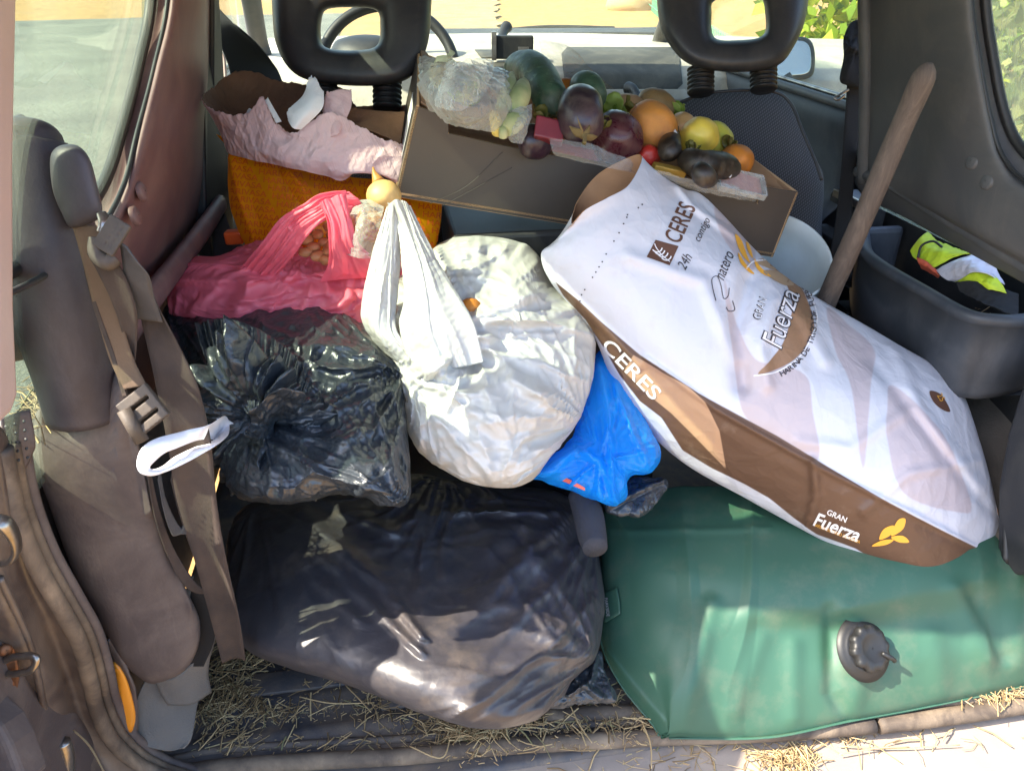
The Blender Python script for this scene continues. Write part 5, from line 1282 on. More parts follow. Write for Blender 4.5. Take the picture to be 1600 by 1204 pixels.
lv = [[(1132, 440), (1150, 590), (1165, 650), (1210, 680), (1278, 718), (1270, 642), (1262, 590), (1225, 570), (1180, 560), (1150, 500)],
      [(1292, 481), (1326, 507), (1367, 548), (1360, 605), (1349, 733), (1330, 605), (1307, 549)],
      [(1394, 601), (1450, 650), (1484, 698), (1517, 785), (1500, 800), (1412, 770), (1386, 680), (1386, 642)],
      [(1120, 300), (1170, 360), (1180, 420), (1150, 400), (1120, 350)]]
cres = [(1184, 585), (1206, 560), (1226, 530), (1238, 480), (1226, 440), (1195, 408), (1210, 405), (1240, 430), (1262, 470), (1272, 508), (1262, 538), (1232, 568)]
dmauve = np.max([sdf(px, py, q, True) for q in lv], axis=0)
A = {'band': sdf(px, py, band), 'leaf': sdf(px, py, leaf), 'mauve': dmauve, 'crescent': sdf(px, py, cres, True), 'frontside': front}
def on_front(s, name, w=.8): return s.math('MULTIPLY', s.step(s.attr(name).outputs['Fac'], w), s.step(s.math('SUBTRACT', s.attr('frontside').outputs['Fac'], .5), .3))
c = ms.mix(ms.noise(5, 3), white, srgb('#b9b9c2'))
c = ms.mix(on_front(ms, 'mauve', 1.5), c, mauve)
c = ms.mix(on_front(ms, 'crescent'), c, srgb('#8a6a50'))
c = ms.mix(on_front(ms, 'band'), c, brown)
c = ms.mix(on_front(ms, 'leaf'), c, tan)
sm = ms.ramp(ms.noise(16, 8, .7), [(.58, (0, 0, 0)), (.8, (1, 1, 1))])
c = ms.mix(ms.math('MULTIPLY', sm, .3), c, srgb('#a08c7a'))
ms.set(Base_Color=c, Roughness=.5, Specular_IOR_Level=.35)
b = ms.bump(ms.crumple(12), .45, .006); b = ms.bump(ms.crumple(38), .35, .0018, b); ms.l(b, ms.b.inputs['Normal'])
sack = part('flour_sack', V, F, None, mats=[ms.m, M_kraft], attrs=A); solid(sack, .0012, -1, mo=1, rim=1)
tag(sack, 'open white and brown paper flour sack leaning from the vegetable box onto the green bag', 'sack')
sb = BVHTree.FromPolygons([Vector(v) for v in V], [tuple(f) for f in F.tolist()])
def prints(name, uvf, mat, off=.0009): return project(name, uvf[0], uvf[1], sb, mat, sack, off)
# wheat emblem in its brown square
prints('emblem_square', poly_px([(1024, 375), (1060, 385), (1046, 415), (1010, 402)], False, 6), M_inkb)
prints('wheat_emblem', stroke_px([(1046, 410), (1034, 400), (1025, 388), (1022, 381)], 1.4, 24), M_inkw, .0016)
for k, (x, y) in enumerate([(1028, 395), (1032, 399), (1037, 403), (1042, 408)]):
    prints('wheat_emblem', stroke_px([(x, y), (x+4, y-3), (x+6, y-7)], 2., 10), M_inkw, .0016); prints('wheat_emblem', stroke_px([(x, y), (x-5, y-1), (x-9, y-4)], 2., 10), M_inkw, .0016)
def dirs(ang, s=1.0, sy=1.0):
    a = math.radians(ang); return (math.cos(a)*s, -math.sin(a)*s), (-math.sin(a)*s*sy, -math.cos(a)*s*sy)
def prt(name, txt, size, org, ang, mat, off=.0009, xs=1., ys=1., **k):
    V, F = text_px(txt, size, **k); x, y = dirs(ang); return prints(name, (affine(V*[xs, ys], org, x, y), F), mat, off)
prt('brand_print', 'CERES', 29, (1061, 383), 66, M_inkb, xs=.80, ys=1.35, offset=.4)
prt('handwriting_print', '24h', 23, (1070, 424), 62, M_inkk, shear=.3, xs=.72)
prt('handwriting_print', 'contigo', 17, (1092, 380), 64, M_inkk, shear=.35, xs=.78)
prt('handwriting_print', 'natero', 27, (1130, 440), 68, M_inkk, shear=.4, xs=.62, ys=1.)
for pts in ([(1118, 470), (1113, 450), (1112, 436), (1120, 432), (1126, 446), (1130, 466), (1137, 463), (1139, 450)], [(1134, 480), (1138, 486), (1147, 484), (1144, 470)]):
    prints('handwriting_print', stroke_px(pts, 1.1, 50), M_inkk)
prt('gran_print', 'GRAN', 21, (1187, 502), 72, M_inkk, xs=.62, ys=.9, offset=.3, shear=.1)
prt('gran_print', 'GRAN', 20, (1187.6, 501), 72, M_inkw, off=.0015, xs=.62, ys=.86, offset=-.25, shear=.1)
prt('fuerza_print', 'Fuerza', 49, (1219, 548), 71, M_inkk, xs=.70, ys=1.0, offset=1.6, shear=.25)
prt('fuerza_print', 'Fuerza', 49, (1219, 548), 71, M_inkw, off=.0016, xs=.70, ys=1.0, offset=-.2, shear=.25)
prints('emblem_arc', stroke_px([(1178, 587), (1215, 580), (1250, 556), (1270, 520), (1276, 495), (1266, 462), (1244, 432), (1215, 410), (1180, 408), (1165, 420)], 2.2, 140), M_inkw)
prints('product_print', arc_text('HARINA DE TRIGO DE FUERZA', 12.5, (1178, 500), 98, math.radians(62), math.radians(-38), offset=.2), M_inkk)
for q in ([(1148, 366), (1158, 376), (1166, 398), (1172, 412), (1160, 400), (1152, 384)], [(1164, 372), (1172, 388), (1176, 404), (1168, 392)], [(1153, 395), (1164, 412), (1178, 428), (1168, 424), (1156, 410)], [(1178, 404), (1188, 418), (1204, 432), (1194, 430), (1182, 420)]):
    prints('gold_leaf_print', poly_px(q, True, 6), M_inkg)
for q in ([(1180, 408), (1204, 404), (1230, 418), (1220, 424), (1196, 418)], [(1192, 424), (1214, 424), (1240, 444), (1226, 446), (1206, 436)]):
    prints('tan_leaf_print', poly_px(q, True, 6), printm('tan_ink', '#a68c70'))
prints('badge_print', poly_px([(1452, 611), (1470, 617), (1484, 642), (1472, 640), (1458, 628)], True, 6), M_inkb); prt('badge_print', '25', 13, (1462, 618), -58, M_inkg, off=.0016)
prt('brand_print', 'CERES', 60, (938, 540), -46, M_inkw, xs=.72, ys=.5, offset=.6)
prt('fuerza_print', 'Fuerza', 33, (1268, 818), -21, M_inkw, xs=.86, ys=.9, offset=.7, shear=.15)
prt('gran_print', 'GRAN', 12, (1291, 802), -24, M_inkw, offset=.2)
prt('product_print', 'HARINA DE TRIGO DE FUERZA', 7, (1270, 820), -21, M_inkg, xs=.8)
for q in ([(1362, 852), (1384, 850), (1396, 842), (1378, 843)], [(1374, 842), (1380, 826), (1396, 820), (1392, 834)], [(1392, 836), (1402, 812), (1414, 810), (1410, 826)], [(1392, 838), (1410, 836), (1420, 846), (1404, 846)]):
    prints('gold_leaf_print', poly_px(q, True, 6), M_inkg)
for (x, y) in [(906, 470), (909, 460), (914, 452), (926, 433), (931, 425), (936, 417), (941, 409), (947, 397), (959, 377), (967, 364), (974, 350), (979, 340), (980, 336), (997, 325), (1003, 320)]:
    th = np.linspace(0, 2*math.pi, 8, endpoint=False)
    prints('stitch_hole', (np.array([[x+1.3*math.cos(t), y+1.3*math.sin(t)] for t in th]), [[0, i, i+1] for i in range(1, 7)]), M_inkk)

# ---- orange sack with torn paper top
rows = [[(338, 210), (400, 232), (470, 258), (540, 275), (610, 285), (690, 310)],
    [(358, 240), (410, 262), (470, 282), (540, 300), (610, 310), (690, 330)],
    [(357, 290), (410, 300), (470, 315), (540, 330), (620, 345), (688, 350)],
    [(362, 330), (410, 345), (470, 360), (540, 370), (620, 380), (682, 380)],
    [(382, 378), (430, 392), (480, 400), (560, 410), (620, 415), (672, 410)],
    [(410, 420), (450, 430), (500, 440), (560, 440), (620, 440), (660, 430)]]
de = [1.27, 1.27, 1.26, 1.25, 1.25, 1.26]; fu = [.03, .06, .08, .08, .05, .01]
ctrl = []
for r, d, f in zip(rows, de, fu):
    ctrl.append([(x, y, d-f*k) for (x, y), k in zip(r, (0, .7, 1, 1, .7, 0))]+[(x, y, d+.05+f*k) for (x, y), k in zip(r[::-1][1:-1], (.7, 1, 1, .7))])
G = grid(ctrl, 160, 240, wrap=True).reshape(-1, 3); px, py = G[:, 0], G[:, 1]
V = CAM+(FW+RT*((px-800)/FPX)[:, None]-UP*((py-602)/FPX)[:, None])*G[:, 2:3]
h = .014*np.clip(1-seg_dist(px, py, [(455, 268), (500, 330), (490, 380)])/18, 0, 1)+.01*np.clip(1-seg_dist(px, py, [(360, 250), (382, 330), (400, 380)])/16, 0, 1)
V = V-FW*h[:, None]
F = gfaces(160, 240, wrap=True, flip=True)
V = relax(V, F, .03, iters=90, ka=.012, kb=.12, amp=.004, nscale=10, seed=41)
mo = NT('orange_sack_film')
oc = mo.mix(mo.noise(7, 3), srgb('#ffa510'), srgb('#ffb60e')); mo.set(Base_Color=oc, Roughness=.35)
b = mo.bump(mo.crumple(26), .3, .004); mo.l(b, mo.b.inputs['Normal'])
tr = mo.n('ShaderNodeBsdfTranslucent'); mo.l(oc, tr.inputs[0]); mx = mo.n('ShaderNodeMixShader'); mx.inputs[0].default_value = .5; mo.l(mo.b.outputs[0], mx.inputs[1]); mo.l(tr.outputs[0], mx.inputs[2]); mo.l(mx.outputs[0], mo.out.inputs[0])
orange = part('orange_sack', V, F, mo.m)
tag(orange, 'orange printed sack with a torn open pale paper top, behind the driver seat', 'sack')
ob = BVHTree.FromPolygons([Vector(v) for v in V], [tuple(f) for f in F.tolist()])
for k in range(15):
    for j in range(5):
        V, Ft = text_px('HARIVASA', 12.6, offset=.25, maxe=4); x0 = 312+j*78+k*7; y0 = 238+k*12.6+j*9.5
        keep = affine(V*[1.2, 1.0], (x0, y0), dirs(-6)[0], dirs(-6)[1])
        Ft = [f for f in Ft if all(361 < keep[i][0] < 690 for i in f)]
        if Ft: project('lettering', keep, Ft, ob, M_inkred, orange, .0012)
# paper collar, torn rim
cr = [[(316, 158, 1.24), (345, 175, 1.2), (385, 180, 1.18), (410, 152, 1.165), (432, 195, 1.16), (462, 205, 1.155), (500, 182, 1.155), (530, 178, 1.16), (556, 196, 1.165), (590, 212, 1.17), (625, 225, 1.18),
       (680, 235, 1.30), (640, 172, 1.37), (560, 166, 1.38), (540, 142, 1.38), (470, 132, 1.37), (430, 125, 1.37), (370, 113, 1.36), (335, 135, 1.32)],
      [(330, 180, 1.25), (358, 198, 1.2), (395, 205, 1.18), (425, 208, 1.165), (450, 215, 1.16), (480, 222, 1.155), (515, 222, 1.155), (545, 225, 1.16), (575, 232, 1.165), (605, 240, 1.17), (640, 250, 1.19),
       (690, 255, 1.30), (640, 200, 1.37), (575, 190, 1.38), (540, 175, 1.38), (480, 165, 1.37), (430, 160, 1.37), (375, 150, 1.36), (345, 165, 1.32)],
      [(348, 215, 1.25), (372, 228, 1.21), (405, 235, 1.18), (440, 243, 1.165), (470, 250, 1.16), (500, 258, 1.16), (530, 266, 1.16), (560, 268, 1.165), (590, 268, 1.175), (620, 275, 1.18), (655, 285, 1.2),
       (690, 280, 1.30), (640, 240, 1.36), (575, 230, 1.37), (540, 215, 1.37), (480, 200, 1.36), (430, 195, 1.36), (390, 190, 1.35), (362, 200, 1.31)],
      [(356, 238, 1.255), (385, 248, 1.215), (420, 255, 1.19), (450, 262, 1.175), (480, 268, 1.17), (510, 276, 1.175), (535, 282, 1.18), (565, 262, 1.18), (600, 276, 1.185), (630, 292, 1.19), (665, 300, 1.21),
       (690, 300, 1.29), (640, 270, 1.33), (575, 260, 1.34), (540, 250, 1.34), (480, 235, 1.33), (430, 230, 1.33), (395, 225, 1.32), (370, 228, 1.3)]]
NV, NU = 90, 460
G = grid(cr, NV, NU, wrap=True)
u = np.arange(NU)/NU*6.283; rt = np.zeros(NU)
for k in (9, 17, 31, 53, 87, 131): rt += np.sin(k*u+k*k)/k**.75
v = np.linspace(1, 0, NV)[:, None]
G[..., 1] += (rt*9)[None, :]*v**3
G = G.reshape(-1, 3); px, py = G[:, 0], G[:, 1]
V = CAM+(FW+RT*((px-800)/FPX)[:, None]-UP*((py-602)/FPX)[:, None])*G[:, 2:3]
F = gfaces(NV, NU, wrap=True, flip=True)
V = relax(V, F, .13, iters=100, ka=.014, kb=.07, amp=.006, nscale=15, seed=43)
M_pinkp = film('pale_pink_paper', '#eed6d6', rough=.6, trans=.25, crump=20, cs=.8, cd=.006, tint='#dfb9bd', spec=.3)
M_kraftd = simple('torn_kraft_paper', '#7b5940', .85, bscale=22, bs=.9, bd=.008, col2='#5f4431', mscale=9)
col_ = part('paper_collar', V, F, None, orange, mats=[M_pinkp, M_kraftd]); solid(col_, .0012, -1, mo=1, rim=0)
def flap(rows, mat, parent, name='torn_flap', nv=40, nu=40, g=.04, seed=0, tear=2.5, mats=None, amp=.003, t=.0009):
    G = grid(rows, nv, nu); r = np.random.default_rng(seed)
    e = np.cumsum(r.normal(size=nu))*.5; e -= np.linspace(e[0], e[-1], nu)
    e2 = np.cumsum(r.normal(size=nv))*.5; e2 -= np.linspace(e2[0], e2[-1], nv)
    G[0, :, 1] += e*tear; G[:, 0, 0] += e2*tear*.6
    G = G.reshape(-1, 3); V = CAM+(FW+RT*((G[:, 0]-800)/FPX)[:, None]-UP*((G[:, 1]-602)/FPX)[:, None])*G[:, 2:3]
    F = gfaces(nv, nu); V = relax(V, F, g, iters=50, ka=.03, kb=.12, amp=amp, nscale=22, seed=seed)
    o = part(name, V, F, None if mats else mat, parent, mats=mats); solid(o, t, 0, mo=1 if mats else 0); return o
M_whp = film('white_paper', '#eef1f4', rough=.6, trans=.2, crump=40, cs=.4, cd=.003, spec=.3)
flap([[(482, 124, 1.17), (495, 128, 1.17), (506, 142, 1.165)], [(472, 150, 1.165), (488, 155, 1.15), (505, 165, 1.155)], [(450, 172, 1.155), (472, 180, 1.14), (495, 180, 1.15)], [(450, 188, 1.155), (458, 200, 1.145), (470, 203, 1.15)]], M_whp, orange, seed=3)
flap([[(510, 145, 1.18), (530, 138, 1.18), (549, 140, 1.185)], [(508, 170, 1.17), (530, 165, 1.17), (549, 165, 1.175)], [(510, 195, 1.16), (525, 195, 1.155), (540, 188, 1.165)], [(515, 215, 1.155), (528, 210, 1.15), (535, 200, 1.16)]], M_pinkp, orange, seed=5)
flap([[(382, 182, 1.19), (405, 165, 1.175), (418, 152, 1.17)], [(392, 192, 1.185), (412, 178, 1.17), (428, 170, 1.165)], [(410, 202, 1.18), (425, 195, 1.165), (440, 190, 1.16)]], M_whp, orange, seed=8)
flap([[(545, 168, 1.21), (585, 172, 1.215), (632, 175, 1.22)], [(538, 185, 1.20), (585, 188, 1.20), (630, 195, 1.21)], [(530, 198, 1.18), (580, 205, 1.175), (625, 225, 1.19)]], M_kraftd, orange, seed=9, nu=80, g=.08, tear=1.2)
# ------------------------------------------------------------------ cardboard box of vegetables
FL = at(650, 165, y=.47); FR = at(1248, 300, y=.47); BL = at(652, 80, y=.725); BR = at(1092, 184, y=.725)
dn = at(618, 308, y=.47)-FL; dnR = at(1208, 402, y=.47)-FR
Un = (FR-FL)/np.linalg.norm(FR-FL); Vn = (BL-FL)/np.linalg.norm(BL-FL)
Nn = np.cross(Un, Vn); Nn /= np.linalg.norm(Nn)
def rim(px, py, h=0.):
    """point seen at a pixel at height h above the rim of the box"""
    r = ray(px, py); t = ((FL-CAM)@Nn+h)/(r@Nn); return CAM+r*t
vb = thing('vegetable_box', 'dark brown printed cardboard box full of overripe vegetables, tilted against the front seats', 'box', (FL+FR)/2+dn)
def panel(name, poly, tv_, mats, parent=vb):
    V, F = prism(poly, tv_); fm = [0, 1]+[2]*(len(F)-2)
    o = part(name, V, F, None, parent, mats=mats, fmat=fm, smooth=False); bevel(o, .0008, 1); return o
MM = [M_card, M_cardin, M_cardedge]
def fr_(x, y): return at(x, y, y=.47)
panel('front_panel', [FL+dn, fr_(650, 165), fr_(701, 183), fr_(701, 208), fr_(770, 224), fr_(900, 250), fr_(1040, 281), fr_(1140, 302), fr_(1178, 316), fr_(1184, 318), fr_(1192, 291), FR, FR+dnR], np.array([0, .005, 0]), MM)
panel('side_panel', [BL, FL, FL+dn, BL+dn*.9], np.array([.005, 0, 0]), MM)
panel('side_panel', [FR, BR, BR+dnR*.9, FR+dnR], np.array([-.005, 0, 0]), MM)
panel('back_panel', [BR, BR*.85+BL*.15-[0, 0, .006], BR*.80+BL*.20-[0, 0, .03], BR*.25+BL*.75-[0, 0, .03], BL*.93+BR*.07-[0, 0, .004], BL, BL+dn*.9, BR+dnR*.9], np.array([0, -.005, 0]), MM)
panel('bottom_panel', [FL+dn*.97, FR+dnR*.97, BR+dnR*.88, BL+dn*.88], np.array([0, 0, .005]), [M_cardin, M_cardin, M_cardedge])
for a, b in ((BR, FR), (BL, FL)):   # inner folded flaps, a little crumpled
    s = 1 if a is BR else -1
    G = grid([[a-[s*.006, 0, -.002], (a+b)/2-[s*.010, 0, -.006], b-[s*.008, -.022, -.001]], [a-[s*.018, 0, .01], (a+b)/2-[s*.022, 0, .016], b-[s*.02, -.024, .012]], [a-[s*.02, 0, .05], (a+b)/2-[s*.03, 0, .055], b-[s*.02, -.026, .05]]], 20, 60).reshape(-1, 3)
    G = relax(G, gfaces(20, 60), .05, iters=40, ka=.03, kb=.1, amp=.002, nscale=25, seed=4); o = part('inner_flap', G, gfaces(20, 60), M_cardin, vb); solid(o, .003, 0)
V, F = prism([BL-[.001, 0, 0]+(FL-BL)*t+dn*k for t, k in ((.55, .15), (.85, .15), (.85, .72), (.55, .72))], [-.0006, 0, 0]); part('paper_label', V, F, M_inkw, vb, smooth=False)
for pts in ([(672, 318), (730, 290), (785, 238)], [(690, 322), (750, 290), (800, 262)]):
    P = [at(x, y, y=.469) for x, y in pts]; V, F = tube(P, .0005, n=5, sub=20); part('crease', V, F, M_card, vb)
# dark crate below
V, F = box((.03, .60, .47), .20, .13, .10); cr_ = part('grey_crate', V, F, M_dark, smooth=False); bevel(cr_, .008, 3); tag(cr_, 'dark grey plastic box under the middle of the vegetable box', 'box')
V, F = box((.03, .60, .19), .18, .12, .186); p_ = part('dark_pedestal', V, F, M_dark, smooth=False); bevel(p_, .008, 3); tag(p_, 'black box at the bottom of the pile under the vegetable box', 'box')

def veg_mat(name, c1, c2, rough=.3, scale=18, spots=None, spec=.5, lo=.4, hi=.65):
    s = NT(name); c = s.mix(s.ramp(s.noise(scale, 5, .6), [(lo, (0, 0, 0)), (hi, (1, 1, 1))]), srgb(c1), srgb(c2))
    if spots: c = s.mix(s.ramp(s.noise(scale*1.6, 3, .5, dist=.5), [(.60, (0, 0, 0)), (.66, (1, 1, 1))]), c, srgb(spots))
    du = s.ramp(s.noise(30, 8, .75, dist=.8), [(.45, (0, 0, 0)), (.8, (1, 1, 1))]); c = s.mix(s.math('MULTIPLY', du, .35), c, srgb('#8f806a'))
    s.set(Base_Color=c, Roughness=s.math('ADD', rough+.06, s.math('MULTIPLY', du, .4), clamp=True), Specular_IOR_Level=spec); s.l(s.bump(s.noise(60, 5, .65), .3, .002), s.b.inputs['Normal']); return s.m
M_eg = veg_mat('eggplant_skin', '#221a24', '#3a2230', .22, 9); M_eg2 = veg_mat('purple_eggplant_skin', '#3a1420', '#5e2a30', .2, 9)
M_zu = veg_mat('courgette_skin', '#2b4534', '#3d5a44', .35, 40, '#50694f'); M_sq = veg_mat('squash_skin', '#c88436', '#a8642c', .55, 12, '#8f5a34')
M_ap = veg_mat('yellow_apple_skin', '#d8c04a', '#c8a23a', .35, 14, '#a5722f'); M_or = veg_mat('orange_peel', '#cf7f28', '#b5681f', .5, 16, '#96602c')
M_to = veg_mat('tomato_skin', '#c9382c', '#b02c28', .25, 12); M_ban = veg_mat('black_banana_skin', '#1e1814', '#35281c', .4, 14, '#9a7234')
M_cal = simple('dry_calyx', '#6e5c3a', .9, bs=.5, bd=.003, col2='#57502f'); M_husk = veg_mat('corn_husk', '#8f9c6a', '#b3b183', .6, 20)
M_let = leaf_mat('lettuce', '#7d9a34', '#a5b84a', '#bccb6a'); M_corn = veg_mat('corn_cob', '#d6bb62', '#c9a94e', .45, 60)
M_maroon = simple('maroon_tray', '#6b2530', .35, bs=.1, col2='#7d2f38'); M_gold = simple('gold_packet', '#b79443', .4, .3, col2='#a17c34')
def fruit(name, label, cat, P, R, mat, n=28, sub=36, squash=0, seed=0, group=None, extra=None, fl=1.):
    V, F = tube(P, R, n=n, sub=sub, flat=fl); V = V+vnormals_any(V, F)*(noise3(V, 7, seed)*np.mean(R)*.09)[:, None]
    o = part(name, V, F, mat); subsurf(o, 1); tag(o, label, cat, group); return o
def vnormals_any(V, F):
    N = np.zeros_like(V)
    for f in F:
        if len(f) != 4: continue
        n = np.cross(V[f[1]]-V[f[0]], V[f[2]]-V[f[0]])
        for i in f: N[i] += n
    return N/np.maximum(np.linalg.norm(N, axis=1, keepdims=True), 1e-12)
def spine(pts, n=12, prof=None, R=.03, h=0.):
    """points (px,py,height over rim) to a spine; rounded radius profile"""
    P = catmull(np.array([rim(x, y, hh) for x, y, hh in pts]), n); t = np.linspace(0, 1, n)
    r = R*np.sqrt(np.clip(1-np.abs(2*t-1)**(3.2 if prof is None else prof), .002, 1)); return P, r
def ball(name, label, cat, px, py, h, r, mat, sq=(1, 1, 1), dimple=0., seed=0, group=None, level=4):
    S, F = ico(level); c = rim(px, py, h); V = S.copy()
    rad = 1-dimple*np.exp(-((1-S[:, 2])/.10))-dimple*.6*np.exp(-((1+S[:, 2])/.10)); V = V*rad[:, None]*np.array(sq)*r*(1+.06*noise3(S, .6, seed, 2))[:, None]
    ax = np.array([RT, -FW, UP]); tl = np.array([Un, Vn, Nn]); a = math.radians(25+seed*37); V = V@np.array([[1, 0, 0], [0, math.cos(a), -math.sin(a)], [0, math.sin(a), math.cos(a)]])
    o = part(name, V@tl+c, F, mat); tag(o, label, cat, group)
    if name in ('apple', 'squash', 'tomato'):
        t_ = (np.array([[0, 0, rr] for rr in (.80, 1.0, 1.22)])*r*np.array(sq)@np.array([[1, 0, 0], [0, math.cos(a), -math.sin(a)], [0, math.sin(a), math.cos(a)]]))@tl+c
        Vs, Fs_ = tube(t_+np.array([[0, 0, 0], [0, 0, 0], [.002, 0, 0]]), [r*.06, r*.05, r*.075], n=8, sub=8); part('stem', Vs, Fs_, M_cal, o)
    return o
def calyx(c, axis, r, par, k=5, mat=M_cal):
    a, b = frame_from(axis); parts_ = []
    for i in range(k):
        t = 2*math.pi*i/k+.3; d = math.cos(t)*a+math.sin(t)*b; s = np.cross(axis, d); ax = np.asarray(axis)
        rr = r*(.85+.4*math.sin(i*2.3+r*900)); s = s*(.7+.5*math.sin(i*4.1+1)); d = d+s*.25*math.sin(i*1.7)/max(np.linalg.norm(s), 1e-6)
        G = grid([[c+s*r*.12, c-s*r*.12], [c+d*rr*.45-ax*r*.10+s*r*.28, c+d*rr*.45-ax*r*.10-s*r*.28], [c+d*rr*.8-ax*r*.30+s*r*.18, c+d*rr*.8-ax*r*.30-s*r*.18], [c+d*rr*1.1-ax*r*.6+s*r*.02, c+d*rr*1.1-ax*r*.6-s*r*.02]], 9, 4).reshape(-1, 3)
        parts_.append((G, [tuple(f) for f in gfaces(9, 4)]))
    V, F = join(parts_); o = part('calyx', V, F, mat, par); solid(o, .0015, 0)
    V, F = tube([c-np.asarray(axis)*r*.1, c+np.asarray(axis)*r*.35, c+np.asarray(axis)*r*.7+a*r*.12], [r*.2, r*.13, r*.15], n=10, sub=8); part('stem', V, F, mat, par)
M_ly = M_cal
P, R = spine([(802, 128, .0), (812, 108, .02), (835, 112, .04), (856, 145, .04), (870, 176, .03)], 22, 5, .0285); z = fruit('courgette', 'large dark green courgette arching out of the middle of the box', 'courgette', P, R, M_zu)
calyx(P[-1]-(P[-2]-P[-3])*.3, (P[-1]-P[-3])/np.linalg.norm(P[-1]-P[-3]), .018, z, 6)
P, R = spine([(905, 132, .03), (918, 140, .04), (930, 165, .03)], 16, 4, .026); fruit('courgette', 'short dark green courgette behind the upright black eggplant', 'courgette', P, R, M_zu, seed=3)
P, R = spine([(906, 152, .05), (908, 180, .05), (912, 218, .02)], 18, 3.4, .034); e = fruit('eggplant', 'upright black eggplant with a dry calyx at the lower end', 'eggplant', P, R, M_eg, seed=5); calyx(rim(913, 212, .052), -FW*.5-UP*.85+RT*.1, .021, e, 6)
ball('eggplant', 'round glossy purple eggplant next to the orange squash', 'eggplant', 963, 214, .02, .040, M_eg2, (1.05, .9, 1), .05, 1)
P, R = spine([(808, 224, -.012), (832, 222, -.006), (858, 230, -.012)], 14, 3, .026); fruit('eggplant', 'dark eggplant half hidden behind the front edge of the box', 'eggplant', P, R, M_eg, seed=7)
ball('squash', 'large dull orange squash in the middle of the box', 'squash', 1016, 198, .03, .043, M_sq, (.95, .95, 1.12), .10, 2)
ball('onion', 'brown onion behind the orange squash', 'onion', 1024, 165, .01, .036, veg_mat('brown_onion_skin', '#9a7a4e', '#80643c', .5, 30), (1.1, 1, .8), .05, 4)
ball('onion', 'pale brown onion at the back edge of the box beside green leaves', 'onion', 984, 168, .0, .028, veg_mat('pale_onion_skin', '#b08a60', '#96724a', .5, 30), (1.2, 1, .8), .05, 4)
ball('orange', 'orange half hidden behind the big courgette', 'orange', 886, 150, .01, .028, M_or, seed=3)
ball('orange', 'orange poking up behind the maroon tray', 'orange', 872, 200, .0, .024, M_or, seed=6)
ball('orange', 'orange at the right end of the box beside the black banana', 'orange', 1150, 252, .01, .030, M_or, (1, 1, .9), .08, 5)
ball('apple', 'yellow apple with a brown bruise on top of the pile', 'apple', 1092, 214, .035, .032, M_ap, (1, 1, .92), .18, 1)
ball('apple', 'greenish yellow apple behind the bruised yellow apple', 'apple', 1118, 218, .02, .030, veg_mat('green_apple_skin', '#c3c04a', '#b3a23c', .35, 12, '#9a6a30'), (1, 1, .92), .15, 3)
ball('apple', 'pale peach coloured apple between squash and yellow apple', 'apple', 1066, 200, .01, .026, veg_mat('peach_skin', '#d2a368', '#c08a50', .4, 14), (1, 1, .95), .1, 7)
ball('tomato', 'small red tomato under the orange squash', 'tomato', 1014, 244, .005, .0175, M_to, (1, 1, .9), .06, 2)
P, R = spine([(1068, 246, .02), (1092, 256, .035), (1125, 258, .03), (1152, 266, .015)], 18, 4, .020); fruit('banana', 'overripe black banana lying across the right end of the box', 'banana', P, R, M_ban, seed=2)
P, R = spine([(1052, 212, .01), (1046, 230, .03), (1052, 250, .02)], 14, 3.5, .017); fruit('banana', 'short black banana standing between squash and yellow apple', 'banana', P, R, M_ban, seed=4)
P, R = spine([(1090, 262, .05), (1100, 275, .05), (1112, 282, .03)], 10, 3, .015); fruit('banana', 'broken rotten banana end hanging over the box front', 'banana', P, R, M_ban, seed=8)
for i, (pts, R0, lb) in enumerate([([(800, 180, .03), (812, 150, .05), (820, 122, .05)], .016, 'upright green corn husk beside the big courgette'), ([(790, 205, .02), (806, 188, .03), (822, 170, .03)], .014, 'lower green corn husk leaning to the right'),
                      ([(780, 170, .03), (796, 140, .05), (800, 112, .05)], .012, 'thin grey green corn husk touching the clear bag')]):
    P = catmull(np.array([rim(*q) for q in pts]), 14); t = np.linspace(0, 1, 14); o = fruit('corn_husk', lb, 'corn', P, R0*np.clip(np.sin(np.pi*(.15+.84*t)), .03, 1)**.8, M_husk, n=16, seed=i)
P, R = spine([(786, 218, .01), (786, 205, .02), (785, 190, .02)], 10, 5, .0065); fruit('leek_stub', 'small pale green leek stub behind the box front', 'leek', P, R, M_husk)
P, R = spine([(778, 214, .01), (776, 195, .02), (772, 176, .02)], 12, 3, .010); fruit('corn_cob', 'short yellow corn cob under the clear bag', 'corn', P, R, M_corn)
# leaves
def leafy(name, label, px, py, h, r, k, seed):
    rr = np.random.default_rng(seed); parts_ = []; c = rim(px, py, h)
    for i in range(k):
        d = rr.normal(size=3); d[2] = abs(d[2])+.3; d /= np.linalg.norm(d); a, b = frame_from(d); L = r*rr.uniform(.6, 1.2)
        G = grid([[c-a*L*.1, c, c+a*L*.1], [c+d*L*.4-a*L*.35, c+d*L*.4+b*L*.1, c+d*L*.4+a*L*.35], [c+d*L*.8-a*L*.4+b*L*.2, c+d*L*.8+b*L*.05, c+d*L*.8+a*L*.4+b*L*.15], [c+d*L*1.0-a*L*.2+b*L*.4, c+d*L*1.1+b*L*.3, c+d*L+a*L*.2+b*L*.35]], 14, 14).reshape(-1, 3)
        G += (noise3(G, 30, i+seed, 2)*L*.07)[:, None]*b; parts_.append((G, [tuple(f) for f in gfaces(14, 14)]))
    V, F = join(parts_); o = part(name, V, F, M_let); solid(o, .0006, 0); tag(o, label, 'lettuce'); return o
leafy('lettuce_leaf', 'curly green lettuce leaves between the black and purple eggplants', 958, 186, .0, .035, 9, 3)
leafy('lettuce_leaf', 'green leaves wrapped inside the large clear bag', 735, 165, .0, .045, 9, 5)
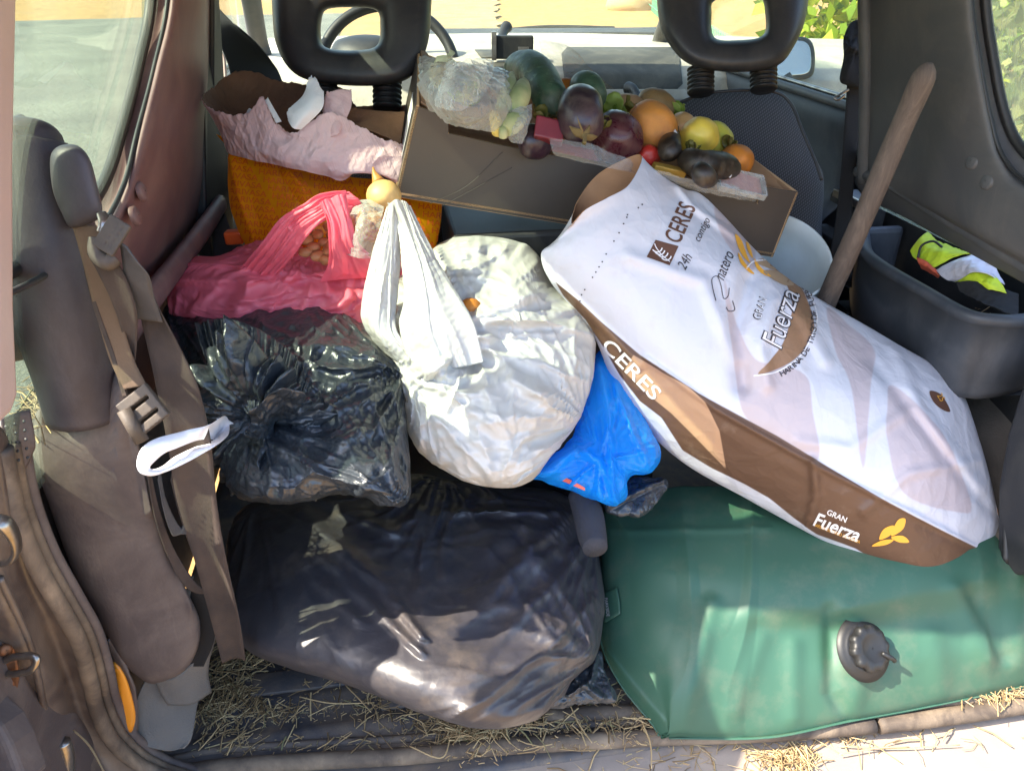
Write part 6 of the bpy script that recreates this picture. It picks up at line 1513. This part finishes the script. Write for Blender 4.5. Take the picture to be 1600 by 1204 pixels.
leafy('cabbage_leaf', 'pale leaves at the left end of the box inside the clear bag', 690, 140, .01, .045, 8, 6).data.materials[0] = veg_mat('pale_cabbage', '#b9bd96', '#cfcaa8', .5, 14)
leafy('lettuce_leaf', 'curly pale green leaf sticking up beside the passenger seat', 1059, 182, .005, .028, 7, 8)
M_wilt = leaf_mat('wilted_leaf', '#6b6a2e', '#8a7a3c', '#9a8a4c')
for x, y, h, r, k, sd, lb in [(884, 208, .01, .020, 6, 21, 'wilted leaves between the maroon carton and the upright eggplant'), (938, 204, .03, .020, 6, 22, 'wilted leaves between the two large eggplants'), (990, 178, .035, .024, 7, 23, 'wilted green leaves draped left of the squash'),
                              (1078, 238, .03, .016, 6, 24, 'dry leaves under the bruised yellow apple'), (1136, 234, .02, .020, 6, 25, 'wilted leaves right of the greenish apple'), (846, 188, .02, .020, 6, 26, 'wilted leaves below the big courgette')]:
    leafy('wilted_greens', lb, x, y, h, r, k, sd).data.materials[0] = M_wilt
# packaging
def tray(name, label, px, py, h, hx, hy, hz, ang, mat, film=True, cat='food tray'):
    c = rim(px, py, h); a = math.radians(ang); u = Un*math.cos(a)+Vn*math.sin(a); v = -Un*math.sin(a)+Vn*math.cos(a); t_ = -FW*.55+Nn*.6; t_ /= np.linalg.norm(t_); v = np.cross(t_, u); v /= np.linalg.norm(v)
    root = thing(name, label, cat, c)
    parts_ = [box(c-t_*hz, hx, hy, .0008, [u, v, t_]), box(c+u*hx, .0008, hy, hz, [u, v, t_]), box(c-u*hx, .0008, hy, hz, [u, v, t_]), box(c+v*hy, hx, .0008, hz, [u, v, t_]), box(c-v*hy, hx, .0008, hz, [u, v, t_])]
    V, F = join(parts_); part('tray_shell', V, F, mat, root, smooth=False)
    if film:
        G = np.array([[c+t_*hz+u*x*hx*1.05+v*y*hy*1.05 for x in np.linspace(-1, 1, 40)] for y in np.linspace(-1, 1, 30)]).reshape(-1, 3); G = relax(G, gfaces(30, 40), .05, iters=40, ka=.03, kb=.06, amp=.002, nscale=30, seed=int(px)); o = part('cling_film', G, gfaces(30, 40), M_clr, root)
    return root, c, u, v, t_
V, F = box(rim(858, 205, .02), .022, .016, .013, [Un, np.cross(-FW, Un), -FW]); o = part('maroon_carton', V, F, M_maroon, smooth=False); bevel(o, .003, 3); tag(o, 'small maroon carton behind the cling wrapped tray', 'carton')
tray('food_tray', 'maroon food tray under torn cling film at the front of the box', 900, 224, -.006, .040, .016, .010, 0, M_maroon)
root, c, u, v, t_ = tray('food_tray', 'clear tray of reddish strips hanging over the right front corner of the box', 1158, 286, .006, .040, .020, .006, 0, M_clr2)
for i in range(16):
    y = -.018+i*.0024; V, F = tube([c+u*-.036+v*y+t_*-.002, c+v*(y+.001)+t_*.001, c+u*.036+v*y-t_*.002], .0015, n=6, sub=8); part('meat_strip', V, F, simple('reddish_strip', '#9c5a52', .5, col2='#c9a196') if i == 0 else bpy.data.materials['reddish_strip'], root)
V, F = box(rim(1045, 266, .010), .026, .008, .006, [Un, Vn, Nn]); o = part('gold_packet', V, F, M_gold, smooth=False); bevel(o, .002); tag(o, 'flat gold packet at the front edge of the box', 'packet')
V, F = box(rim(1130, 270, .02), .012, .007, .003, [Un, Vn, Nn]); o = part('white_packet', V, F, M_inkw, smooth=False); bevel(o, .001); tag(o, 'small white packet between rotten banana and clear tray', 'packet')
def film_sheet(name, label, rows, mat, nv=50, nu=60, g=.12, amp=.006, seed=0, cat='plastic film', ns=20, parent=None):
    G = grid([[np.append(rim(x, y, h), 0)[:3] for x, y, h in r] for r in rows], nv, nu).reshape(-1, 3)
    G = relax(G, gfaces(nv, nu), g, iters=60, ka=.015, kb=.06, amp=amp, nscale=ns, seed=seed)
    o = part(name, G, gfaces(nv, nu), mat, parent)
    if not parent: tag(o, label, cat)
    return o
film_sheet('clear_bag', 'large crumpled clear plastic bag filling the left end of the box', [[(656, 88, .03), (690, 92, .05), (730, 100, .055), (775, 105, .05), (800, 112, .04)], [(655, 120, .04), (690, 120, .07), (730, 125, .075), (770, 130, .07), (808, 135, .05)],
     [(660, 150, .03), (695, 160, .06), (735, 165, .065), (765, 170, .06), (800, 170, .04)], [(672, 172, .01), (705, 195, .02), (735, 200, .03), (765, 205, .02), (790, 200, .01)]], M_clr2, 80, 90, .16, .008, 3, 'plastic bag', 18)
film_sheet('clear_bag_sheet', 'pleated sheet of clear film on top of the left end of the box', [[(700, 92, .06), (716, 96, .09), (740, 92, .08), (770, 94, .07)], [(690, 130, .08), (712, 130, .095), (740, 125, .09), (770, 115, .08)], [(680, 165, .05), (705, 172, .07), (725, 170, .07), (755, 150, .07)]], M_clr, 50, 60, .2, .008, 5)
film_sheet('hanging_film', 'torn clear film hanging down behind the front edge of the box', [[(788, 185, .03), (808, 170, .045), (830, 165, .045)], [(790, 205, .02), (812, 195, .035), (828, 190, .035)], [(798, 222, .005), (808, 224, .01), (818, 224, .01)]], M_clr2, 40, 40, .2, .006, 7)
film_sheet('cling_film', 'loose cling film stretched over the trays along the front of the box', [[(860, 215, .03), (920, 225, .03), (980, 248, .02), (1010, 262, .01)], [(862, 232, .02), (915, 245, .02), (975, 262, .01), (1030, 278, .0)], [(870, 242, .01), (930, 258, .01), (990, 270, .005), (1060, 288, .0)]], M_clr, 40, 80, .12, .005, 9)
film_sheet('cling_film', 'loose cling film under the rotten bananas', [[(1010, 262, .02), (1060, 275, .03), (1110, 285, .03), (1150, 290, .02)], [(1020, 272, .015), (1070, 288, .015), (1130, 296, .02), (1180, 305, .02)], [(1040, 280, .0), (1080, 296, .005), (1140, 308, .005), (1180, 315, .005)]], M_clr, 40, 60, .12, .005, 12)
film_sheet('film_sheet', 'stiff clear film standing up behind the courgettes towards the dashboard', [[(842, 62, .09), (880, 70, .10), (905, 85, .10)], [(850, 95, .06), (890, 100, .07), (930, 115, .07)], [(870, 135, .02), (905, 130, .03), (960, 140, .03)]], M_clr, 40, 40, .06, .003, 14)
P = [rim(1030, 168, .035), rim(1042, 172, .045), rim(1050, 195, .045), rim(1058, 212, .04)]
o = ribbon(P, [Un, Un, Un, Un], [.006, .008, .006, .004], name='paper_strip', mat=M_inkw, n=24); tag(o, 'narrow white paper strip beside the orange squash', 'paper')
leafy('dry_stalks', 'dry brown stalks between the squash and the yellow apple', 1050, 216, .02, .016, 8, 12).data.materials[0] = M_cal

# ------------------------------------------------------------------ bucket, stick, vest, bits
c = at(1209, 398, d=1.30); ax = np.array([-.06, -.50, .86]); ax /= np.linalg.norm(ax)
bu = thing('bucket', 'pale grey white plastic bucket standing tilted behind the flour sack', 'bucket', c-ax*.2)
V, F = lathe([(.082, -.20), (.093, -.03), (.098, -.028), (.098, -.018), (.094, -.016), (.095, -.006), (.099, -.004), (.099, .0), (.0965, .002), (.094, .0), (.092, -.03), (.080, -.192), (.001, -.192)], c, ax, 72); part('bucket_wall', V, F, M_bucket, bu)
V, F = lathe([(.001, -.20), (.082, -.20), (.082, -.199)], c, ax, 72); part('bucket_base', V, F, M_bucket, bu)
pts = [(1453, 99, 1.0), (1402, 215, 1.07), (1340, 360, 1.16), (1298, 455, 1.25), (1262, 545, 1.36), (1240, 610, 1.45)]
P = catmull(np.array([at(x, y, d=d) for x, y, d in pts]), 60); R = np.interp(np.linspace(0, 1, 60), [0, .012, .03, .06, .3, 1], [.005, .0105, .0145, .0155, .0155, .0175]); R = R*(1+.02*np.sin(np.linspace(0, 30, 60)))
V, F = tube(P, R, n=30); st_ = part('wooden_stick', V, F, M_wood); tag(st_, 'thick worn wooden tool handle leaning in the right corner', 'stick')
# hi-vis vest in the bin
M_hv = simple('yellow_fabric', '#b9cf1e', .7, bscale=300, bs=.4, bd=.001, col2='#a8b52c', mscale=20); M_refl = simple('reflective_band', '#cfcbd2', .35, .3, col2='#b5b0ba'); M_org = simple('orange_cloth', '#c2563a', .8)
vs = thing('safety_vest', 'crumpled yellow safety vest with silver bands in the side bin', 'vest', at(1490, 420, x=.65))
def vsheet(name, rows, mat, seed, g=.14, t=.0015):
    G = grid([[at(x, y, x=X) for x, y, X in r] for r in rows], 44, 50).reshape(-1, 3); G = relax(G, gfaces(44, 50), g, iters=60, ka=.02, kb=.06, amp=.006, nscale=20, seed=seed); o = part(name, G, gfaces(44, 50), mat, vs); solid(o, t, 0)
vsheet('vest_fabric', [[(1422, 392, .625), (1438, 372, .64), (1450, 362, .66)], [(1428, 402, .62), (1450, 388, .635), (1466, 378, .66)], [(1445, 410, .62), (1480, 398, .635), (1500, 390, .66)], [(1460, 418, .62), (1490, 402, .64), (1520, 394, .66)]], M_hv, 2)
vsheet('reflective_band', [[(1462, 422, .615), (1490, 408, .63), (1530, 393, .66)], [(1478, 436, .612), (1510, 412, .625), (1548, 405, .65)], [(1492, 440, .62), (1530, 424, .62), (1568, 445, .65)]], M_refl, 4)
vsheet('vest_fabric', [[(1488, 438, .62), (1515, 424, .625), (1545, 424, .64)], [(1500, 444, .62), (1535, 440, .62), (1562, 440, .64)], [(1520, 446, .625), (1548, 452, .625), (1572, 458, .64)]], M_hv, 6)
vsheet('orange_cloth', [[(1432, 402, .612), (1446, 408, .615), (1462, 420, .615)], [(1436, 412, .61), (1450, 418, .61), (1466, 430, .61)], [(1440, 418, .62), (1452, 426, .62), (1466, 434, .62)]], M_org, 8)
V, F = tube([at(1434, 404, x=.615), at(1440, 384, x=.62), at(1458, 377, x=.63), at(1472, 386, x=.635)], .002, n=8, sub=20); part('vest_trim', V, F, M_rubber, vs)
vsheet('dark_lining', [[(1494, 440, .60), (1530, 442, .62), (1590, 460, .66)], [(1500, 455, .60), (1540, 470, .61), (1590, 480, .64)], [(1512, 462, .60), (1550, 480, .60), (1590, 495, .62)]], M_beltk, 9)
# things in the pink bag and beside it
M_nut = veg_mat('brown_nut_shell', '#a5683f', '#c08a5c', .5, 25); r9 = np.random.default_rng(5); S, Fs = ico(3); k = 0
spots = [(480, 374), (496, 366), (512, 354), (490, 386), (507, 378), (520, 368), (478, 394), (497, 400), (512, 392), (520, 384), (508, 406)]
for (x, y) in spots:
    V = S*np.array([1.25, .9, .85])*r9.uniform(.0075, .0098)*(1+.08*noise3(S, .7, k))[:, None]; a = r9.uniform(0, 3); V = V@np.array([[math.cos(a), -math.sin(a), 0], [math.sin(a), math.cos(a), 0], [0, 0, 1]])
    o = part('nut', V+at(x, y, d=1.105+.0008*(400-y)*.3), Fs, M_nut); tag(o, 'small brown nut in the open mouth of the pink bag', 'nut', 'brown nuts in the pink bag'); k += 1
film_sheet2 = px_sheet('onion_skin', [[(475, 400, 1.085), (500, 398, 1.08), (520, 404, 1.085)], [(480, 412, 1.075), (502, 408, 1.065), (520, 412, 1.075)], [(486, 420, 1.08), (504, 421, 1.075), (518, 418, 1.08)]], 20, 20, M_onion, th=.0008, parent=None)
tag(film_sheet2, 'pale dry onion skin below the nuts in the pink bag', 'onion skin'); film_sheet2.parent = None
c = at(600, 306, d=1.12); V = S*np.array([1.0, 1.0, .9])*.026*(1+.03*noise3(S, .8, 3))[:, None]+c; o = part('onion', V, Fs, veg_mat('straw_onion_skin', '#e0b878', '#cf9c58', .45, 20)); subsurf(o, 1); tag(o, 'straw coloured onion peeking out above the white bag handle', 'onion')
V, F = tube([c+UP*.02+RT*-.008, c+UP*.033-RT*.014, c+UP*.042-RT*.016], [.010, .004, .001], n=10, sub=10); part('onion_neck', V, F, M_onion, o)
rows = [[(548, 318, 1.10), (575, 312, 1.09), (600, 322, 1.09)], [(545, 345, 1.07), (568, 340, 1.05), (595, 345, 1.06)], [(540, 375, 1.065), (565, 372, 1.045), (588, 372, 1.05)], [(538, 396, 1.075), (562, 402, 1.06), (584, 402, 1.06)]]
G = grid(rows, 60, 50).reshape(-1, 3); V = CAM+(FW+RT*((G[:, 0]-800)/FPX)[:, None]-UP*((G[:, 1]-602)/FPX)[:, None])*G[:, 2:3]; V = relax(V, gfaces(60, 50), .18, iters=60, ka=.015, kb=.06, amp=.006, nscale=22, seed=3)
ob_ = part('clear_onion_bag', V, gfaces(60, 50), M_clr2); tag(ob_, 'clear plastic bag with onion skins beside the pink bag handle', 'plastic bag')
for k, rws in enumerate([[[(552, 330, 1.085), (566, 325, 1.08)], [(556, 350, 1.075), (566, 352, 1.075)]], [[(560, 375, 1.075), (585, 380, 1.075)], [(540, 395, 1.08), (580, 400, 1.075)]], [[(572, 322, 1.09), (598, 335, 1.09)], [(575, 345, 1.08), (592, 350, 1.08)]]]):
    G = grid(rws, 16, 16).reshape(-1, 3); V = CAM+(FW+RT*((G[:, 0]-800)/FPX)[:, None]-UP*((G[:, 1]-602)/FPX)[:, None])*G[:, 2:3]; V = relax(V, gfaces(16, 16), .15, iters=40, ka=.02, kb=.06, amp=.004, nscale=30, seed=k); o = part('onion_skin', V, gfaces(16, 16), M_onion); solid(o, .0006, 0)
    tag(o, ['curled orange onion skin at the top of the clear onion bag', 'broad papery onion skin at the bottom of the clear onion bag', 'onion skin in the clear bag right below the straw coloured onion'][k], 'onion skin')
V, F = box(at(367, 370, d=1.28), .015, .011, .011, axes(RT*1.+UP*.05)); o = part('orange_stopper', V, F, printm('orange_plastic', '#f2682c', .35), smooth=False); bevel(o, .004, 3); tag(o, 'small bright orange plastic stopper at the foot of the orange sack', 'stopper')
S4, F4 = ico(3); V = S4*.016*(1+.1*noise3(S4, 1, 5))[:, None]+at(734, 484, d=1.005); o = part('orange_peel', V, F4, M_or); tag(o, 'orange peel seen through the gap in the white bag', 'peel')
# phone holder
ph_ = thing('phone_holder', 'black phone holder clamped on the middle of the dashboard', 'phone holder', at(800, 90, d=2.02))
V, F = box(at(802, 74, d=2.0), .052, .012, .028, axes(RT)); bevel(part('holder_body', V, F, M_dark, ph_, smooth=False), .004)
V, F = box(at(818, 77, d=1.985), .014, .003, .005, axes(RT)); part('holder_slot', V, F, M_steel, ph_, smooth=False)
V, F = box(at(772, 72, d=1.99), .006, .008, .034, axes(RT)); part('holder_jaw', V, F, M_steel, ph_, smooth=False)
V, F = tube([at(783, 68, d=2.03), at(786, 52, d=2.06), at(792, 42, d=2.08)], [.014, .012, .016], n=12, sub=10); part('holder_arm', V, F, M_dark, ph_)
V, F = tube([at(982, 138, d=1.9), at(990, 140, d=1.88), at(1000, 158, d=1.85), at(1004, 166, d=1.8)], [.016, .011, .010, .010], n=12, sub=16); o = part('gear_lever', V, F, M_dark); o.parent = None; tag(o, 'black hand lever in front of the dashboard recess', 'lever')

# ------------------------------------------------------------------ hay on the floor
def hay(n, zones, seed, L=(.012, .05), lift=.012, w=.0007):
    r = np.random.default_rng(seed); C = []
    wts = np.array([z[5] for z in zones], float); wts /= wts.sum(); pick = r.choice(len(zones), n, p=wts)
    for i in pick:
        x, y, sx, sy, z0, _ = zones[i]; C.append(at(x+r.normal()*sx, y+r.normal()*sy, z=z0+abs(r.normal())*lift*.3))
    C = np.array(C); a = r.uniform(0, 6.28, n); l = r.uniform(*L, n)*.5; tl = r.normal(size=n)*.18
    d = np.stack([np.cos(a), np.sin(a), tl], 1); s = np.stack([-np.sin(a), np.cos(a), 0*a], 1); ww = w*r.uniform(.6, 1.8, n)[:, None]
    bend = np.stack([0*a, 0*a, r.uniform(0, .25, n)], 1)*l[:, None]; side = s*(r.normal(size=n)*.2*l)[:, None]
    p0, p1, p2 = C-d*l[:, None], C+bend+side, C+d*l[:, None]
    upv = np.array([0, 0, .0006]); V = []
    for p in (p0, p1, p2): V += [p-s*ww, p+s*ww, p+upv]
    V = np.stack(V, 1); V[..., 2] = np.maximum(V[..., 2], zones[0][4]*0+.0005) if zones[0][4] >= 0 else V[..., 2]
    V = V.reshape(-1, 3); b = (np.arange(n)*9)[:, None]
    Fq = np.vstack([b+np.array(q) for q in ([0, 1, 4, 3], [1, 2, 5, 4], [2, 0, 3, 5], [3, 4, 7, 6], [4, 5, 8, 7], [5, 3, 6, 8])]); return V, Fq
Z = [(360, 1060, 22, 30, .003, 5), (410, 1015, 25, 10, .003, 2), (345, 1110, 25, 22, .003, 2.5), (430, 1110, 30, 8, .003, 1.4), (500, 1075, 80, 10, .006, .4), (600, 1100, 40, 12, .004, 1.2), (740, 1148, 26, 12, .004, 5), (700, 1128, 40, 10, .004, 2.), (820, 1125, 60, 14, .006, 3), (930, 1110, 50, 22, .006, 3), (980, 1140, 30, 12, .012, 1), (610, 1165, 60, 8, .004, .8), (390, 1165, 40, 10, .004, .7), (800, 1160, 50, 8, .01, .6)]
V, F = hay(750, Z, 3); h_ = stuff(part('hay', V, F, M_hay, smooth=False))
V, F = hay(2600, [(a, b, c*1.6, d*1.4, e, f) for a, b, c, d, e, f in Z], 13, L=(.002, .009), lift=.002, w=.0005); stuff(part('chaff', V, F, M_hay, smooth=False))

V, F = hay(420, [(1230, 1180, 28, 14, -.024, 3), (1100, 1165, 140, 10, -.02, 1), (1560, 1080, 40, 8, .012, 2), (1300, 1150, 160, 8, -.02, 1), (1000, 1190, 100, 8, -.024, 1)], 5); stuff(part('hay', V, F, M_hay, smooth=False))
V, F = hay(120, [(60, 640, 14, 22, .52, 3)], 6, lift=.04); V2 = V; stuff(part('hay', V, F, M_hay, smooth=False))
V, F = hay(60, [(1555, 480, 14, 5, .42, 3)], 7, lift=.03); stuff(part('hay', V, F, M_hay, smooth=False))
# long single straws
for i, (pts, z) in enumerate([([(468, 1088), (520, 1098), (585, 1097)], .012), ([(540, 1070), (562, 1092), (580, 1112)], .014), ([(395, 1040), (425, 1022), (452, 1010)], .016), ([(310, 1172), (330, 1150), (345, 1130)], .012), ([(640, 1165), (690, 1183), (705, 1145)], .014), ([(888, 1095), (905, 1130), (925, 1160)], .02),
      ([(1310, 1165), (1400, 1168), (1500, 1163)], -.015), ([(1000, 1120), (1016, 1160), (1018, 1200)], .02), ([(115, 1140), (140, 1165), (165, 1210)], .20), ([(1310, 1178), (1370, 1168), (1420, 1166)], -.012)]):
    P = [at(x, y, z=z) for x, y in pts]; V, F = tube(P, [.0009, .0011, .0007], n=6, sub=14); o = part('straw', V, F, M_hay)
    tag(o, ['pale straw lying flat below the black sack', 'straw crossing another straw left of the black sack', 'straw on the hay heap under the hanging belt', 'straw on the felt edge at the left sill', 'bent straw on the sill seal below the black sack', 'straw between black sack and green bag',
            'long straw on the sunlit bumper under the green bag', 'straw lying across the joint of the sill seal', 'single straw on the left door jamb', 'straw on the bumper below the green bag corner'][i], 'straw')
